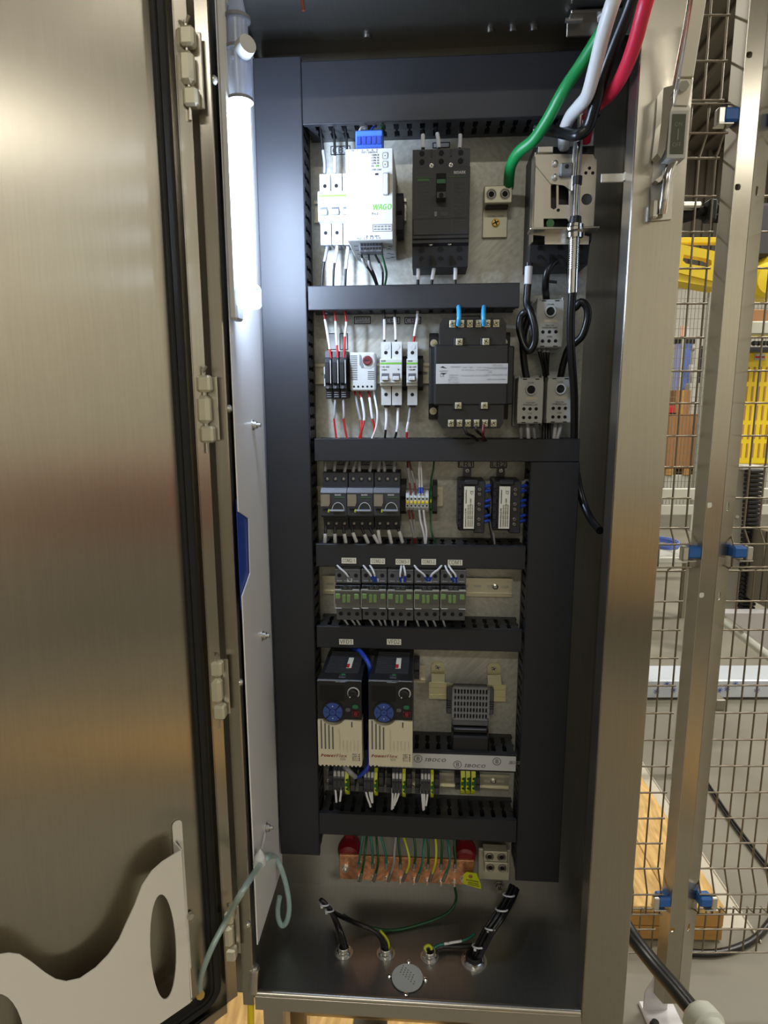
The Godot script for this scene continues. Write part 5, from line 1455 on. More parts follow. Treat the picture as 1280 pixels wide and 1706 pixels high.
func row_three() -> void:
	motor_starter("dark motor starter, leftmost of the three with half-round knobs", Vector3(-0.1568, 1.381, 0.085), Vector2(0.0442, 0.1024))
	motor_starter("dark motor starter, middle of the three with half-round knobs", Vector3(-0.1117, 1.3813, 0.085), Vector2(0.044, 0.1021))
	motor_starter("dark motor starter next to the grey terminal blocks", Vector3(-0.0666, 1.3817, 0.085), Vector2(0.0442, 0.1018))
	end_block("dark end clamp between motor starters and the grey terminal blocks", Vector3(-0.0399, 1.3853, 0.045), Vector2(0.0105, 0.0584))
	for i in 6:
		var x0 := -0.0351
		var x1 := 0.0048
		var w := (x1 - x0) / 6
		terminal_slice("%s of the six light grey terminal blocks with yellow markers, counted from the motor starters" % NTH[i].capitalize().to_lower(), Vector3(x0 + (i + 0.5) * w, 1.38, 0.06), w, 1.3989 - 1.3601, "grey_light", "yellow", "light grey terminal blocks")
	terminal_slice("green and yellow grounding terminal right of the light grey terminal blocks", Vector3(0.0084, 1.3799, 0.045), 0.0045, 0.056, "green", "wire_yellow", "")
	end_block("dark end clamp right of the green and yellow grounding terminal", Vector3(0.0157, 1.3844, 0.04), Vector2(0.0084, 0.0574))
	reactor("small black line reactor under the label LR1", Vector3(0.0784, 1.3763, 0.07), Vector2(0.0507, 0.09))
	reactor("small black line reactor under the label LR2, against the right duct", Vector3(0.138, 1.3768, 0.07), Vector2(0.0523, 0.0896))
	panel_label("LR1", Vector3(0.0709, 1.4403, 0), Vector2(0.0289, 0.0119), 0.62, "paper_grey", "over the left of the two line reactors", true)
	panel_label("LR2", Vector3(0.129, 1.44, 0), Vector2(0.0297, 0.0129), 0.62, "paper_grey", "over the line reactor nearest the right duct", true)
	panel_label("MSP1", Vector3(-0.1518, 1.4429, 0), Vector2(0.0264, 0.0098), 0.62, "paper_grey", "above the first motor starter", true)
	panel_label("MSP2", Vector3(-0.1091, 1.443, 0), Vector2(0.0262, 0.0098), 0.62, "paper_grey", "above the middle motor starter", true)
	panel_label("MSP3", Vector3(-0.0672, 1.4421, 0), Vector2(0.0272, 0.0098), 0.62, "paper_grey", "above the third motor starter", true)


func row_four() -> void:
	for i in 5:
		var q := [Vector3(-0.1357, 1.2185, 0.085), Vector2(0.0458, 0.0958), Vector3(-0.0892, 1.2194, 0.085), Vector2(0.045, 0.0955), Vector3(-0.043, 1.2194, 0.085), Vector2(0.0453, 0.0957), Vector3(0.0029, 1.22, 0.085), Vector2(0.0445, 0.0949), Vector3(0.0485, 1.2208, 0.085), Vector2(0.0447, 0.0946)]
		contactor("breaker with green levers behind a clear cover, below the label %s" % ["COM2-1", "COM2-2", "COM3-1", "COM3-2", "COM1"][i], q[i * 2], q[i * 2 + 1])
	var w := "on the fourth duct's face"
	panel_label("COM2-1", Vector3(-0.1331, 1.279, 0.0757), Vector2(0.0263, 0.0108), 0.55, "paper", w)
	panel_label("COM2-2", Vector3(-0.0828, 1.2787, 0.0757), Vector2(0.0261, 0.0107), 0.55, "paper", w)
	panel_label("COM3-1", Vector3(-0.039, 1.2782, 0.0757), Vector2(0.026, 0.0107), 0.55, "paper", w)
	panel_label("COM3-2", Vector3(0.0055, 1.2788, 0.0757), Vector2(0.0258, 0.0107), 0.55, "paper", w)
	panel_label("COM1", Vector3(0.0509, 1.2781, 0.0757), Vector2(0.0257, 0.0101), 0.68, "paper", w)


func row_five() -> void:
	drive("cream and black motor drive under the label VFD1", Vector3(-0.1402, 1.0236, 0.172), Vector2(0.0733, 0.1529))
	drive("cream and black motor drive under the label VFD2", Vector3(-0.0554, 1.0254, 0.172), Vector2(0.0725, 0.152))
	panel_label("VFD1", Vector3(-0.1399, 1.1299, 0.0757), Vector2(0.0259, 0.0107), 0.66, "paper", "on the duct over the first drive")
	panel_label("VFD2", Vector3(-0.0545, 1.1317, 0.0757), Vector2(0.0261, 0.0112), 0.66, "paper", "on the duct over the second drive")
	rail_bracket("angled zinc bracket above the heater, the one nearer the drives", Vector3(0.0255, 1.0461, 0), 0.0)
	rail_bracket("angled zinc bracket above the heater, the one nearer the right duct", Vector3(0.131, 1.0465, 0), 0.06)
	var t := thing("heater_rail", "zinc rail carried out from the panel by the two angled brackets", "rail")
	var a := Vector3(0.0086, 1.0162, 0.03)
	var b := Vector3(0.1508, 1.0144, 0.03)
	var m := MB.new()
	for q in [[a, Vector3(0.0477, 1.0161, 0.03)], [Vector3(0.1254, 1.0149, 0.03), b]]:
		var mid: Vector3 = (q[0] + q[1]) / 2
		var ln: float = q[1].x - q[0].x
		var st := MB.new()
		st.box(mid + Vector3(0, 0.014, -0.002), Vector3(ln, 0.010, 0.0012))
		st.box(mid + Vector3(0, 0.008, -0.005), Vector3(ln, 0.0012, 0.007))
		st.box(mid + Vector3(0, 0, -0.0085), Vector3(ln, 0.016, 0.0012))
		st.box(mid + Vector3(0, -0.010, -0.002), Vector3(ln, 0.008, 0.0012))
		part(t, "rail_end", st, "zinc_gold")
		part(t, "hollow", MB.new().cyl(mid + Vector3(0, 0.005, -0.0078), mid + Vector3(0, 0.005, -0.0072), 0.006, -1.0, 14), "void")
	part(t, "rail_middle", MB.new().box((a + b) / 2 + Vector3(0, 0.002, -0.004), Vector3(b.x - a.x, 0.03, 0.002)), "zinc_gold")
	heater(Vector3(0.0847, 1.0076, 0.055), Vector2(0.068, 0.0646))
	end_block("dark end clamp right of the second drive", Vector3(-0.0146, 1.0579, 0.03), Vector2(0.01, 0.0392), "charcoal")


func row_six() -> void:
	var n := 0
	for q in [[Vector3(-0.1711, 0.841, 0.06), Vector3(-0.1414, 0.8422, 0.06)], [Vector3(-0.113, 0.8409, 0.06), Vector3(-0.0869, 0.842, 0.06)], [Vector3(-0.0597, 0.8406, 0.06), Vector3(-0.0338, 0.8417, 0.06)], [Vector3(-0.0057, 0.8416, 0.06), Vector3(0.019, 0.8426, 0.06)]]:
		var a: Vector3 = q[0]
		var b: Vector3 = q[1]
		var w := (b.x - a.x) / 4.0
		var where: String = ["below the first drive", "under the gap between the drives", "below the second drive", "just right of the second drive"][n]
		for i in 4:
			var c := Vector3(a.x + (i + 0.5) * w, a.y - 0.002, 0.06)
			if i < 3:
				terminal_slice("dark terminal block %s, %s of its three" % [where, ["left", "middle", "right"][i]], c, w, 0.058, "charcoal", "paper_grey", "")
			else:
				terminal_slice("green and yellow grounding terminal %s" % where, c, w, 0.06, "wire_yellow", "green", "")
		for g in 2:
			var x := (a.x - 0.006) if g == 0 else (b.x + 0.006)
			var o := thing("end_clamp", "dark end clamp on the %s of the terminals %s" % [["hinge side", "handle side"][g], where], "end clamp", Vector3(x, a.y - 0.004, 0))
			part(o, "body", MB.new().box(Vector3(0, 0, 0.027), Vector3(0.0095, 0.04, 0.04), 0.001), "charcoal_dark")
			part(o, "step", MB.new().box(Vector3(0, -0.012, 0.048), Vector3(0.0095, 0.012, 0.006), 0.001), "charcoal")
			part(o, "step", MB.new().box(Vector3(0, 0.007, 0.048), Vector3(0.0095, 0.012, 0.006), 0.001), "charcoal")
		n += 1
	for i in 3:
		terminal_slice("green and yellow grounding terminal under the grey tape, %s of three" % ["first", "middle", "last"][i], [Vector3(0.073, 0.8498, 0.06), Vector3(0.0824, 0.8502, 0.06), Vector3(0.0924, 0.8506, 0.06)][i], 0.0085, 0.062, ["wire_yellow", "wire_yellow", "wire_yellow"][i], "green", "")
	end_block("dark end clamp left of the three grounding terminals", Vector3(0.0641, 0.8428, 0.05), Vector2(0.009, 0.0298), "charcoal")
	end_block("dark end clamp right of the three grounding terminals", Vector3(0.1017, 0.8431, 0.05), Vector2(0.0078, 0.0322), "charcoal")


func bottom_gear() -> void:
	var xs := [-0.1241, -0.0972, -0.0704, -0.0437, -0.0171, 0.0083, 0.0347, 0.0611]
	bus_bar(Vector3(-0.0324, 0.6545, 0.05), Vector2(0.2612, 0.0533), xs, [0.6666, 0.6352])
	insulator("dark red standoff insulator at the left end of the copper bar", Vector3(-0.1461, 0.6733, 0.05))
	insulator("dark red standoff insulator at the end of the copper bar by the yellow tag", Vector3(0.0818, 0.6798, 0.05))
	var t := thing("double_ground_lug", "pale double grounding lug with four clamp holes beside the copper bar", "terminal lug", Vector3(0.1416, 0.6517, 0))
	part(t, "base_plate", MB.new().box(Vector3(0, -0.012, 0.004), Vector3(0.062, 0.068, 0.006), 0.001), "tin")
	for j in 2:
		part(t, "clamp_body", MB.new().box(Vector3(0.002 - 0.002 * j, -0.002 + 0.024 * j, 0.016), Vector3(0.046, 0.022, 0.022), 0.0012), "tin")
		for g in [-1.0, 1.0]:
			part(t, "set_screw", MB.new().lathe(Vector3(0.002 - 0.002 * j + g * 0.0115, -0.002 + 0.024 * j, 0.027), Vector3.BACK, [Vector2(0.0085, 0), Vector2(0.0085, 0.0008), Vector2(0.0072, 0.0008), Vector2(0.0064, 0.0003), Vector2(0.0054, 0.0008), Vector2(0.0044, 0.0008), Vector2(0.0044, 0)], 18), "steel_rough")
			part(t, "set_screw_hole", MB.new().cyl(Vector3(0.002 - 0.002 * j + g * 0.0115, -0.002 + 0.024 * j, 0.027), Vector3(0.002 - 0.002 * j + g * 0.0115, -0.002 + 0.024 * j, 0.0273), 0.0045), "void")
	var tg := thing("warning_tag", "yellow warning tag hanging on the end bolt of the copper bar", "tag", Vector3(0.0915, 0.656, 0.066), "", Vector3(0, 0, -0.16))
	part(tg, "tag_sheet", MB.new().plate([Vector2(-0.0165, 0.005), Vector2(-0.011, 0.0125), Vector2(0.008, 0.0135), Vector2(0.0205, -0.008), Vector2(0.0225, -0.018), Vector2(-0.013, -0.014)], [circ(-0.002, 0.005, 0.0042, 12)], -0.0006, 0.0006), "tag_yellow")
	txt(tg, "WARNING", Vector3(0.003, -0.0035, 0.0008), 0.003, "ink", 0.024, "Droid Sans Bold")
	txt(tg, "GROUND", Vector3(0.006, -0.0085, 0.0008), 0.0026, "ink", 0.02, "Droid Sans Bold")
	txt(tg, "CONNECTION", Vector3(0.007, -0.0125, 0.0008), 0.0022, "ink", 0.022, "Droid Sans Bold")
	cable_gland("plain cable gland in the cabinet floor, leftmost of the row", Vector3(-0.1448, 0.5481, 0.136), 0.0125, false)
	cable_gland("cable gland with a green and yellow wire, second from the door side", Vector3(-0.0671, 0.5481, 0.1336), 0.0125, false)
	cable_gland("cable gland with a yellow wire at its rim, right behind the round vent", Vector3(0.0135, 0.5481, 0.1348), 0.0125, false)
	cable_gland("large cable gland with a black collar under the tied cable bundle", Vector3(0.0942, 0.5481, 0.1384), 0.0175, true)
	vent_drain(Vector3(-0.0258, 0.5481, 0.1822), 0.0275)
	var fl := thing("drain_bolt", "dark bolt low on the panel beside the yellow tag", "bolt", Vector3(0.154, 0.5896, 0))
	part(fl, "nut", MB.new().lathe(Vector3.ZERO, Vector3.BACK, [Vector2(0.01, 0), Vector2(0.01, 0.002), Vector2(0.007, 0.0022), Vector2(0.007, 0.008), Vector2(0, 0.0082)], 6), "steel_rough")
	part(fl, "stud", MB.new().cyl(Vector3(0, 0, 0.006), Vector3(0, 0, 0.018), 0.0035), "steel_rough")


func cable(label: String, pts: Array, r: float, m: String, extra := []) -> Node3D:
	var t := thing("cable", label, "cable")
	part(t, "jacket", MB.new().tube(pts, r, 12, 6), m)
	for e in extra:
		part(t, e[0], MB.new().tube(e[1], e[2], 12, 4), e[3])
	return t


func feeder_cables() -> void:
	cable("thick green cable dropping from the top to the two-hole lug", [Vector3(0.2257, 2.033, 0.235), Vector3(0.2208, 2.0196, 0.21), Vector3(0.2041, 1.9977, 0.18), Vector3(0.1856, 1.9744, 0.16), Vector3(0.1694, 1.9491, 0.13), Vector3(0.1547, 1.9318, 0.11), Vector3(0.1368, 1.9233, 0.09), Vector3(0.1281, 1.9137, 0.07), Vector3(0.1273, 1.9049, 0.05), Vector3(0.1294, 1.8933, 0.025)], 0.0085, "cable_green")
	cable("thick white cable dropping from the top to the main breaker", [Vector3(0.2173, 2.02, 0.3), Vector3(0.2116, 2.0057, 0.29), Vector3(0.2098, 1.9873, 0.26), Vector3(0.21, 1.9686, 0.23), Vector3(0.2087, 1.95, 0.2), Vector3(0.2041, 1.9484, 0.17), Vector3(0.1995, 1.948, 0.14), Vector3(0.1976, 1.9399, 0.115), Vector3(0.2027, 1.9272, 0.09)], 0.0088, "cable_white")
	cable("thick black cable dropping from the top and bending round the operating rod", [Vector3(0.2448, 2.0363, 0.27), Vector3(0.2409, 2.0189, 0.25), Vector3(0.2337, 1.9956, 0.225), Vector3(0.2271, 1.9695, 0.2), Vector3(0.224, 1.9441, 0.175), Vector3(0.2199, 1.9262, 0.16), Vector3(0.2075, 1.9186, 0.155), Vector3(0.1957, 1.9309, 0.13), Vector3(0.1803, 1.953, 0.085), Vector3(0.163, 1.9603, 0.07)], 0.0082, "cable_black")
	cable("thick red cable dropping from the top past the cabinet's handle side", [Vector3(0.2492, 2.0129, 0.31), Vector3(0.2463, 1.9975, 0.3), Vector3(0.2471, 1.9788, 0.27), Vector3(0.2466, 1.9653, 0.24), Vector3(0.2448, 1.9586, 0.21), Vector3(0.2421, 1.9598, 0.17), Vector3(0.237, 1.9631, 0.14), Vector3(0.2332, 1.9585, 0.11), Vector3(0.2355, 1.9384, 0.08)], 0.0088, "cable_red")
	cable("black feed cable coiled in a loop beside the transformer", [Vector3(0.16, 1.7669, 0.07), Vector3(0.1592, 1.7379, 0.07), Vector3(0.1577, 1.7051, 0.075), Vector3(0.1623, 1.6908, 0.085), Vector3(0.1689, 1.6664, 0.09), Vector3(0.1701, 1.6436, 0.088), Vector3(0.1635, 1.6309, 0.085), Vector3(0.1545, 1.6408, 0.08), Vector3(0.1477, 1.6655, 0.075), Vector3(0.149, 1.6841, 0.075), Vector3(0.1555, 1.6907, 0.08), Vector3(0.1629, 1.6873, 0.07), Vector3(0.156, 1.6558, 0.06), Vector3(0.1598, 1.6183, 0.05), Vector3(0.1665, 1.5873, 0.045)], 0.0058, "cable_black", [["marker_sleeve", [Vector3(0.1597, 1.7615, 0.07), Vector3(0.1593, 1.7343, 0.07)], 0.0062, "sleeve"]])
	cable("short black feed cable arching into the uppermost distribution block", [Vector3(0.1983, 1.766, 0.08), Vector3(0.1911, 1.7597, 0.085), Vector3(0.1852, 1.7473, 0.085), Vector3(0.1859, 1.7294, 0.075), Vector3(0.1931, 1.7131, 0.05)], 0.0056, "cable_black", [["cable_tie", [Vector3(0.1885, 1.7348, 0.09), Vector3(0.2005, 1.7337, 0.09)], 0.0022, "black"]])
	cable("black feed cable coiled in a loop right of the uppermost distribution block", [Vector3(0.2226, 1.763, 0.075), Vector3(0.2251, 1.7261, 0.08), Vector3(0.23, 1.6963, 0.085), Vector3(0.2387, 1.7036, 0.09), Vector3(0.2483, 1.6954, 0.09), Vector3(0.2506, 1.6775, 0.088), Vector3(0.2451, 1.6542, 0.085), Vector3(0.2365, 1.6437, 0.08), Vector3(0.2278, 1.6353, 0.07), Vector3(0.2237, 1.6154, 0.058), Vector3(0.2209, 1.585, 0.045)], 0.0058, "cable_black")
	cable("green bonding wire sagging from the copper bar across the cabinet floor", [Vector3(0.0621, 0.6223, 0.05), Vector3(0.0658, 0.58, 0.0351), Vector3(0.0479, 0.56, 0.047), Vector3(-0.0048, 0.552, 0.0677), Vector3(-0.0622, 0.5515, 0.0849), Vector3(-0.1201, 0.56, 0.0836), Vector3(-0.1523, 0.58, 0.0844)], 0.0026, "wire_green")


# A wire from a device into a duct: its insulation and the sleeves on it. sl: pieces from f0 to f1 (fractions of its run).
func wire(label: String, pts: Array, r: float, m: String, group: String, sl := []) -> void:
	var t := thing("wire", label, "wire", Vector3.ZERO, group)
	part(t, "insulation", MB.new().tube(pts, r, 7, 4), m)
	var c := MB.smooth(pts, 12)
	for s in sl:
		var i0 := int(s[0] * (c.size() - 1))
		var i1 := maxi(int(s[1] * (c.size() - 1)), i0 + 1)
		part(t, s[3] if s.size() > 3 else "marker_sleeve", MB.new().tube(Array(c.slice(i0, i1 + 1)), r * (s[4] if s.size() > 4 else 1.25), 7, 1), s[2])


func wire_row(rows: Array, r: float, what: String, group: String) -> void:
	for i in rows.size():
		var q: Array = rows[i]
		wire(what % NTH[i] if "%s" in what else what, q[0], r, q[1], group, q[2])


func wires() -> void:
	wire_row([
		[[Vector3(-0.1726, 1.9817, 0.05), Vector3(-0.1699, 1.9563, 0.052), Vector3(-0.1669, 1.9304, 0.05), Vector3(-0.1681, 1.9124, 0.045)], "wire_black", [[0.45, 0.95, "sleeve_grey"]]],
		[[Vector3(-0.1515, 1.9794, 0.05), Vector3(-0.1498, 1.9513, 0.052), Vector3(-0.1504, 1.9299, 0.05), Vector3(-0.1515, 1.912, 0.045)], "wire_black", [[0.55, 0.95, "sleeve"]]],
		[[Vector3(-0.1323, 1.9779, 0.05), Vector3(-0.1305, 1.9508, 0.052), Vector3(-0.1319, 1.9115, 0.045)], "wire_black", [[0.6, 0.95, "sleeve_grey"]]]], 0.0022, "%s wire from the hinge side dropping into the top of the half-hidden white breaker", "wires over the upper white breaker")
	wire_row([
		[[Vector3(-0.1649, 1.8128, 0.04), Vector3(-0.1678, 1.789, 0.05), Vector3(-0.1724, 1.7646, 0.055), Vector3(-0.176, 1.7278, 0.05)], "wire_black", [[0.05, 0.5, "sleeve_grey"]]],
		[[Vector3(-0.1489, 1.8124, 0.04), Vector3(-0.1509, 1.7887, 0.05), Vector3(-0.1545, 1.7643, 0.055), Vector3(-0.1569, 1.7275, 0.05)], "wire_black", [[0.05, 0.55, "sleeve"]]],
		[[Vector3(-0.131, 1.8121, 0.04), Vector3(-0.1331, 1.7837, 0.05), Vector3(-0.1348, 1.7593, 0.055), Vector3(-0.1369, 1.7272, 0.05)], "wire_black", [[0.05, 0.6, "sleeve"]]]], 0.0022, "%s wire from the hinge side leaving the bottom of the half-hidden white breaker", "wires under the upper white breaker")
	wire_row([
		[[Vector3(-0.1023, 1.7738, 0.118), Vector3(-0.0986, 1.7631, 0.11), Vector3(-0.0883, 1.75, 0.09), Vector3(-0.079, 1.7264, 0.05)], "wire_black", [[0.15, 0.45, "sleeve_grey"]]],
		[[Vector3(-0.0913, 1.7736, 0.118), Vector3(-0.0902, 1.7612, 0.11), Vector3(-0.0845, 1.749, 0.09), Vector3(-0.078, 1.7263, 0.05)], "wire_black", [[0.2, 0.5, "sleeve_grey"]]],
		[[Vector3(-0.0811, 1.7734, 0.118), Vector3(-0.0734, 1.7592, 0.11), Vector3(-0.0711, 1.7506, 0.09), Vector3(-0.075, 1.7263, 0.05)], "wire_black", [[0.25, 0.6, "sleeve_grey"]]],
		[[Vector3(-0.071, 1.7732, 0.118), Vector3(-0.0651, 1.7537, 0.11), Vector3(-0.0655, 1.7451, 0.09), Vector3(-0.074, 1.7263, 0.05)], "wire_green", []]], 0.0018, "%s wire from the hinge side gathered under the power supply", "wires under the power supply")
	wire_row([
		[[Vector3(-0.1072, 1.9555, 0.09), Vector3(-0.1044, 1.9669, 0.08), Vector3(-0.0988, 1.9755, 0.06), Vector3(-0.0978, 1.9856, 0.05)], "sleeve", []],
		[[Vector3(-0.0896, 1.9575, 0.09), Vector3(-0.0858, 1.9672, 0.08), Vector3(-0.0837, 1.9759, 0.06), Vector3(-0.0825, 1.9851, 0.05)], "blue", []],
		[[Vector3(-0.074, 1.957, 0.09), Vector3(-0.0719, 1.9685, 0.08), Vector3(-0.073, 1.9848, 0.05)], "wire_green", []]], 0.0018, "%s short wire arching up out of the blue plug", "wires over the blue plug")
	wire_row([
		[[Vector3(-0.0096, 1.9751, 0.05), Vector3(-0.0094, 1.9575, 0.055), Vector3(-0.0092, 1.94, 0.06)], "wire_black", [[0.3, 0.95, "sleeve"]]],
		[[Vector3(0.0112, 1.977, 0.05), Vector3(0.0141, 1.9586, 0.055), Vector3(0.0161, 1.9393, 0.06)], "wire_black", [[0.3, 0.95, "sleeve"]]],
		[[Vector3(0.0488, 1.9733, 0.05), Vector3(0.0488, 1.9558, 0.055), Vector3(0.0479, 1.9384, 0.06)], "wire_black", [[0.3, 0.95, "sleeve"]]]], 0.0026, "%s white-sleeved wire from the hinge side entering the black case breaker from above", "wires over the case breaker")
	wire_row([
		[[Vector3(-0.0149, 1.7779, 0.05), Vector3(-0.0157, 1.7574, 0.055), Vector3(-0.0166, 1.7255, 0.05)], "wire_black", [[0.05, 0.7, "sleeve"]]],
		[[Vector3(0.0124, 1.7774, 0.05), Vector3(0.0086, 1.757, 0.055), Vector3(0.0041, 1.7252, 0.05)], "wire_black", [[0.05, 0.7, "sleeve"]]],
		[[Vector3(0.0454, 1.7768, 0.05), Vector3(0.0446, 1.7564, 0.055), Vector3(0.0443, 1.7246, 0.05)], "wire_black", [[0.05, 0.7, "sleeve"]]]], 0.0026, "%s white-sleeved wire from the hinge side leaving the black case breaker below", "wires under the case breaker")
	# second row
	wire_row([
		[[Vector3(-0.1744, 1.7067, 0.05), Vector3(-0.1717, 1.6893, 0.05), Vector3(-0.1681, 1.6679, 0.05), Vector3(-0.1615, 1.6226, 0.052)], "red", [[0.38, 0.9, "sleeve"]]],
		[[Vector3(-0.1553, 1.7064, 0.05), Vector3(-0.1536, 1.6842, 0.05), Vector3(-0.1529, 1.6648, 0.05), Vector3(-0.1503, 1.6226, 0.052)], "red", [[0.35, 0.85, "sleeve"]]],
		[[Vector3(-0.1382, 1.7062, 0.05), Vector3(-0.1355, 1.6811, 0.05), Vector3(-0.1378, 1.6618, 0.05), Vector3(-0.1401, 1.6225, 0.052)], "red", [[0.33, 0.72, "sleeve"]]]], 0.0018, "%s red wire from the hinge side dropping into the slim fuse holders", "red wires over the fuse holders")
	wire_row([
		[[Vector3(-0.1572, 1.559, 0.04), Vector3(-0.1583, 1.5306, 0.05), Vector3(-0.1585, 1.5173, 0.05), Vector3(-0.1549, 1.4845, 0.05)], "red", [[0.0, 0.55, "sleeve_grey"]]],
		[[Vector3(-0.1437, 1.5589, 0.04), Vector3(-0.1417, 1.5305, 0.05), Vector3(-0.1419, 1.5173, 0.05), Vector3(-0.1362, 1.4845, 0.05)], "red", [[0.0, 0.55, "sleeve_grey"]]]], 0.0018, "%s red wire from the hinge side leaving the slim fuse holders below", "red wires under the fuse holders")
	wire_row([
		[[Vector3(-0.1249, 1.5712, 0.03), Vector3(-0.1189, 1.5426, 0.04), Vector3(-0.1134, 1.5202, 0.045), Vector3(-0.112, 1.506, 0.05), Vector3(-0.1133, 1.4845, 0.05)], "red", [[0.1, 0.5, "sleeve_grey"]]],
		[[Vector3(-0.1166, 1.5712, 0.03), Vector3(-0.1106, 1.5487, 0.04), Vector3(-0.1072, 1.5253, 0.045), Vector3(-0.1099, 1.5081, 0.05), Vector3(-0.1174, 1.4845, 0.05)], "red", [[0.15, 0.6, "sleeve"]]],
		[[Vector3(-0.101, 1.5711, 0.03), Vector3(-0.0971, 1.5486, 0.04), Vector3(-0.0937, 1.5263, 0.045), Vector3(-0.0897, 1.5058, 0.045), Vector3(-0.0936, 1.4845, 0.05)], "red", [[0.15, 0.55, "sleeve"]]],
		[[Vector3(-0.0926, 1.5711, 0.03), Vector3(-0.0878, 1.5506, 0.04), Vector3(-0.084, 1.5304, 0.05), Vector3(-0.0862, 1.5081, 0.05), Vector3(-0.0956, 1.4845, 0.05)], "cable_white", []]], 0.0019, "%s wire from the hinge side leaving the white thermostat below", "wires under the thermostat")
	wire_row([
		[[Vector3(-0.0721, 1.7072, 0.05), Vector3(-0.0715, 1.6859, 0.052), Vector3(-0.0711, 1.6686, 0.052), Vector3(-0.0713, 1.6455, 0.05)], "wire_black", [[0.35, 0.9, "sleeve"]]],
		[[Vector3(-0.0552, 1.707, 0.05), Vector3(-0.0541, 1.6857, 0.052), Vector3(-0.0526, 1.6684, 0.052), Vector3(-0.0522, 1.6453, 0.05)], "wire_black", [[0.3, 0.9, "sleeve"]]],
		[[Vector3(-0.0165, 1.7065, 0.05), Vector3(-0.0168, 1.6872, 0.052), Vector3(-0.0202, 1.668, 0.052), Vector3(-0.0231, 1.6451, 0.05)], "red", [[0.15, 0.82, "sleeve"]]]], 0.002, "%s sleeved wire dropping into the small white breakers left of the transformer", "wires over the second row breakers")
	wire_row([
		[[Vector3(-0.0702, 1.5485, 0.04), Vector3(-0.0686, 1.5253, 0.05), Vector3(-0.0694, 1.5062, 0.055), Vector3(-0.0718, 1.4845, 0.05)], "wire_black", [[0.1, 0.72, "sleeve"]]],
		[[Vector3(-0.0496, 1.5485, 0.04), Vector3(-0.0491, 1.5253, 0.05), Vector3(-0.0499, 1.5062, 0.055), Vector3(-0.0553, 1.4845, 0.05)], "wire_black", [[0.1, 0.75, "sleeve"]]],
		[[Vector3(-0.028, 1.5484, 0.04), Vector3(-0.0297, 1.5253, 0.05), Vector3(-0.0326, 1.5082, 0.055), Vector3(-0.0347, 1.4846, 0.05)], "red", [[0.1, 0.5, "sleeve_grey"], [0.5, 0.8, "sleeve"]]]], 0.002, "%s sleeved wire leaving the small white breakers left of the transformer below", "wires under the second row breakers")
	wire_row([
		[[Vector3(0.0482, 1.6682, 0.11), Vector3(0.0487, 1.6783, 0.115), Vector3(0.0492, 1.6911, 0.1), Vector3(0.05, 1.706, 0.06)], "sky_blue", []],
		[[Vector3(0.0881, 1.6677, 0.11), Vector3(0.0865, 1.6779, 0.115), Vector3(0.0875, 1.6906, 0.1), Vector3(0.0917, 1.7055, 0.06)], "sky_blue", []]], 0.0036, "%s sky blue ferrule wire rising from the transformer's upper terminals", "blue wires over the transformer")
	wire_row([
		[[Vector3(0.0595, 1.5122, 0.11), Vector3(0.0645, 1.5007, 0.11), Vector3(0.0776, 1.4939, 0.09), Vector3(0.0901, 1.4822, 0.06)], "wire_black", []],
		[[Vector3(0.0909, 1.5141, 0.11), Vector3(0.0898, 1.5029, 0.115), Vector3(0.0912, 1.4964, 0.1), Vector3(0.0961, 1.4822, 0.06)], "maroon", []],
		[[Vector3(0.0785, 1.5122, 0.11), Vector3(0.0806, 1.5046, 0.11), Vector3(0.0931, 1.4939, 0.09), Vector3(0.1021, 1.4822, 0.06)], "wire_black", []]], 0.0024, "%s short wire leaving the transformer's lower terminals", "wires under the transformer")
	wire_row([
		[[Vector3(0.1834, 1.6393, 0.05), Vector3(0.185, 1.6274, 0.055), Vector3(0.1945, 1.604, 0.04), Vector3(0.2021, 1.5597, 0.03), Vector3(0.2044, 1.4811, 0.04)], "wire_black", [[0.0, 0.2, "sleeve_grey"]]],
		[[Vector3(0.1912, 1.6392, 0.05), Vector3(0.1928, 1.6254, 0.055), Vector3(0.2006, 1.5991, 0.04), Vector3(0.2085, 1.5496, 0.03), Vector3(0.2085, 1.4811, 0.04)], "wire_black", [[0.0, 0.2, "sleeve_grey"]]],
		[[Vector3(0.199, 1.6391, 0.05), Vector3(0.1977, 1.6253, 0.055), Vector3(0.2015, 1.5993, 0.035), Vector3(0.2009, 1.5395, 0.03), Vector3(0.1994, 1.4811, 0.04)], "wire_black", [[0.0, 0.2, "sleeve_grey"]]]], 0.003, "%s wire leaving the uppermost distribution block and passing between the lower pair", "wires under the uppermost distribution block")
	wire_row([
		[[Vector3(0.1598, 1.5156, 0.04), Vector3(0.1587, 1.5039, 0.05), Vector3(0.1606, 1.4796, 0.05)], "wire_black", [[0.1, 0.95, "sleeve_grey"]]],
		[[Vector3(0.1699, 1.5156, 0.04), Vector3(0.1707, 1.5038, 0.05), Vector3(0.1726, 1.4796, 0.05)], "wire_black", [[0.1, 0.95, "sleeve"]]],
		[[Vector3(0.1799, 1.5156, 0.04), Vector3(0.1807, 1.5038, 0.05), Vector3(0.1836, 1.4797, 0.05)], "wire_black", [[0.1, 0.95, "sleeve_grey"]]],
		[[Vector3(0.218, 1.5165, 0.04), Vector3(0.2156, 1.5038, 0.05), Vector3(0.2136, 1.4797, 0.05)], "wire_black", [[0.1, 0.95, "sleeve"]]],
		[[Vector3(0.227, 1.5165, 0.04), Vector3(0.2235, 1.5038, 0.05), Vector3(0.2176, 1.4797, 0.05)], "wire_black", [[0.1, 0.95, "sleeve"]]]], 0.0026, "%s sleeved wire dropping from the lower distribution blocks into the duct", "wires under the lower distribution blocks")
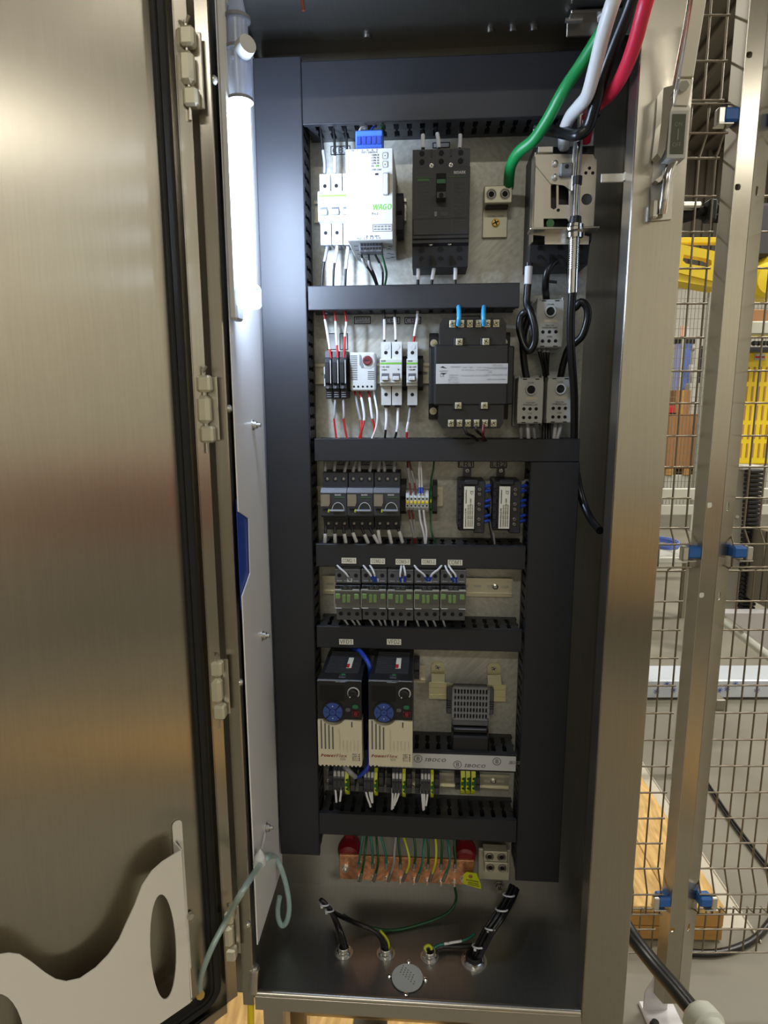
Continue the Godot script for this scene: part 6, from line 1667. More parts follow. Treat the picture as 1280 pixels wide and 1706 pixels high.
	# third row
	wire_row([
		[[Vector3(-0.1754, 1.4564, 0.05), Vector3(-0.1756, 1.4429, 0.05), Vector3(-0.1766, 1.4208, 0.05)], "wire_black", [[0.1, 0.75, "sleeve_grey"]]],
		[[Vector3(-0.1565, 1.4565, 0.05), Vector3(-0.1588, 1.4429, 0.05), Vector3(-0.1613, 1.4209, 0.05)], "wire_black", [[0.1, 0.75, "sleeve_grey"]]],
		[[Vector3(-0.1345, 1.4565, 0.05), Vector3(-0.1399, 1.4398, 0.05), Vector3(-0.1444, 1.4209, 0.05)], "wire_black", [[0.1, 0.75, "sleeve_grey"]]],
		[[Vector3(-0.1188, 1.4566, 0.05), Vector3(-0.1252, 1.4399, 0.05), Vector3(-0.1286, 1.421, 0.05)], "wire_black", [[0.1, 0.75, "sleeve_grey"]]],
		[[Vector3(-0.1156, 1.4566, 0.05), Vector3(-0.1158, 1.4431, 0.05), Vector3(-0.116, 1.4211, 0.05)], "wire_black", [[0.1, 0.75, "sleeve_grey"]]],
		[[Vector3(-0.0927, 1.4566, 0.05), Vector3(-0.0959, 1.4421, 0.05), Vector3(-0.1003, 1.4211, 0.05)], "wire_black", [[0.1, 0.75, "sleeve_grey"]]],
		[[Vector3(-0.0781, 1.4567, 0.05), Vector3(-0.0813, 1.4421, 0.05), Vector3(-0.0846, 1.4212, 0.05)], "wire_black", [[0.1, 0.75, "sleeve_grey"]]],
		[[Vector3(-0.075, 1.4567, 0.05), Vector3(-0.073, 1.4422, 0.05), Vector3(-0.071, 1.4213, 0.05)], "wire_black", [[0.1, 0.75, "sleeve_grey"]]],
		[[Vector3(-0.0543, 1.4567, 0.05), Vector3(-0.0553, 1.4422, 0.05), Vector3(-0.0564, 1.4213, 0.05)], "wire_black", [[0.1, 0.75, "sleeve_grey"]]]], 0.0024, "%s grey-sleeved wire from the hinge side entering the motor starters from above", "wires over the motor starters")
	wire_row([
		[[Vector3(-0.1759, 1.3363, 0.055), Vector3(-0.1765, 1.3201, 0.06), Vector3(-0.1796, 1.296, 0.05)], "wire_black", [[0.42, 0.8, "sleeve"]]],
		[[Vector3(-0.1599, 1.3364, 0.055), Vector3(-0.1594, 1.3202, 0.06), Vector3(-0.1602, 1.2963, 0.05)], "wire_black", [[0.42, 0.8, "sleeve"]]],
		[[Vector3(-0.145, 1.3366, 0.055), Vector3(-0.1424, 1.3204, 0.06), Vector3(-0.1398, 1.2965, 0.05)], "wire_black", [[0.42, 0.8, "sleeve"]]],
		[[Vector3(-0.1301, 1.3367, 0.055), Vector3(-0.1265, 1.3228, 0.06), Vector3(-0.1184, 1.2968, 0.05)], "wire_black", [[0.42, 0.8, "sleeve"]]],
		[[Vector3(-0.1132, 1.3369, 0.055), Vector3(-0.1075, 1.323, 0.06), Vector3(-0.098, 1.297, 0.05)], "wire_black", [[0.5, 0.85, "sleeve"]]],
		[[Vector3(-0.0994, 1.3371, 0.055), Vector3(-0.0917, 1.3231, 0.06), Vector3(-0.0799, 1.2973, 0.05)], "wire_black", [[0.5, 0.85, "sleeve"]]],
		[[Vector3(-0.0836, 1.3372, 0.055), Vector3(-0.0822, 1.3232, 0.06), Vector3(-0.0788, 1.2973, 0.05)], "wire_black", [[0.3, 0.85, "sleeve"]]],
		[[Vector3(-0.0667, 1.3374, 0.055), Vector3(-0.0633, 1.3234, 0.06), Vector3(-0.0586, 1.2975, 0.05)], "wire_black", [[0.3, 0.85, "sleeve"]]],
		[[Vector3(-0.0509, 1.3375, 0.055), Vector3(-0.0455, 1.3258, 0.06), Vector3(-0.0384, 1.2978, 0.05)], "wire_black", [[0.42, 0.85, "sleeve"]]]], 0.0026, "%s white-tipped wire from the hinge side leaving the motor starters below", "wires under the motor starters")
	wire_row([
		[[Vector3(-0.0326, 1.4568, 0.05), Vector3(-0.0315, 1.4329, 0.05), Vector3(-0.0283, 1.411, 0.05), Vector3(-0.0269, 1.3933, 0.058)], "maroon", [[0.25, 0.65, "sleeve_grey"]]],
		[[Vector3(-0.0305, 1.4568, 0.05), Vector3(-0.0242, 1.4278, 0.05), Vector3(-0.0199, 1.4111, 0.05), Vector3(-0.0187, 1.3933, 0.058)], "maroon", [[0.25, 0.65, "sleeve_grey"]]],
		[[Vector3(-0.0119, 1.4568, 0.05), Vector3(-0.0128, 1.433, 0.05), Vector3(-0.0116, 1.4111, 0.05), Vector3(-0.0114, 1.3934, 0.058)], "sleeve", [[0.8, 0.98, "blue", "ferrule"]]],
		[[Vector3(-0.0109, 1.4568, 0.05), Vector3(-0.0087, 1.433, 0.05), Vector3(-0.0075, 1.4111, 0.05), Vector3(-0.0063, 1.3934, 0.058)], "sleeve", [[0.8, 0.98, "blue", "ferrule"]]]], 0.0017, "%s wire dropping into the light grey terminal blocks of the third row", "wires over the grey terminal blocks")
	wire_row([
		[[Vector3(-0.03, 1.3659, 0.058), Vector3(-0.0268, 1.3463, 0.055), Vector3(-0.0215, 1.3228, 0.055), Vector3(-0.0194, 1.298, 0.05)], "maroon", [[0.3, 0.75, "sleeve_grey"]]],
		[[Vector3(-0.0248, 1.366, 0.058), Vector3(-0.0206, 1.3464, 0.055), Vector3(-0.0184, 1.3229, 0.055), Vector3(-0.0183, 1.298, 0.05)], "maroon", [[0.3, 0.75, "sleeve_grey"]]],
		[[Vector3(-0.0113, 1.3661, 0.058), Vector3(-0.0091, 1.3465, 0.055), Vector3(-0.0037, 1.3252, 0.055), Vector3(-0.0004, 1.2982, 0.05)], "sleeve", []],
		[[Vector3(-0.004, 1.3661, 0.058), Vector3(-0.0018, 1.3465, 0.055), Vector3(0.0015, 1.3252, 0.055), Vector3(-0.0004, 1.2982, 0.05)], "sleeve", []]], 0.0018, "%s wire leaving the light grey terminal blocks of the third row below", "wires under the grey terminal blocks")
	wire("green wire entering the grounding terminal of the third row from above", [Vector3(0.0138, 1.4569, 0.05), Vector3(0.012, 1.4352, 0.05), Vector3(0.009, 1.4206, 0.05), Vector3(0.0082, 1.4011, 0.045)], 0.0017, "wire_green", "")
	wire("green wire leaving the grounding terminal of the third row below", [Vector3(0.0085, 1.364, 0.045), Vector3(0.0088, 1.3382, 0.05), Vector3(0.0109, 1.3243, 0.055), Vector3(0.0207, 1.2985, 0.05)], 0.0017, "wire_green", "")
	wire_row([
		[[Vector3(0.0999, 1.4068, 0.06), Vector3(0.1082, 1.3972, 0.05), Vector3(0.1129, 1.3746, 0.04), Vector3(0.111, 1.3489, 0.045), Vector3(0.1174, 1.3233, 0.05), Vector3(0.1211, 1.2997, 0.05)], "sleeve_grey", []],
		[[Vector3(0.1007, 1.3726, 0.06), Vector3(0.1081, 1.3636, 0.05), Vector3(0.1112, 1.3414, 0.045), Vector3(0.1143, 1.3233, 0.05), Vector3(0.118, 1.2997, 0.05)], "wire_black", []],
		[[Vector3(0.1644, 1.4133, 0.06), Vector3(0.1708, 1.4183, 0.05), Vector3(0.1789, 1.4115, 0.045), Vector3(0.1831, 1.3751, 0.04)], "sleeve_grey", []],
		[[Vector3(0.1652, 1.3886, 0.06), Vector3(0.1718, 1.3892, 0.05), Vector3(0.178, 1.3801, 0.045), Vector3(0.1818, 1.3539, 0.04)], "wire_black", []]], 0.002, "%s loose wire curving away from the blue ferrules of the line reactors", "wires beside the line reactors")
	# fourth row
	wire_row([
		[[Vector3(-0.1567, 1.2707, 0.07), Vector3(-0.1462, 1.2663, 0.085), Vector3(-0.1376, 1.2597, 0.088), Vector3(-0.13, 1.2455, 0.083)], "sleeve", [[0.85, 1.0, "grey", "ferrule"]]],
		[[Vector3(-0.1101, 1.2714, 0.07), Vector3(-0.1014, 1.2659, 0.085), Vector3(-0.0949, 1.2582, 0.088), Vector3(-0.0887, 1.244, 0.083)], "sleeve", [[0.75, 1.0, "blue", "ferrule"]]],
		[[Vector3(-0.0985, 1.2716, 0.07), Vector3(-0.091, 1.266, 0.085), Vector3(-0.0877, 1.2583, 0.088), Vector3(-0.085, 1.2441, 0.083)], "sleeve", [[0.75, 1.0, "blue", "ferrule"]]],
		[[Vector3(-0.0418, 1.2724, 0.07), Vector3(-0.0423, 1.2657, 0.085), Vector3(-0.0432, 1.258, 0.088), Vector3(-0.0428, 1.2448, 0.083)], "sleeve", [[0.75, 1.0, "blue", "ferrule"]]],
		[[Vector3(-0.0387, 1.2724, 0.07), Vector3(-0.0356, 1.2658, 0.085), Vector3(-0.0344, 1.2581, 0.088), Vector3(-0.0361, 1.2449, 0.083)], "sleeve", [[0.7, 1.0, "blue", "ferrule"]]],
		[[Vector3(-0.021, 1.2727, 0.07), Vector3(-0.0134, 1.2672, 0.085), Vector3(-0.003, 1.2597, 0.088), Vector3(0.0043, 1.2466, 0.083)], "sleeve", [[0.8, 1.0, "blue", "ferrule"]]],
		[[Vector3(0.03, 1.2734, 0.07), Vector3(0.0215, 1.2677, 0.085), Vector3(0.0113, 1.2599, 0.088), Vector3(0.0074, 1.2467, 0.083)], "sleeve", [[0.8, 1.0, "blue", "ferrule"]]],
		[[Vector3(0.0331, 1.2735, 0.07), Vector3(0.0369, 1.2669, 0.085), Vector3(0.043, 1.2582, 0.088), Vector3(0.049, 1.2463, 0.083)], "sleeve", [[0.75, 1.0, "blue", "ferrule"]]],
		[[Vector3(0.0383, 1.2735, 0.07), Vector3(0.045, 1.267, 0.085), Vector3(0.0512, 1.2594, 0.088), Vector3(0.0537, 1.2453, 0.083)], "sleeve", [[0.75, 1.0, "blue", "ferrule"]]]], 0.0018, "%s white wire from the hinge side bending into the green-levered breakers", "wires over the green-levered breakers")
	wire_row([
		[[Vector3(-0.1497, 1.1686, 0.055), Vector3(-0.1404, 1.1593, 0.06), Vector3(-0.1343, 1.1397, 0.05)], "sleeve_grey", []], [[Vector3(-0.1366, 1.1689, 0.055), Vector3(-0.1274, 1.1595, 0.06), Vector3(-0.1222, 1.14, 0.05)], "sleeve_grey", []], [[Vector3(-0.1257, 1.1691, 0.055), Vector3(-0.1177, 1.1575, 0.06), Vector3(-0.1123, 1.1402, 0.05)], "sleeve_grey", []],
		[[Vector3(-0.1029, 1.1696, 0.055), Vector3(-0.0949, 1.1602, 0.06), Vector3(-0.0893, 1.1407, 0.05)], "sleeve_grey", []], [[Vector3(-0.0866, 1.1699, 0.055), Vector3(-0.0798, 1.1605, 0.06), Vector3(-0.0751, 1.141, 0.05)], "sleeve_grey", []], [[Vector3(-0.0747, 1.1701, 0.055), Vector3(-0.0711, 1.1607, 0.06), Vector3(-0.0686, 1.1412, 0.05)], "sleeve_grey", []],
		[[Vector3(-0.0606, 1.1704, 0.055), Vector3(-0.0582, 1.161, 0.06), Vector3(-0.0566, 1.1414, 0.05)], "sleeve_grey", []], [[Vector3(-0.0488, 1.1707, 0.055), Vector3(-0.0485, 1.1612, 0.06), Vector3(-0.0501, 1.1416, 0.05)], "sleeve_grey", []], [[Vector3(-0.0337, 1.171, 0.055), Vector3(-0.0346, 1.1615, 0.06), Vector3(-0.0359, 1.1419, 0.05)], "sleeve_grey", []],
		[[Vector3(-0.0176, 1.1713, 0.055), Vector3(-0.0131, 1.162, 0.06), Vector3(-0.0088, 1.1425, 0.05)], "sleeve_grey", []], [[Vector3(-0.0026, 1.1716, 0.055), Vector3(0.0029, 1.1623, 0.06), Vector3(0.0084, 1.1429, 0.05)], "sleeve_grey", []], [[Vector3(0.0114, 1.1719, 0.055), Vector3(0.0168, 1.1626, 0.06), Vector3(0.0225, 1.1432, 0.05)], "sleeve_grey", []],
		[[Vector3(0.0306, 1.1701, 0.055), Vector3(0.0338, 1.1618, 0.06), Vector3(0.0386, 1.1436, 0.05)], "sleeve_grey", []]], 0.002, "%s grey-sleeved wire from the hinge side below the green-levered breakers", "wires under the green-levered breakers")
	# fifth and sixth rows
	wire("bright blue cable arching between the two motor drives", [Vector3(-0.1314, 1.1075, 0.05), Vector3(-0.1192, 1.1126, 0.07), Vector3(-0.1054, 1.1131, 0.1), Vector3(-0.0957, 1.1043, 0.115), Vector3(-0.0942, 1.0845, 0.11), Vector3(-0.0968, 1.0458, 0.09), Vector3(-0.0977, 0.9854, 0.085), Vector3(-0.0987, 0.9265, 0.085), Vector3(-0.1008, 0.9036, 0.1), Vector3(-0.1118, 0.8877, 0.1), Vector3(-0.1229, 0.876, 0.09), Vector3(-0.1351, 0.88, 0.08)], 0.0042, "blue", "")
	wire("grey cable bent under the first motor drive", [Vector3(-0.1239, 0.8825, 0.1), Vector3(-0.1302, 0.8957, 0.11), Vector3(-0.1411, 0.9008, 0.1), Vector3(-0.1533, 0.8851, 0.06)], 0.0048, "sleeve_grey", "")
	var low := "%s pale wire from the hinge side falling from the lowest terminal blocks into the duct"
	wire_row([
		[[Vector3(-0.1685, 0.834, 0.055), Vector3(-0.1663, 0.8199, 0.06), Vector3(-0.165, 0.7948, 0.06), Vector3(-0.1648, 0.7544, 0.05)], "wire_black", [[0.0, 0.6, "sleeve"]]],
		[[Vector3(-0.1559, 0.8346, 0.055), Vector3(-0.1566, 0.8203, 0.06), Vector3(-0.1592, 0.7976, 0.06), Vector3(-0.1625, 0.7546, 0.05)], "wire_black", [[0.0, 0.6, "sleeve"]]],
		[[Vector3(-0.1112, 0.8327, 0.055), Vector3(-0.1064, 0.815, 0.06), Vector3(-0.0997, 0.7926, 0.06), Vector3(-0.0985, 0.7575, 0.05)], "wire_black", [[0.0, 0.65, "sleeve"]]],
		[[Vector3(-0.1033, 0.833, 0.055), Vector3(-0.1006, 0.8177, 0.06), Vector3(-0.0962, 0.7978, 0.06), Vector3(-0.0962, 0.7576, 0.05)], "wire_black", [[0.0, 0.6, "sleeve"]]],
		[[Vector3(-0.0975, 0.8332, 0.055), Vector3(-0.0972, 0.8179, 0.06), Vector3(-0.0962, 0.7978, 0.06), Vector3(-0.095, 0.7577, 0.05)], "wire_black", [[0.0, 0.6, "sleeve"]]],
		[[Vector3(-0.0589, 0.8323, 0.055), Vector3(-0.0586, 0.8145, 0.06), Vector3(-0.0598, 0.7894, 0.06), Vector3(-0.0604, 0.7593, 0.05)], "wire_black", [[0.0, 0.65, "sleeve"]]],
		[[Vector3(-0.0509, 0.8327, 0.055), Vector3(-0.0541, 0.8147, 0.06), Vector3(-0.0575, 0.792, 0.06), Vector3(-0.0592, 0.7593, 0.05)], "wire_black", [[0.0, 0.65, "sleeve"]]],
		[[Vector3(-0.0441, 0.833, 0.055), Vector3(-0.0495, 0.8149, 0.06), Vector3(-0.0564, 0.7945, 0.06), Vector3(-0.0581, 0.7594, 0.05)], "wire_black", [[0.0, 0.6, "sleeve"]]],
		[[Vector3(-0.0034, 0.8322, 0.055), Vector3(-0.0021, 0.8144, 0.06), Vector3(-0.0002, 0.7908, 0.06), Vector3(0.0005, 0.7621, 0.05)], "wire_black", [[0.0, 0.65, "sleeve"]]],
		[[Vector3(0.0011, 0.8324, 0.055), Vector3(0.0013, 0.8146, 0.06), Vector3(0.0009, 0.7921, 0.06), Vector3(0.0016, 0.7621, 0.05)], "wire_black", [[0.0, 0.65, "sleeve"]]],
		[[Vector3(0.0079, 0.8326, 0.055), Vector3(0.0063, 0.8148, 0.06), Vector3(0.0042, 0.7972, 0.06), Vector3(0.0028, 0.7622, 0.05)], "wire_black", [[0.0, 0.6, "sleeve"]]]], 0.0017, low, "pale wires under the lowest terminal blocks")
	# grounding wires onto the copper bar
	var gr := [
		[[Vector3(-0.1162, 0.7283, 0.05), Vector3(-0.1188, 0.71, 0.06), Vector3(-0.122, 0.688, 0.065), Vector3(-0.1237, 0.6646, 0.062)], "wire_teal"], [[Vector3(-0.108, 0.7287, 0.05), Vector3(-0.1097, 0.7119, 0.07), Vector3(-0.1129, 0.6836, 0.075), Vector3(-0.1214, 0.6375, 0.064)], "wire_green"],
		[[Vector3(-0.1022, 0.729, 0.05), Vector3(-0.098, 0.7085, 0.06), Vector3(-0.0965, 0.6893, 0.065), Vector3(-0.0969, 0.666, 0.062)], "wire_teal"], [[Vector3(-0.0905, 0.7295, 0.05), Vector3(-0.0868, 0.7131, 0.07), Vector3(-0.0854, 0.6851, 0.075), Vector3(-0.0946, 0.639, 0.064)], "wire_green"],
		[[Vector3(-0.0824, 0.7299, 0.05), Vector3(-0.076, 0.7147, 0.06), Vector3(-0.0711, 0.6931, 0.065), Vector3(-0.0702, 0.6674, 0.062)], "wire_teal"], [[Vector3(-0.0523, 0.7314, 0.05), Vector3(-0.0548, 0.7083, 0.07), Vector3(-0.0557, 0.6866, 0.075), Vector3(-0.0667, 0.6405, 0.064)], "sleeve_grey"],
		[[Vector3(-0.0477, 0.7316, 0.05), Vector3(-0.0461, 0.7111, 0.06), Vector3(-0.0435, 0.692, 0.065), Vector3(-0.0436, 0.6688, 0.062)], "wire_green"], [[Vector3(-0.0396, 0.732, 0.05), Vector3(-0.0308, 0.7197, 0.07), Vector3(-0.026, 0.6932, 0.078), Vector3(-0.0389, 0.642, 0.064)], "wire_yellow"],
		[[Vector3(-0.0188, 0.733, 0.05), Vector3(-0.0151, 0.7152, 0.06), Vector3(-0.0149, 0.6934, 0.065), Vector3(-0.0171, 0.6702, 0.062)], "wire_green"], [[Vector3(0.003, 0.734, 0.05), Vector3(0.0009, 0.7174, 0.07), Vector3(-0.0022, 0.6893, 0.078), Vector3(-0.0124, 0.6434, 0.064)], "wire_teal"],
		[[Vector3(0.0065, 0.7342, 0.05), Vector3(0.01, 0.7164, 0.06), Vector3(0.0102, 0.6947, 0.065), Vector3(0.0093, 0.6715, 0.062)], "wire_green"], [[Vector3(0.0225, 0.735, 0.05), Vector3(0.0247, 0.7186, 0.07), Vector3(0.0226, 0.6931, 0.078), Vector3(0.0129, 0.6448, 0.064)], "wire_yellow"],
		[[Vector3(0.0362, 0.7356, 0.05), Vector3(0.0362, 0.7177, 0.06), Vector3(0.0352, 0.696, 0.065), Vector3(0.0345, 0.6729, 0.062)], "wire_green"], [[Vector3(0.0454, 0.736, 0.05), Vector3(0.0484, 0.7198, 0.07), Vector3(0.0497, 0.6921, 0.075), Vector3(0.0382, 0.6462, 0.064)], "wire_teal"],
		[[Vector3(0.0602, 0.7368, 0.05), Vector3(0.0601, 0.7163, 0.06), Vector3(0.0613, 0.6973, 0.065), Vector3(0.0607, 0.6742, 0.062)], "wire_green"]]
	for i in gr.size():
		var m: String = gr[i][1]
		var shade: String = {"wire_teal": "teal green", "wire_green": "dark green", "wire_yellow": "yellow", "sleeve_grey": "pale sleeved"}[m]
		wire("%s grounding wire onto the copper bar, %s from the hinge side" % [shade, NTH[i]], gr[i][0], 0.0023, m, "", [[0.86, 1.0, "zinc", "ring_lug", 1.5]] + ([[0.1, 0.86, "wire_yellow", "stripe", 0.9]] if false else []))
	# cables rising from the floor glands
	bundle("bundle of black cables with white ties running from the first gland to the duct", [[[Vector3(-0.1982, 0.5872, 0.06), Vector3(-0.1779, 0.5706, 0.07)], [Vector3(-0.1542, 0.6, 0.1349), Vector3(-0.1456, 0.57, 0.1362), Vector3(-0.1444, 0.55, 0.1392)]]], 4, "wire_black", 0.0035, [Vector3(-0.1913, 0.5836, 0.066), Vector3(-0.1811, 0.5763, 0.072)])
	bundle("bundle of black cables arching across to the second gland", [[[Vector3(-0.1958, 0.5873, 0.06), Vector3(-0.1709, 0.5697, 0.07)], [Vector3(-0.1256, 0.61, 0.1315), Vector3(-0.0898, 0.6, 0.1374), Vector3(-0.0725, 0.575, 0.134), Vector3(-0.0669, 0.55, 0.1368)]]], 4, "wire_black", 0.0033, [])
	wire("green and yellow wire rising from the second cable gland", [Vector3(-0.0626, 0.55, 0.1339), Vector3(-0.0617, 0.568, 0.1314), Vector3(-0.0681, 0.585, 0.1336), Vector3(-0.0766, 0.6, 0.1378)], 0.0022, "wire_yellow", "")
	wire("green wire rising from the first cable gland", [Vector3(-0.1406, 0.55, 0.1338), Vector3(-0.1401, 0.565, 0.136), Vector3(-0.1422, 0.58, 0.1358)], 0.002, "wire_teal", "")
	bundle("thick bundle of black cables with white ties rising from the large gland", [[[Vector3(0.1759, 0.6286, 0.05), Vector3(0.1655, 0.6246, 0.07)], [Vector3(0.1433, 0.63, 0.1142), Vector3(0.12, 0.61, 0.1344), Vector3(0.1046, 0.575, 0.1355), Vector3(0.095, 0.552, 0.1409)]]], 7, "cable_black", 0.0034, [Vector3(0.1631, 0.6284, 0.07), Vector3(0.1447, 0.633, 0.1105), Vector3(0.1235, 0.612, 0.131), Vector3(0.1013, 0.577, 0.1352)])
	wire("green and white wire running from the third gland to the tied bundle", [Vector3(0.0157, 0.55, 0.1315), Vector3(0.0267, 0.562, 0.1248), Vector3(0.0512, 0.562, 0.1168), Vector3(0.0791, 0.566, 0.1125), Vector3(0.0976, 0.58, 0.1125)], 0.0024, "wire_teal", "", [[0.4, 0.7, "sleeve", "stripe", 1.05]])
	wire("black wire lying from the third gland to the tied bundle", [Vector3(0.0157, 0.555, 0.1339), Vector3(0.0346, 0.556, 0.1196), Vector3(0.0679, 0.556, 0.1174), Vector3(0.1004, 0.566, 0.1229)], 0.0045, "wire_black", "")
	wire("yellow wire curled in the mouth of the third gland", [Vector3(0.0069, 0.556, 0.1355), Vector3(0.0046, 0.562, 0.1301), Vector3(0.0112, 0.565, 0.1276), Vector3(0.0167, 0.56, 0.1286), Vector3(0.0157, 0.552, 0.1335)], 0.003, "wire_yellow", "")


func bundle(label: String, runs: Array, k: int, m: String, r: float, ties: Array) -> void:
	var t := thing("cable_bundle", label, "cable bundle")
	for q in runs:
		var pts: Array = q[0] + q[1]
		for i in k:
			var o := Vector3(cos(TAU * i / k), sin(TAU * i / k) * 0.7, sin(TAU * i / k + 1.0)) * r * (1.15 if k < 6 else 1.9)
			var mine := []
			for j in pts.size():
				mine.append(pts[j] + o * (1.0 if j < pts.size() - 1 else 0.75))
			part(t, "strand", MB.new().tube(mine, r, 7, 5), m)
	for p in ties:
		var ring := []
		var rr := r * (2.3 if k < 6 else 3.1)
		for i in 13:
			ring.append(p + Vector3(rr * cos(TAU * i / 12), rr * 0.5 * sin(TAU * i / 12), rr * sin(TAU * i / 12)))
		part(t, "cable_tie", MB.new().tube(ring, 0.0016, 6, 1), "sleeve")
		part(t, "tie_head", MB.new().box(p + Vector3(-rr * 0.6, -0.001, rr * 0.7), Vector3(0.005, 0.005, 0.004), 0.001), "sleeve")


# The guard fence and what stands in the hall behind it are square to this frame: x to the side, y up, z towards the open cabinet.
const HALL := Transform3D(Basis(Vector3(0.99768, 0, -0.06802), Vector3.UP, Vector3(0.06802, 0, 0.99768)), Vector3(0, 0, 1.125))


# A thing of the hall; its parts are given in the hall frame.
func hall_thing(called: String, label: String, category: String, base: Vector3, group := "") -> Node3D:
	var t := thing(called, label, category, HALL * base, group)
	t.basis = HALL.basis
	t.set_meta("base", base)
	return t


func hp(t: Node3D, called: String, m: MB, mt: String, label := "") -> MeshInstance3D:
	var o := part(t, called, m, mt, label)
	o.position = -t.get_meta("base")
	return o


func fence() -> void:
	const D := 1.36
	var left: Array = [0.6084, 0.643, 0.6766]
	var pitch: float = (left[2] - left[0]) / 2.0
	var right0: float = 0.8072
	var ys: Array = [2.3609, 2.2931, 2.2124, 2.1416, 2.1243, 2.0717, 2.0351, 1.963, 1.8942, 1.8228, 1.7525, 1.6833, 1.614, 1.546, 1.4756, 1.4077, 1.3387, 1.2712, 1.2398, 1.1873, 1.172, 1.1002, 1.0314, 0.963, 0.8949, 0.8257, 0.7569, 0.6886, 0.6191, 0.5501, 0.4817, 0.4121, 0.3618, 0.3058, 0.2989, 0.2386, 0.1705]
	var bumps := [4, 5, 18, 19, 32, 33]
	var vert := []
	for i in ys.size():
		if i == 0 or i in [3, 4, 5, 6, 17, 18, 19, 20, 31, 32, 33, 34] or i == ys.size() - 1:
			vert.append(Vector3(0, ys[i], 0.026 if i in bumps else 0.0))
	vert[0].y += 0.1
	var vm := MB.new().tube(vert, 0.0021, 6, 1).done()
	for side in 2:
		var x0: float = (left[0] - pitch * 2.0) if side == 0 else (right0 - pitch)
		var n := 5 if side == 0 else 9
		var x1 := x0 + pitch * (n - 1)
		var base := Vector3(x0, 0, -D - 0.012)
		var t := hall_thing("wire_fence", ["steel wire guard fence panel between the cabinet and the slotted post", "steel wire guard fence panel beyond the slotted post, at the edge of view"][side], "fence", base)
		for k in n:
			var o := part(t, "upright_wire", vm, "mesh_wire")
			o.position = Vector3(k * pitch, 0, 0)
		var hm := MB.new().tube([Vector3(-0.005, 0, 0), Vector3(x1 - x0 + 0.005, 0, 0)], 0.0022, 6, 1).done()
		for i in range(1, ys.size()):
			var o := part(t, "cross_wire", hm, "mesh_wire")
			o.position = Vector3(0, ys[i], (0.026 if i in bumps else 0.0) + 0.004)
	# the post
	var xs: Array = [0.69, 0.6973, 0.7321, 0.7749]
	var t := hall_thing("fence_post", "folded stainless steel fence post with slots and blue clips, bolted to the floor", "post", Vector3((xs[1] + xs[2]) / 2, 0, -D))
	var hy: Array = [1.329, 1.1267, 0.2745, 2.2047, 1.9684]
	var holes := []
	var holes2 := []
	for i in hy.size():
		holes.append(rrect(xs[1] + 0.0068, hy[i], 0.0115, 0.012, 0.004, 3))
		holes2.append(rrect(0.02, hy[i] - 0.004, 0.011, 0.02, 0.005, 3))
	hp(t, "face", MB.new().plate([Vector2(xs[1], 0.06), Vector2(xs[2], 0.06), Vector2(xs[2], 2.5), Vector2(xs[1], 2.5)], holes, -D + 0.028, -D + 0.030), "steel")
	var fl := MB.new()
	var a := Vector3(xs[0] - 0.004, 0.06, -D)
	var b := Vector3(xs[1], 0.06, -D + 0.03)
	var e := (b - a).normalized()
	fl.xf = Transform3D(Basis(e, Vector3.UP, e.cross(Vector3.UP)), a)
	fl.box(Vector3((b - a).length() / 2, 1.22, 0), Vector3((b - a).length(), 2.44, 0.002), 0.0006)
	hp(t, "side_flange", fl, "steel_plain")
	var fr := MB.new()
	a = Vector3(xs[2], 0, -D + 0.03)
	b = Vector3(xs[3], 0, -D)
	e = (b - a).normalized()
	fr.xf = Transform3D(Basis(e, Vector3.UP, e.cross(Vector3.UP)), a)
	fr.plate([Vector2(0, 0.06), Vector2((b - a).length(), 0.06), Vector2((b - a).length(), 2.5), Vector2(0, 2.5)], holes2 if (b - a).length() > 0.03 else [], -0.001, 0.001)
	hp(t, "side_flange", fr, "steel")
	var foot := MB.new()
	var fx: float = (xs[0] + xs[1]) / 2
	foot.box(Vector3(fx + 0.01, 0.005, -D + 0.02), Vector3(0.09, 0.01, 0.09), 0.003)
	foot.plate([Vector2(fx - 0.03, 0.01), Vector2(fx + 0.03, 0.01), Vector2(fx + 0.03, 0.05), Vector2(fx + 0.012, 0.09), Vector2(fx + 0.012, 0.15), Vector2(fx - 0.02, 0.15), Vector2(fx - 0.01, 0.1), Vector2(fx - 0.03, 0.06)], [], -D - 0.004, -D + 0.001)
	hp(t, "foot_bracket", foot, "foot_white")
	hp(t, "anchor_bolt", MB.new().lathe(Vector3(fx - 0.02, 0.01, -D + 0.045), Vector3.UP, [Vector2(0.013, 0), Vector2(0.013, 0.004), Vector2(0.009, 0.0045), Vector2(0.009, 0.014), Vector2(0, 0.015)], 12), "ink")
	var n := 0
	for y in [[1.2229, 0.3462, 2.1022]]:
		for yy in y:
			for g in 2:
				var x: float = (xs[0] - 0.008) if g == 0 else (xs[3] + 0.008)
				var c := hall_thing("fence_clip", "blue fence clip on the %s of the post, %s" % [["cabinet side", "far side"][g], ["at mid height", "near the floor", "near the top"][n]], "clip", Vector3(x, yy, -D))
				hp(c, "body", MB.new().box(Vector3(x, yy, -D + 0.014), Vector3(0.032, 0.026, 0.03), 0.004), "blue_clip")
				hp(c, "hook", MB.new().box(Vector3(x + (-0.02 if g == 0 else 0.02), yy - 0.002, -D + 0.02), Vector3(0.014, 0.03, 0.018), 0.002), "zinc")
				hp(c, "strap", MB.new().box(Vector3(x + (-0.012 if g == 0 else 0.012), yy - 0.018, -D + 0.02), Vector3(0.03, 0.003, 0.024), 0.0008), "zinc")
			n += 1


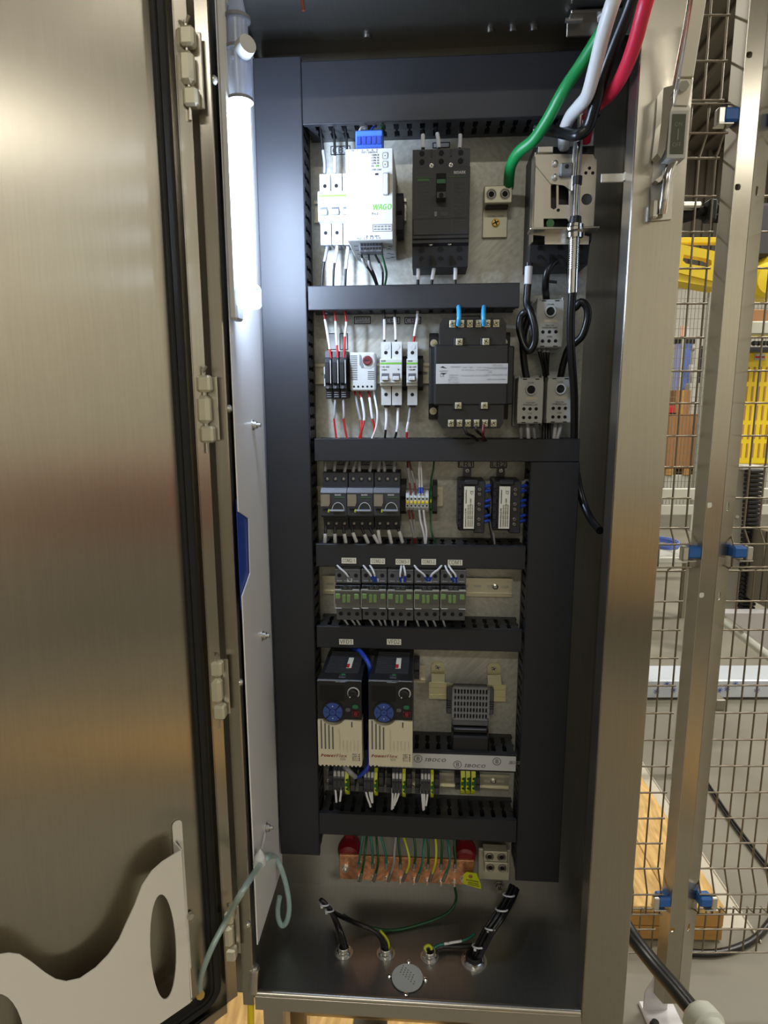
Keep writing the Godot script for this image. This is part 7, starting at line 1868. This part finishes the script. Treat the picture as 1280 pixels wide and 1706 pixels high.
func side_gear() -> void:
	var t := thing("switch_handle", "chromed ON and OFF lever switch mounted on the cabinet's wide front flange", "switch", Vector3(0.3027, 1.8592, 0.2375))
	var base: Vector3 = Vector3(0.3027, 1.8592, 0.2375)
	var q := func(called: String, m: MB, mt: String, label := "") -> void:
		part(t, called, m, mt, label).position = -base
	q.call("back_plate", MB.new().plate([Vector2(0.2905, 1.9347), Vector2(0.3072, 1.9368), Vector2(0.3281, 1.9128), Vector2(0.3275, 1.8548), Vector2(0.3129, 1.8303), Vector2(0.3142, 1.7825), Vector2(0.2885, 1.7808), Vector2(0.2861, 1.8274), Vector2(0.2877, 1.858), Vector2(0.2897, 1.8932)], [], 0.2378, 0.241), "steel_plain")
	q.call("lever_guard", MB.new().plate([Vector2(0.2859, 1.9281), Vector2(0.3016, 1.9317), Vector2(0.3036, 1.9235), Vector2(0.2953, 1.8992), Vector2(0.2931, 1.8585), Vector2(0.2886, 1.8481), Vector2(0.2838, 1.8539), Vector2(0.2858, 1.8885)], [], 0.242, 0.262), "chrome")
	q.call("label_block", MB.new().plate([Vector2(0.2957, 1.9024), Vector2(0.3179, 1.9017), Vector2(0.3178, 1.848), Vector2(0.2953, 1.8486)], [], 0.242, 0.262), "grey_light")
	q.call("label_face", MB.new().plate([Vector2(0.2987, 1.898), Vector2(0.3148, 1.8975), Vector2(0.3147, 1.8527), Vector2(0.2987, 1.8531)], [], 0.262, 0.2632), "label_olive", "olive ON and OFF label")
	var parts := [["ON", Vector3(0.3063, 1.8859, 0.2636), 0.0045], ["OFF", Vector3(0.3059, 1.8628, 0.2636), 0.0045]]
	for p in parts:
		txt(t, p[0], p[1] - base, p[2], "label_print", 0.0)
	q.call("arrow", MB.new().box(Vector3(0.3066, 1.8745, 0.2633), Vector3(0.0012, 0.013, 0.0008)), "label_print")
	q.call("slot_channel", MB.new().plate([Vector2(0.2847, 1.823), Vector2(0.2955, 1.8284), Vector2(0.3013, 1.8212), Vector2(0.301, 1.7838), Vector2(0.2875, 1.7826)], [], 0.241, 0.246), "steel_rough")
	q.call("lower_arm", MB.new().tube([Vector3(0.307, 1.8483, 0.252), Vector3(0.3001, 1.8332, 0.256), Vector3(0.2983, 1.8072, 0.256), Vector3(0.2989, 1.7868, 0.25)], 0.006, 10, 4), "chrome")
	q.call("lower_arm_tip", MB.new().box(Vector3(0.2881, 1.792, 0.25), Vector3(0.008, 0.022, 0.01), 0.002), "chrome")
	q.call("latch_wedge", MB.new().plate([Vector2(0.2845, 1.8245), Vector2(0.2999, 1.8353), Vector2(0.3035, 1.8463), Vector2(0.3093, 1.8461), Vector2(0.3086, 1.8364), Vector2(0.2892, 1.8216)], [], 0.244, 0.258), "steel_plain")
	q.call("lever", MB.new().tube([Vector3(0.3005, 1.9254, 0.258), Vector3(0.3028, 1.9501, 0.262), Vector3(0.304, 1.976, 0.27), Vector3(0.305, 2.0022, 0.278), Vector3(0.3038, 2.0275, 0.286)], 0.0045, 10, 3), "chrome")
	var bar := MB.new()
	for s in [[Vector3(0.3076, 1.906, 0.262), Vector3(0.3094, 1.9352, 0.268)], [Vector3(0.3094, 1.9352, 0.268), Vector3(0.3111, 2.0249, 0.29)]]:
		var d: Vector3 = (s[1] - s[0]).normalized()
		var x := d.cross(Vector3.BACK).normalized()
		bar.xf = Transform3D(Basis(x, d, x.cross(d)), s[0])
		bar.box(Vector3(0, (s[1] - s[0]).length() / 2, 0), Vector3(0.017, (s[1] - s[0]).length(), 0.005), 0.0015)
	q.call("lever_strip", bar, "steel_plain")
	q.call("lever_bolt", MB.new().cyl(Vector3(0.3086, 1.9276, 0.266), Vector3(0.3047, 1.9227, 0.277), 0.006, -1.0, 6), "chrome")
	# small fittings of the cabinet
	var tab := thing("latch_tab", "small bright steel latch tab sticking out from the handle-side lip", "tab", Vector3(0.2529, 1.8471, 0.2))
	part(tab, "tongue", MB.new().box(Vector3(-0.006, 0, 0), Vector3(0.03, 0.0115, 0.002), 0.0008), "zinc")
	part(tab, "bend", MB.new().box(Vector3(0.0095, 0.0005, 0.002), Vector3(0.003, 0.0115, 0.006), 0.0008), "zinc")
	var br := thing("ceiling_bracket", "short steel angle bracket with a white grommet under the cabinet's roof", "bracket", Vector3(0.2579, 2.118, 0.0588))
	part(br, "angle", MB.new().box(Vector3(0, 0, 0), Vector3(0.1, 0.004, 0.03), 0.001), "steel_plain")
	part(br, "lip", MB.new().box(Vector3(0, -0.01, -0.014), Vector3(0.1, 0.02, 0.003), 0.001), "steel_plain")
	part(br, "grommet", MB.new().lathe(Vector3(0.004, -0.0025, 0.004), Vector3.DOWN, [Vector2(0.013, 0), Vector2(0.013, 0.004), Vector2(0.009, 0.005), Vector2(0.008, 0)], 18), "white")
	part(br, "bolt", MB.new().cyl(Vector3(-0.055, -0.004, 0), Vector3(-0.03, -0.004, 0), 0.0035), "zinc")
	var cw := thing("wire_end", "bare copper wire end poking down under the cabinet's roof", "wire", Vector3(-0.1781, 2.1087, 0.16))
	part(cw, "conductor", MB.new().tube([Vector3(-0.004, 0.02, 0), Vector3(0, 0, 0), Vector3(0.0025, -0.022, 0)], 0.0024, 8, 3), "copper_wire")
	var st := thing("door_stay", "small steel door stay post at the front corner of the cabinet floor", "stay", Vector3(-0.2877, 0.5755, 0.235))
	part(st, "post", MB.new().cyl(Vector3(0, -0.014, 0), Vector3(0.003, 0.026, -0.004), 0.008, 0.0085, 14), "steel_plain")
	part(st, "cap_nut", MB.new().lathe(Vector3(0.003, 0.026, -0.004), Vector3.UP, [Vector2(0.0095, 0), Vector2(0.0095, 0.003), Vector2(0.006, 0.0032), Vector2(0.006, 0.008), Vector2(0, 0.009)], 8), "zinc")
	var tb := thing("bonding_strap", "clear-sleeved bonding strap running from the door to the side sheet and hanging in a loop", "strap")
	part(tb, "sleeve", MB.new().tube([Vector3(-0.3624, 0.6027, 0.278), Vector3(-0.3546, 0.6426, 0.285), Vector3(-0.3328, 0.6996, 0.288), Vector3(-0.3115, 0.7376, 0.27), Vector3(-0.258, 0.8612, 0.3562), Vector3(-0.264, 0.8106, 0.2395), Vector3(-0.256, 0.8079, 0.2206), Vector3(-0.2786, 0.712, 0.1), Vector3(-0.2665, 0.6964, 0.105), Vector3(-0.2552, 0.6606, 0.11), Vector3(-0.2496, 0.6206, 0.115), Vector3(-0.2539, 0.5928, 0.12), Vector3(-0.2633, 0.5831, 0.12), Vector3(-0.2697, 0.5983, 0.12), Vector3(-0.2706, 0.6195, 0.118), Vector3(-0.2672, 0.6401, 0.115)], 0.0048, 10, 6), "clear_tube")
	part(tb, "braid", MB.new().tube([Vector3(-0.3624, 0.6027, 0.278), Vector3(-0.3546, 0.6426, 0.285), Vector3(-0.3328, 0.6996, 0.288), Vector3(-0.3115, 0.7376, 0.27), Vector3(-0.258, 0.8612, 0.3562), Vector3(-0.264, 0.8106, 0.2395), Vector3(-0.257, 0.8097, 0.2244)], 0.0026, 8, 6), "zinc")
	part(tb, "tape_wad", MB.new().lathe(Vector3(-0.266, 0.8147, 0.2352), Vector3(0.1, 1, 0.05), [Vector2(0.0, -0.012), Vector2(0.011, -0.006), Vector2(0.009, 0.006), Vector2(0.004, 0.016), Vector2(0, 0.022)], 10), "sleeve")
	part(tb, "tie", MB.new().tube([Vector3(-0.27, 0.8128, 0.2051), Vector3(-0.272, 0.8145, 0.1854), Vector3(-0.27, 0.8267, 0.1833)], 0.0012, 6, 2), "sleeve")
	part(tb, "end_lug", MB.new().cyl(Vector3(-0.3653, 0.589, 0.272), Vector3(-0.3592, 0.6026, 0.284), 0.007, -1.0, 8), "brass")


func background() -> void:
	var t: Node3D
	# power cord and its white gland beside the cabinet
	t = hall_thing("supply_cable", "thick black power cord running down from behind the cabinet to a white gland", "cord", Vector3(0.5622, 0.4229, -1.1))
	hp(t, "jacket", MB.new().tube([Vector3(0.5042, 0.471, -1.22), Vector3(0.5134, 0.4488, -1.15), Vector3(0.5338, 0.4435, -1.08), Vector3(0.55, 0.4557, -1), Vector3(0.5623, 0.4621, -0.94)], 0.0155, 14, 5), "cable_black")
	t = hall_thing("cord_gland", "big ribbed white gland nut at the lower end of the thick black power cord", "cable gland", Vector3(0.5682, 0.4585, -0.93))
	var axis: Vector3 = (Vector3(0.5623, 0.4621, -0.94) - Vector3(0.55, 0.4557, -1)).normalized()
	hp(t, "nut", MB.new().lathe(Vector3(0.5609, 0.4608, -0.95), axis, [Vector2(0.017, -0.004), Vector2(0.03, 0.0), Vector2(0.034, 0.006), Vector2(0.034, 0.03), Vector2(0.028, 0.034), Vector2(0.028, 0.06), Vector2(0, 0.06)], 12), "gland_white")
	# pallet and crate
	crate()
	# film-wrapped steel beam on the floor
	t = hall_thing("wrapped_beam", "steel beam wrapped in white protective film lying on short feet behind the fence", "beam", Vector3(1.667, 0, -3.056))
	hp(t, "beam", MB.new().box(Vector3(1.7464, 0.0618, -3.16), Vector3(1.5, 0.1, 0.19), 0.006), "film")
	for p in [Vector3(1.7066, 0.02, -2.9388), Vector3(1.2796, 0.02, -2.9419)]:
		hp(t, "foot", MB.new().box(p + Vector3(0, 0.01, -0.06), Vector3(0.05, 0.06, 0.1), 0.004), "steel_rough")
	for k in 7:
		var c: Vector3 = [Vector3(1.48, 0.092, -3.062), Vector3(1.4294, 0.0519, -3.062), Vector3(1.5171, 0.0583, -3.062), Vector3(1.7967, 0.064, -3.062), Vector3(1.8383, 0.0907, -3.062), Vector3(1.7596, 0.0574, -3.062), Vector3(1.9548, 0.0567, -3.062)][k]
		var m := MB.new()
		for j in 4:
			var a := PI * j / 4 + k
			m.tube([c + Vector3(cos(a), sin(a), 0) * 0.016, c - Vector3(cos(a), sin(a), 0) * 0.016], 0.0012, 5, 1)
		hp(t, "film_mark", m, "blue")
	# conveyor rails and the far fence
	t = hall_thing("conveyor", "long pale conveyor frame of two rails seen through the fence at mid height", "conveyor", Vector3(3.0, 0, -5.5))
	hp(t, "rail", MB.new().box(Vector3(2.6457, 0.7385, -5.5) + Vector3(0.3, 0, 0), Vector3(2.4, 0.1, 0.05), 0.004), "pale_metal")
	hp(t, "rail", MB.new().box(Vector3(2.6568, 0.5975, -5.5) + Vector3(0.3, 0, 0), Vector3(2.4, 0.09, 0.05), 0.004), "pale_metal")
	for x in [1.75, 2.9, 4.1]:
		hp(t, "leg", MB.new().box(Vector3(x, 0.33, -5.53), Vector3(0.05, 0.66, 0.05), 0.003), "pale_metal")
	t = hall_thing("far_fence", "distant wire guard fence in front of the pale far wall", "fence", Vector3(3.0, 0, -7.4))
	var grid := MB.new()
	for k in 80:
		grid.box(Vector3(2.0 + k * 0.042, 1.55, -7.4), Vector3(0.005, 2.6, 0.005))
	for k in 24:
		grid.box(Vector3(3.65, 0.28 + k * 0.11, -7.396), Vector3(3.3, 0.005, 0.005))
	hp(t, "wire_grid", grid, "mesh_wire").set_meta("kind", "stuff")
	for x in [2.05, 3.75, 5.3]:
		hp(t, "post", MB.new().box(Vector3(x, 1.45, -7.45), Vector3(0.06, 2.9, 0.06), 0.004), "pale_metal")
	hp(t, "top_rail", MB.new().box(Vector3(3.65, 2.87, -7.42), Vector3(3.4, 0.06, 0.05), 0.004), "pale_metal")
	t = hall_thing("cardboard_stack", "brown cardboard carton on pallet blocks behind the distant fence", "carton", Vector3(6.1886, 0, -12.8971))
	var cb: Vector3 = Vector3(4.2776, 0.9883, -9)
	hp(t, "carton", MB.new().box(cb, Vector3(0.62, 0.74, 0.5), 0.01), "cardboard")
	hp(t, "carton_flap", MB.new().box(cb + Vector3(0, 0.38, 0.1), Vector3(0.64, 0.012, 0.3), 0.003), "cardboard")
	for k in 3:
		hp(t, "pallet_block", MB.new().box(cb + Vector3((k - 1) * 0.25, -0.415, 0), Vector3(0.1, 0.09, 0.5)), "wood_end")
	hp(t, "stand", MB.new().box(Vector3(cb.x, (cb.y - 0.46) / 2, cb.z), Vector3(0.6, cb.y - 0.46, 0.45), 0.01), "pale_metal")
	t = hall_thing("tall_carton", "tall brown carton standing behind the pale machine in the distance", "carton", Vector3(4.5244, 1.0879, -9.6))
	var tc: Vector3 = Vector3(4.3961, 1.7155, -9.45)
	hp(t, "carton", MB.new().box(Vector3(tc.x, tc.y / 2, tc.z), Vector3(0.22, tc.y, 0.3), 0.01), "cardboard")
	hp(t, "tape", MB.new().box(Vector3(tc.x, tc.y / 2, tc.z + 0.152), Vector3(0.05, tc.y, 0.004)), "wood_end")
	t = hall_thing("marker_post", "thin red and black marker post beside the distant carton", "post", Vector3(4.3601, 0.8066, -8.6))
	var mp: Vector3 = Vector3(4.3601, 0.8066, -8.6)
	for k in 4:
		hp(t, "band", MB.new().box(Vector3(mp.x, mp.y + k * 0.15, mp.z), Vector3(0.05, 0.15, 0.05), 0.004), "red_paint" if k % 2 == 0 else "black")
	hp(t, "foot", MB.new().box(Vector3(mp.x, (mp.y - 0.08) / 2, mp.z), Vector3(0.05, mp.y - 0.08, 0.05), 0.004), "pale_metal")
	t = hall_thing("red_tool_case", "small red and black case on top of the distant carton", "case", Vector3(4.014, 1.3742, -8.9))
	hp(t, "body", MB.new().box(Vector3(4.034, 1.4068, -8.95) + Vector3(0, 0.03, 0), Vector3(0.13, 0.11, 0.12), 0.01), "red_paint")
	hp(t, "handle", MB.new().box(Vector3(4.0541, 1.3752, -8.84), Vector3(0.08, 0.04, 0.05), 0.006), "black")
	t = hall_thing("strip_curtain", "blue and lavender strip curtain hanging at a far doorway", "curtain", Vector3(4.6181, 1.676, -9.8))
	for k in 5:
		hp(t, "strip", MB.new().box(Vector3(4.5362, 2.0718, -9.93) + Vector3(k * 0.05, 0, 0.004 * (k % 2)), Vector3(0.047, 0.78, 0.006), 0.001), "lavender" if k < 2 else "curtain_blue")
	hp(t, "header", MB.new().box(Vector3(4.6498, 2.4624, -9.96), Vector3(0.32, 0.07, 0.08), 0.006), "ink")
	for g in [-0.12, 0.15]:
		hp(t, "frame_post", MB.new().box(Vector3(4.6488 + g, 1.25, -9.95), Vector3(0.03, 2.5, 0.04), 0.004), "pale_metal")
	hp(t, "motor", MB.new().cyl(Vector3(4.7542, 2.3695, -9.93), Vector3(4.8006, 2.3693, -9.93), 0.05), "pale_metal")
	t = hall_thing("pale_machine", "pale boxy machine in the distance beside the strip curtain", "machine", Vector3(4.5231, 1.7103, -9.2))
	hp(t, "body", MB.new().box(Vector3(4.7788, 1.6747, -9.75), Vector3(0.26, 0.3, 0.16), 0.02), "pale_metal")
	hp(t, "pedestal", MB.new().box(Vector3(4.7788, 0.7, -9.76), Vector3(0.2, 1.4, 0.14), 0.01), "pale_metal")
	hp(t, "screen", MB.new().box(Vector3(4.7026, 2.0437, -9.75), Vector3(0.1, 0.12, 0.05), 0.01), "foot_white")
	hp(t, "tower", MB.new().box(Vector3(4.8735, 2.0788, -9.75), Vector3(0.09, 0.6, 0.08), 0.01), "charcoal")
	t = hall_thing("orange_sign", "small pale orange sign above the strip curtain", "sign", Vector3(4.5399, 2.5925, -9.75))
	hp(t, "board", MB.new().box(Vector3(4.5399, 2.5925, -9.75), Vector3(0.11, 0.15, 0.02), 0.004), "orange")
	hp(t, "pole", MB.new().box(Vector3(4.5632, 1.3, -9.8), Vector3(0.03, 2.6, 0.03), 0.004), "pale_metal")
	hp(t, "edge", MB.new().box(Vector3(4.5903, 2.5825, -9.74), Vector3(0.05, 0.15, 0.02), 0.004), "foot_white")
	# yellow machine guards
	t = hall_thing("guard_frame", "bright yellow sheet metal guard with a long slot, high behind the fence", "machine guard", Vector3(1.7301, 2.2904, -3.6))
	hp(t, "plate", MB.new().plate([Vector2(1.5797, 2.4087), Vector2(1.64, 2.39), Vector2(1.8596, 2.349), Vector2(1.8674, 2.1896), Vector2(1.5916, 2.2533)], [[Vector2(1.644, 2.3404), Vector2(1.777, 2.3183), Vector2(1.7975, 2.3089), Vector2(1.7994, 2.287), Vector2(1.7808, 2.2746), Vector2(1.6608, 2.2937), Vector2(1.6399, 2.3094)]], -3.66, -3.6), "guard_yellow")
	hp(t, "upper_bar", MB.new().box(Vector3(1.7585, 2.4273, -3.68), Vector3(0.34, 0.03, 0.06), 0.004), "guard_yellow")
	hp(t, "lower_flange", MB.new().plate([Vector2(1.5916, 2.2533), Vector2(1.8674, 2.1896), Vector2(1.8697, 2.1643), Vector2(1.595, 2.2094)], [], -3.75, -3.61), "guard_yellow")
	var gx: float = 1.9708
	hp(t, "support_post", MB.new().box(Vector3(gx, 1.3, -3.72), Vector3(0.09, 2.6, 0.08), 0.006), "pale_metal")
	t = hall_thing("hose_bundle", "two black corrugated hoses strapped together high behind the fence", "hose", Vector3(1.1017, 2.1902, -2.3))
	for k in 2:
		var m := MB.new()
		var run: Array = MB.smooth([[Vector3(0.9959, 2.1653, -2.3), Vector3(1.061, 2.1806, -2.3), Vector3(1.1216, 2.1998, -2.3), Vector3(1.224, 2.2111, -2.3)], [Vector3(1.0105, 2.2115, -2.34), Vector3(1.0779, 2.2113, -2.34), Vector3(1.1537, 2.1874, -2.34), Vector3(1.2487, 2.1871, -2.34)]][k], 16)
		for i in run.size() - 1:
			m.cyl(run[i], run[i].lerp(run[i + 1], 0.55), 0.017, -1.0, 10)
		m.tube(run, 0.0145, 10, 1)
		hp(t, "hose", m, "rubber")
	hp(t, "clamp", MB.new().box(Vector3(1.1232, 2.1931, -2.29), Vector3(0.03, 0.07, 0.05), 0.006), "ink")
	hp(t, "support_post", MB.new().box(Vector3(1.2283, 1.1, -2.385), Vector3(0.04, 2.2, 0.04), 0.004), "pale_metal")
	hp(t, "fitting", MB.new().box(Vector3(1.0584, 2.2136, -2.3), Vector3(0.07, 0.02, 0.04), 0.006), "zinc")
	t = hall_thing("yellow_cabinet", "yellow louvred machine guard right of the slotted post", "machine guard", Vector3(2.5171, 1.1451, -4.2))
	var yc: Vector3 = Vector3(2.5052, 1.5043, -4.2)
	hp(t, "shell", MB.new().box(yc + Vector3(0.08, 0, -0.2), Vector3(0.5, 0.75, 0.4), 0.01), "guard_yellow")
	for j in 5:
		for i in 12:
			hp(t, "louvre", MB.new().box(yc + Vector3(-0.145 + i * 0.04, 0.22 - j * 0.125, 0.001), Vector3(0.012, 0.095, 0.004)), "wood_end")
	hp(t, "notice", MB.new().box(yc + Vector3(-0.04, 0.33, 0.002), Vector3(0.07, 0.04, 0.004)), "white")
	hp(t, "notice_stripe", MB.new().box(yc + Vector3(-0.04, 0.33, 0.005), Vector3(0.06, 0.012, 0.002)), "red_paint")
	t = hall_thing("robot_arm", "yellow robot arm elbow at the very edge of view", "robot arm", Vector3(2.28, 2.2147, -3.9))
	hp(t, "link", MB.new().tube([Vector3(2.2151, 2.1462, -3.9), Vector3(2.2514, 2.249, -3.9), Vector3(2.3017, 2.3507, -3.9), Vector3(2.3762, 2.4847, -3.9)], 0.07, 14, 4), "guard_yellow")
	hp(t, "joint", MB.new().lathe(Vector3(2.2076, 2.231, -3.8), Vector3.BACK, [Vector2(0.1, 0), Vector2(0.1, 0.06), Vector2(0.08, 0.08), Vector2(0.03, 0.085), Vector2(0, 0.07)], 20), "guard_yellow")
	hp(t, "cover", MB.new().box(Vector3(2.2527, 2.531, -3.95), Vector3(0.16, 0.3, 0.2), 0.02), "charcoal")
	t = hall_thing("tool_rack", "grey rack of black knobs above the yellow louvred guard", "rack", Vector3(2.3999, 1.9572, -4.1))
	hp(t, "shelf", MB.new().box(Vector3(2.4107, 2.0014, -4.1), Vector3(0.3, 0.08, 0.15), 0.008), "pale_metal")
	hp(t, "carton_row", MB.new().box(Vector3(2.4735, 2.0875, -4.2), Vector3(0.3, 0.08, 0.1), 0.004), "cardboard")
	for i in 5:
		hp(t, "knob", MB.new().cyl(Vector3(2.3125, 1.9059, -4.02) + Vector3(i * 0.03, 0, 0), Vector3(2.3125, 1.9059, -4.02) + Vector3(i * 0.03, 0, 0.03), 0.016, 0.012, 10), "black")
	hp(t, "bar", MB.new().box(Vector3(2.4239, 1.8719, -4.1), Vector3(0.3, 0.03, 0.12), 0.004), "charcoal")
	# machine column with its black cable chain
	t = hall_thing("machine_column", "tall beige sheet metal column beside the black cable chain", "machine", Vector3(1.6957, 0.5259, -2.9))
	hp(t, "sheet", MB.new().plate([Vector2(1.6388, 1.2568), Vector2(1.7003, 1.2566), Vector2(1.7497, 0.5105), Vector2(1.6183, 0.5109), Vector2(1.621, 0.8993)], [], -2.95, -2.9), "pale_metal")
	hp(t, "screw", MB.new().cyl(Vector3(1.6702, 1.0123, -2.9), Vector3(1.6616, 1.0151, -2.885), 0.008), "steel_plain")
	hp(t, "cap", MB.new().box(Vector3(1.7044, 1.2461, -2.92), Vector3(0.1, 0.02, 0.1), 0.004), "foot_white")
	t = hall_thing("cable_chain", "black ribbed cable chain hanging beside the beige column", "cable chain", Vector3(1.7457, 0.5548, -2.86))
	var p0: Vector3 = Vector3(1.7044, 1.2329, -2.86)
	var p1: Vector3 = Vector3(1.7307, 0.5609, -2.86)
	for k in 34:
		var lk := MB.new().box(Vector3.ZERO, Vector3(0.062 + 0.004 * (k % 2), 0.0155, 0.05), 0.003)
		hp(t, "link", lk, "rubber").position += p0.lerp(p1, k / 33.0)
	t = hall_thing("grey_machine", "grey steel machine base with a sloping pale table at the far right", "machine", Vector3(1.6346, 0.5352, -2.6))
	hp(t, "cabinet", MB.new().box(Vector3(1.7778, 0.8065, -2.75), Vector3(0.14, 0.34, 0.2), 0.006), "steel_rough")
	hp(t, "panel_seam", MB.new().box(Vector3(1.6543, 0.8364, -2.64), Vector3(0.004, 0.32, 0.004)), "ink")
	hp(t, "table", MB.new().tube([Vector3(1.5462, 0.5588, -2.75), Vector3(1.5772, 0.5298, -2.6), Vector3(1.6143, 0.4892, -2.4)], 0.022, 4, 1), "pale_metal")
	var tp := MB.new()
	tp.plate([Vector2(1.4777, 0.6402), Vector2(1.7235, 0.6393), Vector2(1.7452, 0.4345)], [], -2.66, -2.6)
	hp(t, "table_top", tp, "foot_white")
	t = hall_thing("cable_coil", "coil of dark blue cable lying beyond the fence", "cable coil", Vector3(1.9814, 0.5693, -4.3))
	var coil := MB.new()
	for k in 5:
		var ring := []
		for i in 25:
			ring.append(Vector3(1.969, 0.565, -4.3) + Vector3(cos(TAU * i / 24) * (0.09 + 0.006 * (k % 3)), -0.014 + k * 0.008, sin(TAU * i / 24) * 0.13))
		coil.tube(ring, 0.006, 6, 1)
	hp(t, "turns", coil, "curtain_blue")
	t = hall_thing("pale_bench", "low pale bench under the coil of blue cable", "bench", Vector3(1.9654, 0.3242, -4.3))
	hp(t, "top", MB.new().box(Vector3(1.9759, 0.4788, -4.35), Vector3(0.5, 0.04, 0.4), 0.004), "pale_metal")
	for g in [-0.2, 0.2]:
		hp(t, "leg", MB.new().box(Vector3(1.9759, 0.4788, -4.35) + Vector3(g, -0.26, 0), Vector3(0.05, 0.5, 0.05), 0.004), "steel_rough")
	# cables on the floor
	for k in 2:
		t = hall_thing("floor_cable", ["black cable pair lying straight across the concrete beyond the post", "black cable curving in front of the wooden crate"][k], "cable", Vector3(1.2866, 0, -1.9995))
		if k == 0:
			for g in 2:
				hp(t, "strand", MB.new().tube([Vector3(1.3189, 0.008, -2.3647), Vector3(1.2941, 0.008, -2.1554), Vector3(1.2818, 0.008, -1.9738), Vector3(1.2779, 0.008, -1.8122)].map(func(v: Vector3) -> Vector3: return v + Vector3(g * 0.011, 0, 0)), 0.0048, 8, 3), "cable_black")
		else:
			hp(t, "strand", MB.new().tube([Vector3(0.831, 0.01, -1.5299), Vector3(0.931, 0.01, -1.5255), Vector3(1.0133, 0.01, -1.545), Vector3(1.0941, 0.01, -1.5856), Vector3(1.1981, 0.01, -1.6681)], 0.010, 8, 4), "cable_black")
	underneath()
	behind()


func crate() -> void:
	const H := 0.115
	var a: Vector3 = Vector3(0.9777, 0.115, -1.57)
	var b: Vector3 = Vector3(0.9992, 0.115, -2.2337)
	var e := (b - a).normalized()
	var ln := (b - a).length() + 0.35
	var w := Vector3(e.z, 0, -e.x)
	if w.x > 0.0:
		w = -w
	var t := hall_thing("wooden_crate", "long low crate of new yellow pine boards on the floor behind the fence", "crate", Vector3(a.x, 0, a.z))
	var m := Transform3D(Basis(w, Vector3.UP, e), a)
	for k in 4:
		var bd := MB.new()
		bd.xf = m
		bd.box(Vector3(0.075 + k * 0.152, -0.01, ln / 2), Vector3(0.15, 0.02, ln), 0.002)
		hp(t, "top_board", bd, "wood")
	for k in 2:
		var bd := MB.new()
		bd.xf = m
		bd.box(Vector3(0.3, -0.044 - k * 0.045, 0.012), Vector3(0.6, 0.042, 0.022), 0.002)
		hp(t, "end_board", bd, "wood_end")
	for k in 2:
		var bd := MB.new()
		bd.xf = m
		bd.box(Vector3(0.011, -0.044 - k * 0.045, ln / 2 + 0.02), Vector3(0.02, 0.042, ln - 0.05), 0.002)
		hp(t, "side_board", bd, "wood_end")
	var s := hall_thing("floor_sheet", "pale plastic sheet edge lying along the wooden crate", "sheet", Vector3(a.x, 0, a.z))
	var sh := MB.new()
	sh.xf = Transform3D(Basis(w, Vector3.UP, e), Vector3(a.x, 0.002, a.z))
	sh.box(Vector3(-0.06, 0, ln / 2 + 0.1), Vector3(0.11, 0.003, ln + 0.1), 0.001)
	hp(s, "sheet", sh, "floor_strip")
	hp(s, "fold", MB.new().tube([Vector3(a.x, 0.005, a.z) - w * 0.112, Vector3(a.x, 0.005, a.z) - w * 0.112 + e * ln], 0.003, 6, 1), "floor_strip")


# What stands under the cabinet.
func underneath() -> void:
	var t := thing("cabinet_stand", "steel tube stand that carries the cabinet over a wooden pallet", "stand", Vector3(0.01, 0, 0.1))
	for x in [-0.27, 0.27]:
		for z in [-0.08, 0.09]:
			part(t, "leg", MB.new().box(Vector3(x, 0.338, z), Vector3(0.04, 0.40, 0.04), 0.004), "steel_plain")
	for z in [-0.08, 0.09]:
		part(t, "cross_tube", MB.new().cyl(Vector3(-0.27, 0.3, z), Vector3(0.27, 0.3, z), 0.02), "steel_plain")
	var p := thing("pallet", "wooden pallet of pale boards under the open cabinet", "pallet", Vector3(-0.02, 0, 0.0))
	for k in 5:
		part(p, "deck_board", MB.new().box(Vector3(-0.4 + k * 0.2, 0.125, 0.0), Vector3(0.12, 0.02, 0.8), 0.002), "wood")
	for k in 3:
		part(p, "runner", MB.new().box(Vector3(0, 0.06, -0.35 + k * 0.35), Vector3(0.96, 0.1, 0.04), 0.002), "wood_end")
	t = thing("yellow_hose", "thin yellow hose hanging below the cabinet's hinge side", "hose", Vector3(-0.25, 0, 0.15))
	part(t, "hose", MB.new().tube([Vector3(-0.047, 0.535, 0.07), Vector3(-0.047, 0.44, 0.08), Vector3(-0.047, 0.3, 0.08), Vector3(-0.05, 0.16, 0.06)], 0.006, 8, 4), "yellow")


# The work area on the camera's side, seen only in the brushed steel.
func behind() -> void:
	var t := thing("tool_chest", "wide dull red tool chest on a grey base across the aisle from the open door", "tool chest", Vector3(3.4, 0, 1.9))
	part(t, "base", MB.new().box(Vector3(0, 0.3, 0), Vector3(0.7, 0.6, 2.2), 0.01), "grey_light")
	for k in 3:
		part(t, "drawer", MB.new().box(Vector3(0, 0.69 + 0.17 * k, 0), Vector3(0.72, 0.16, 2.2), 0.01), "chest_red")
	t = thing("board_stack", "stack of new pine boards on the floor beside the camera", "boards", Vector3(1.36, 0, 1.25))
	for k in 2:
		part(t, "board", MB.new().box(Vector3(-0.08 + k * 0.16, 0.03, 0), Vector3(0.15, 0.06, 1.9), 0.003), "wood")
	t = thing("pine_crate", "pine crate on a dark skid behind the camera", "crate", Vector3(1.4, 0, 3.6))
	part(t, "skid", MB.new().box(Vector3(0, 0.16, 0), Vector3(1.3, 0.32, 0.8), 0.01), "charcoal")
	for k in 3:
		part(t, "board", MB.new().box(Vector3(0, 0.39 + k * 0.13, 0), Vector3(1.3, 0.125, 0.8), 0.004), "wood")
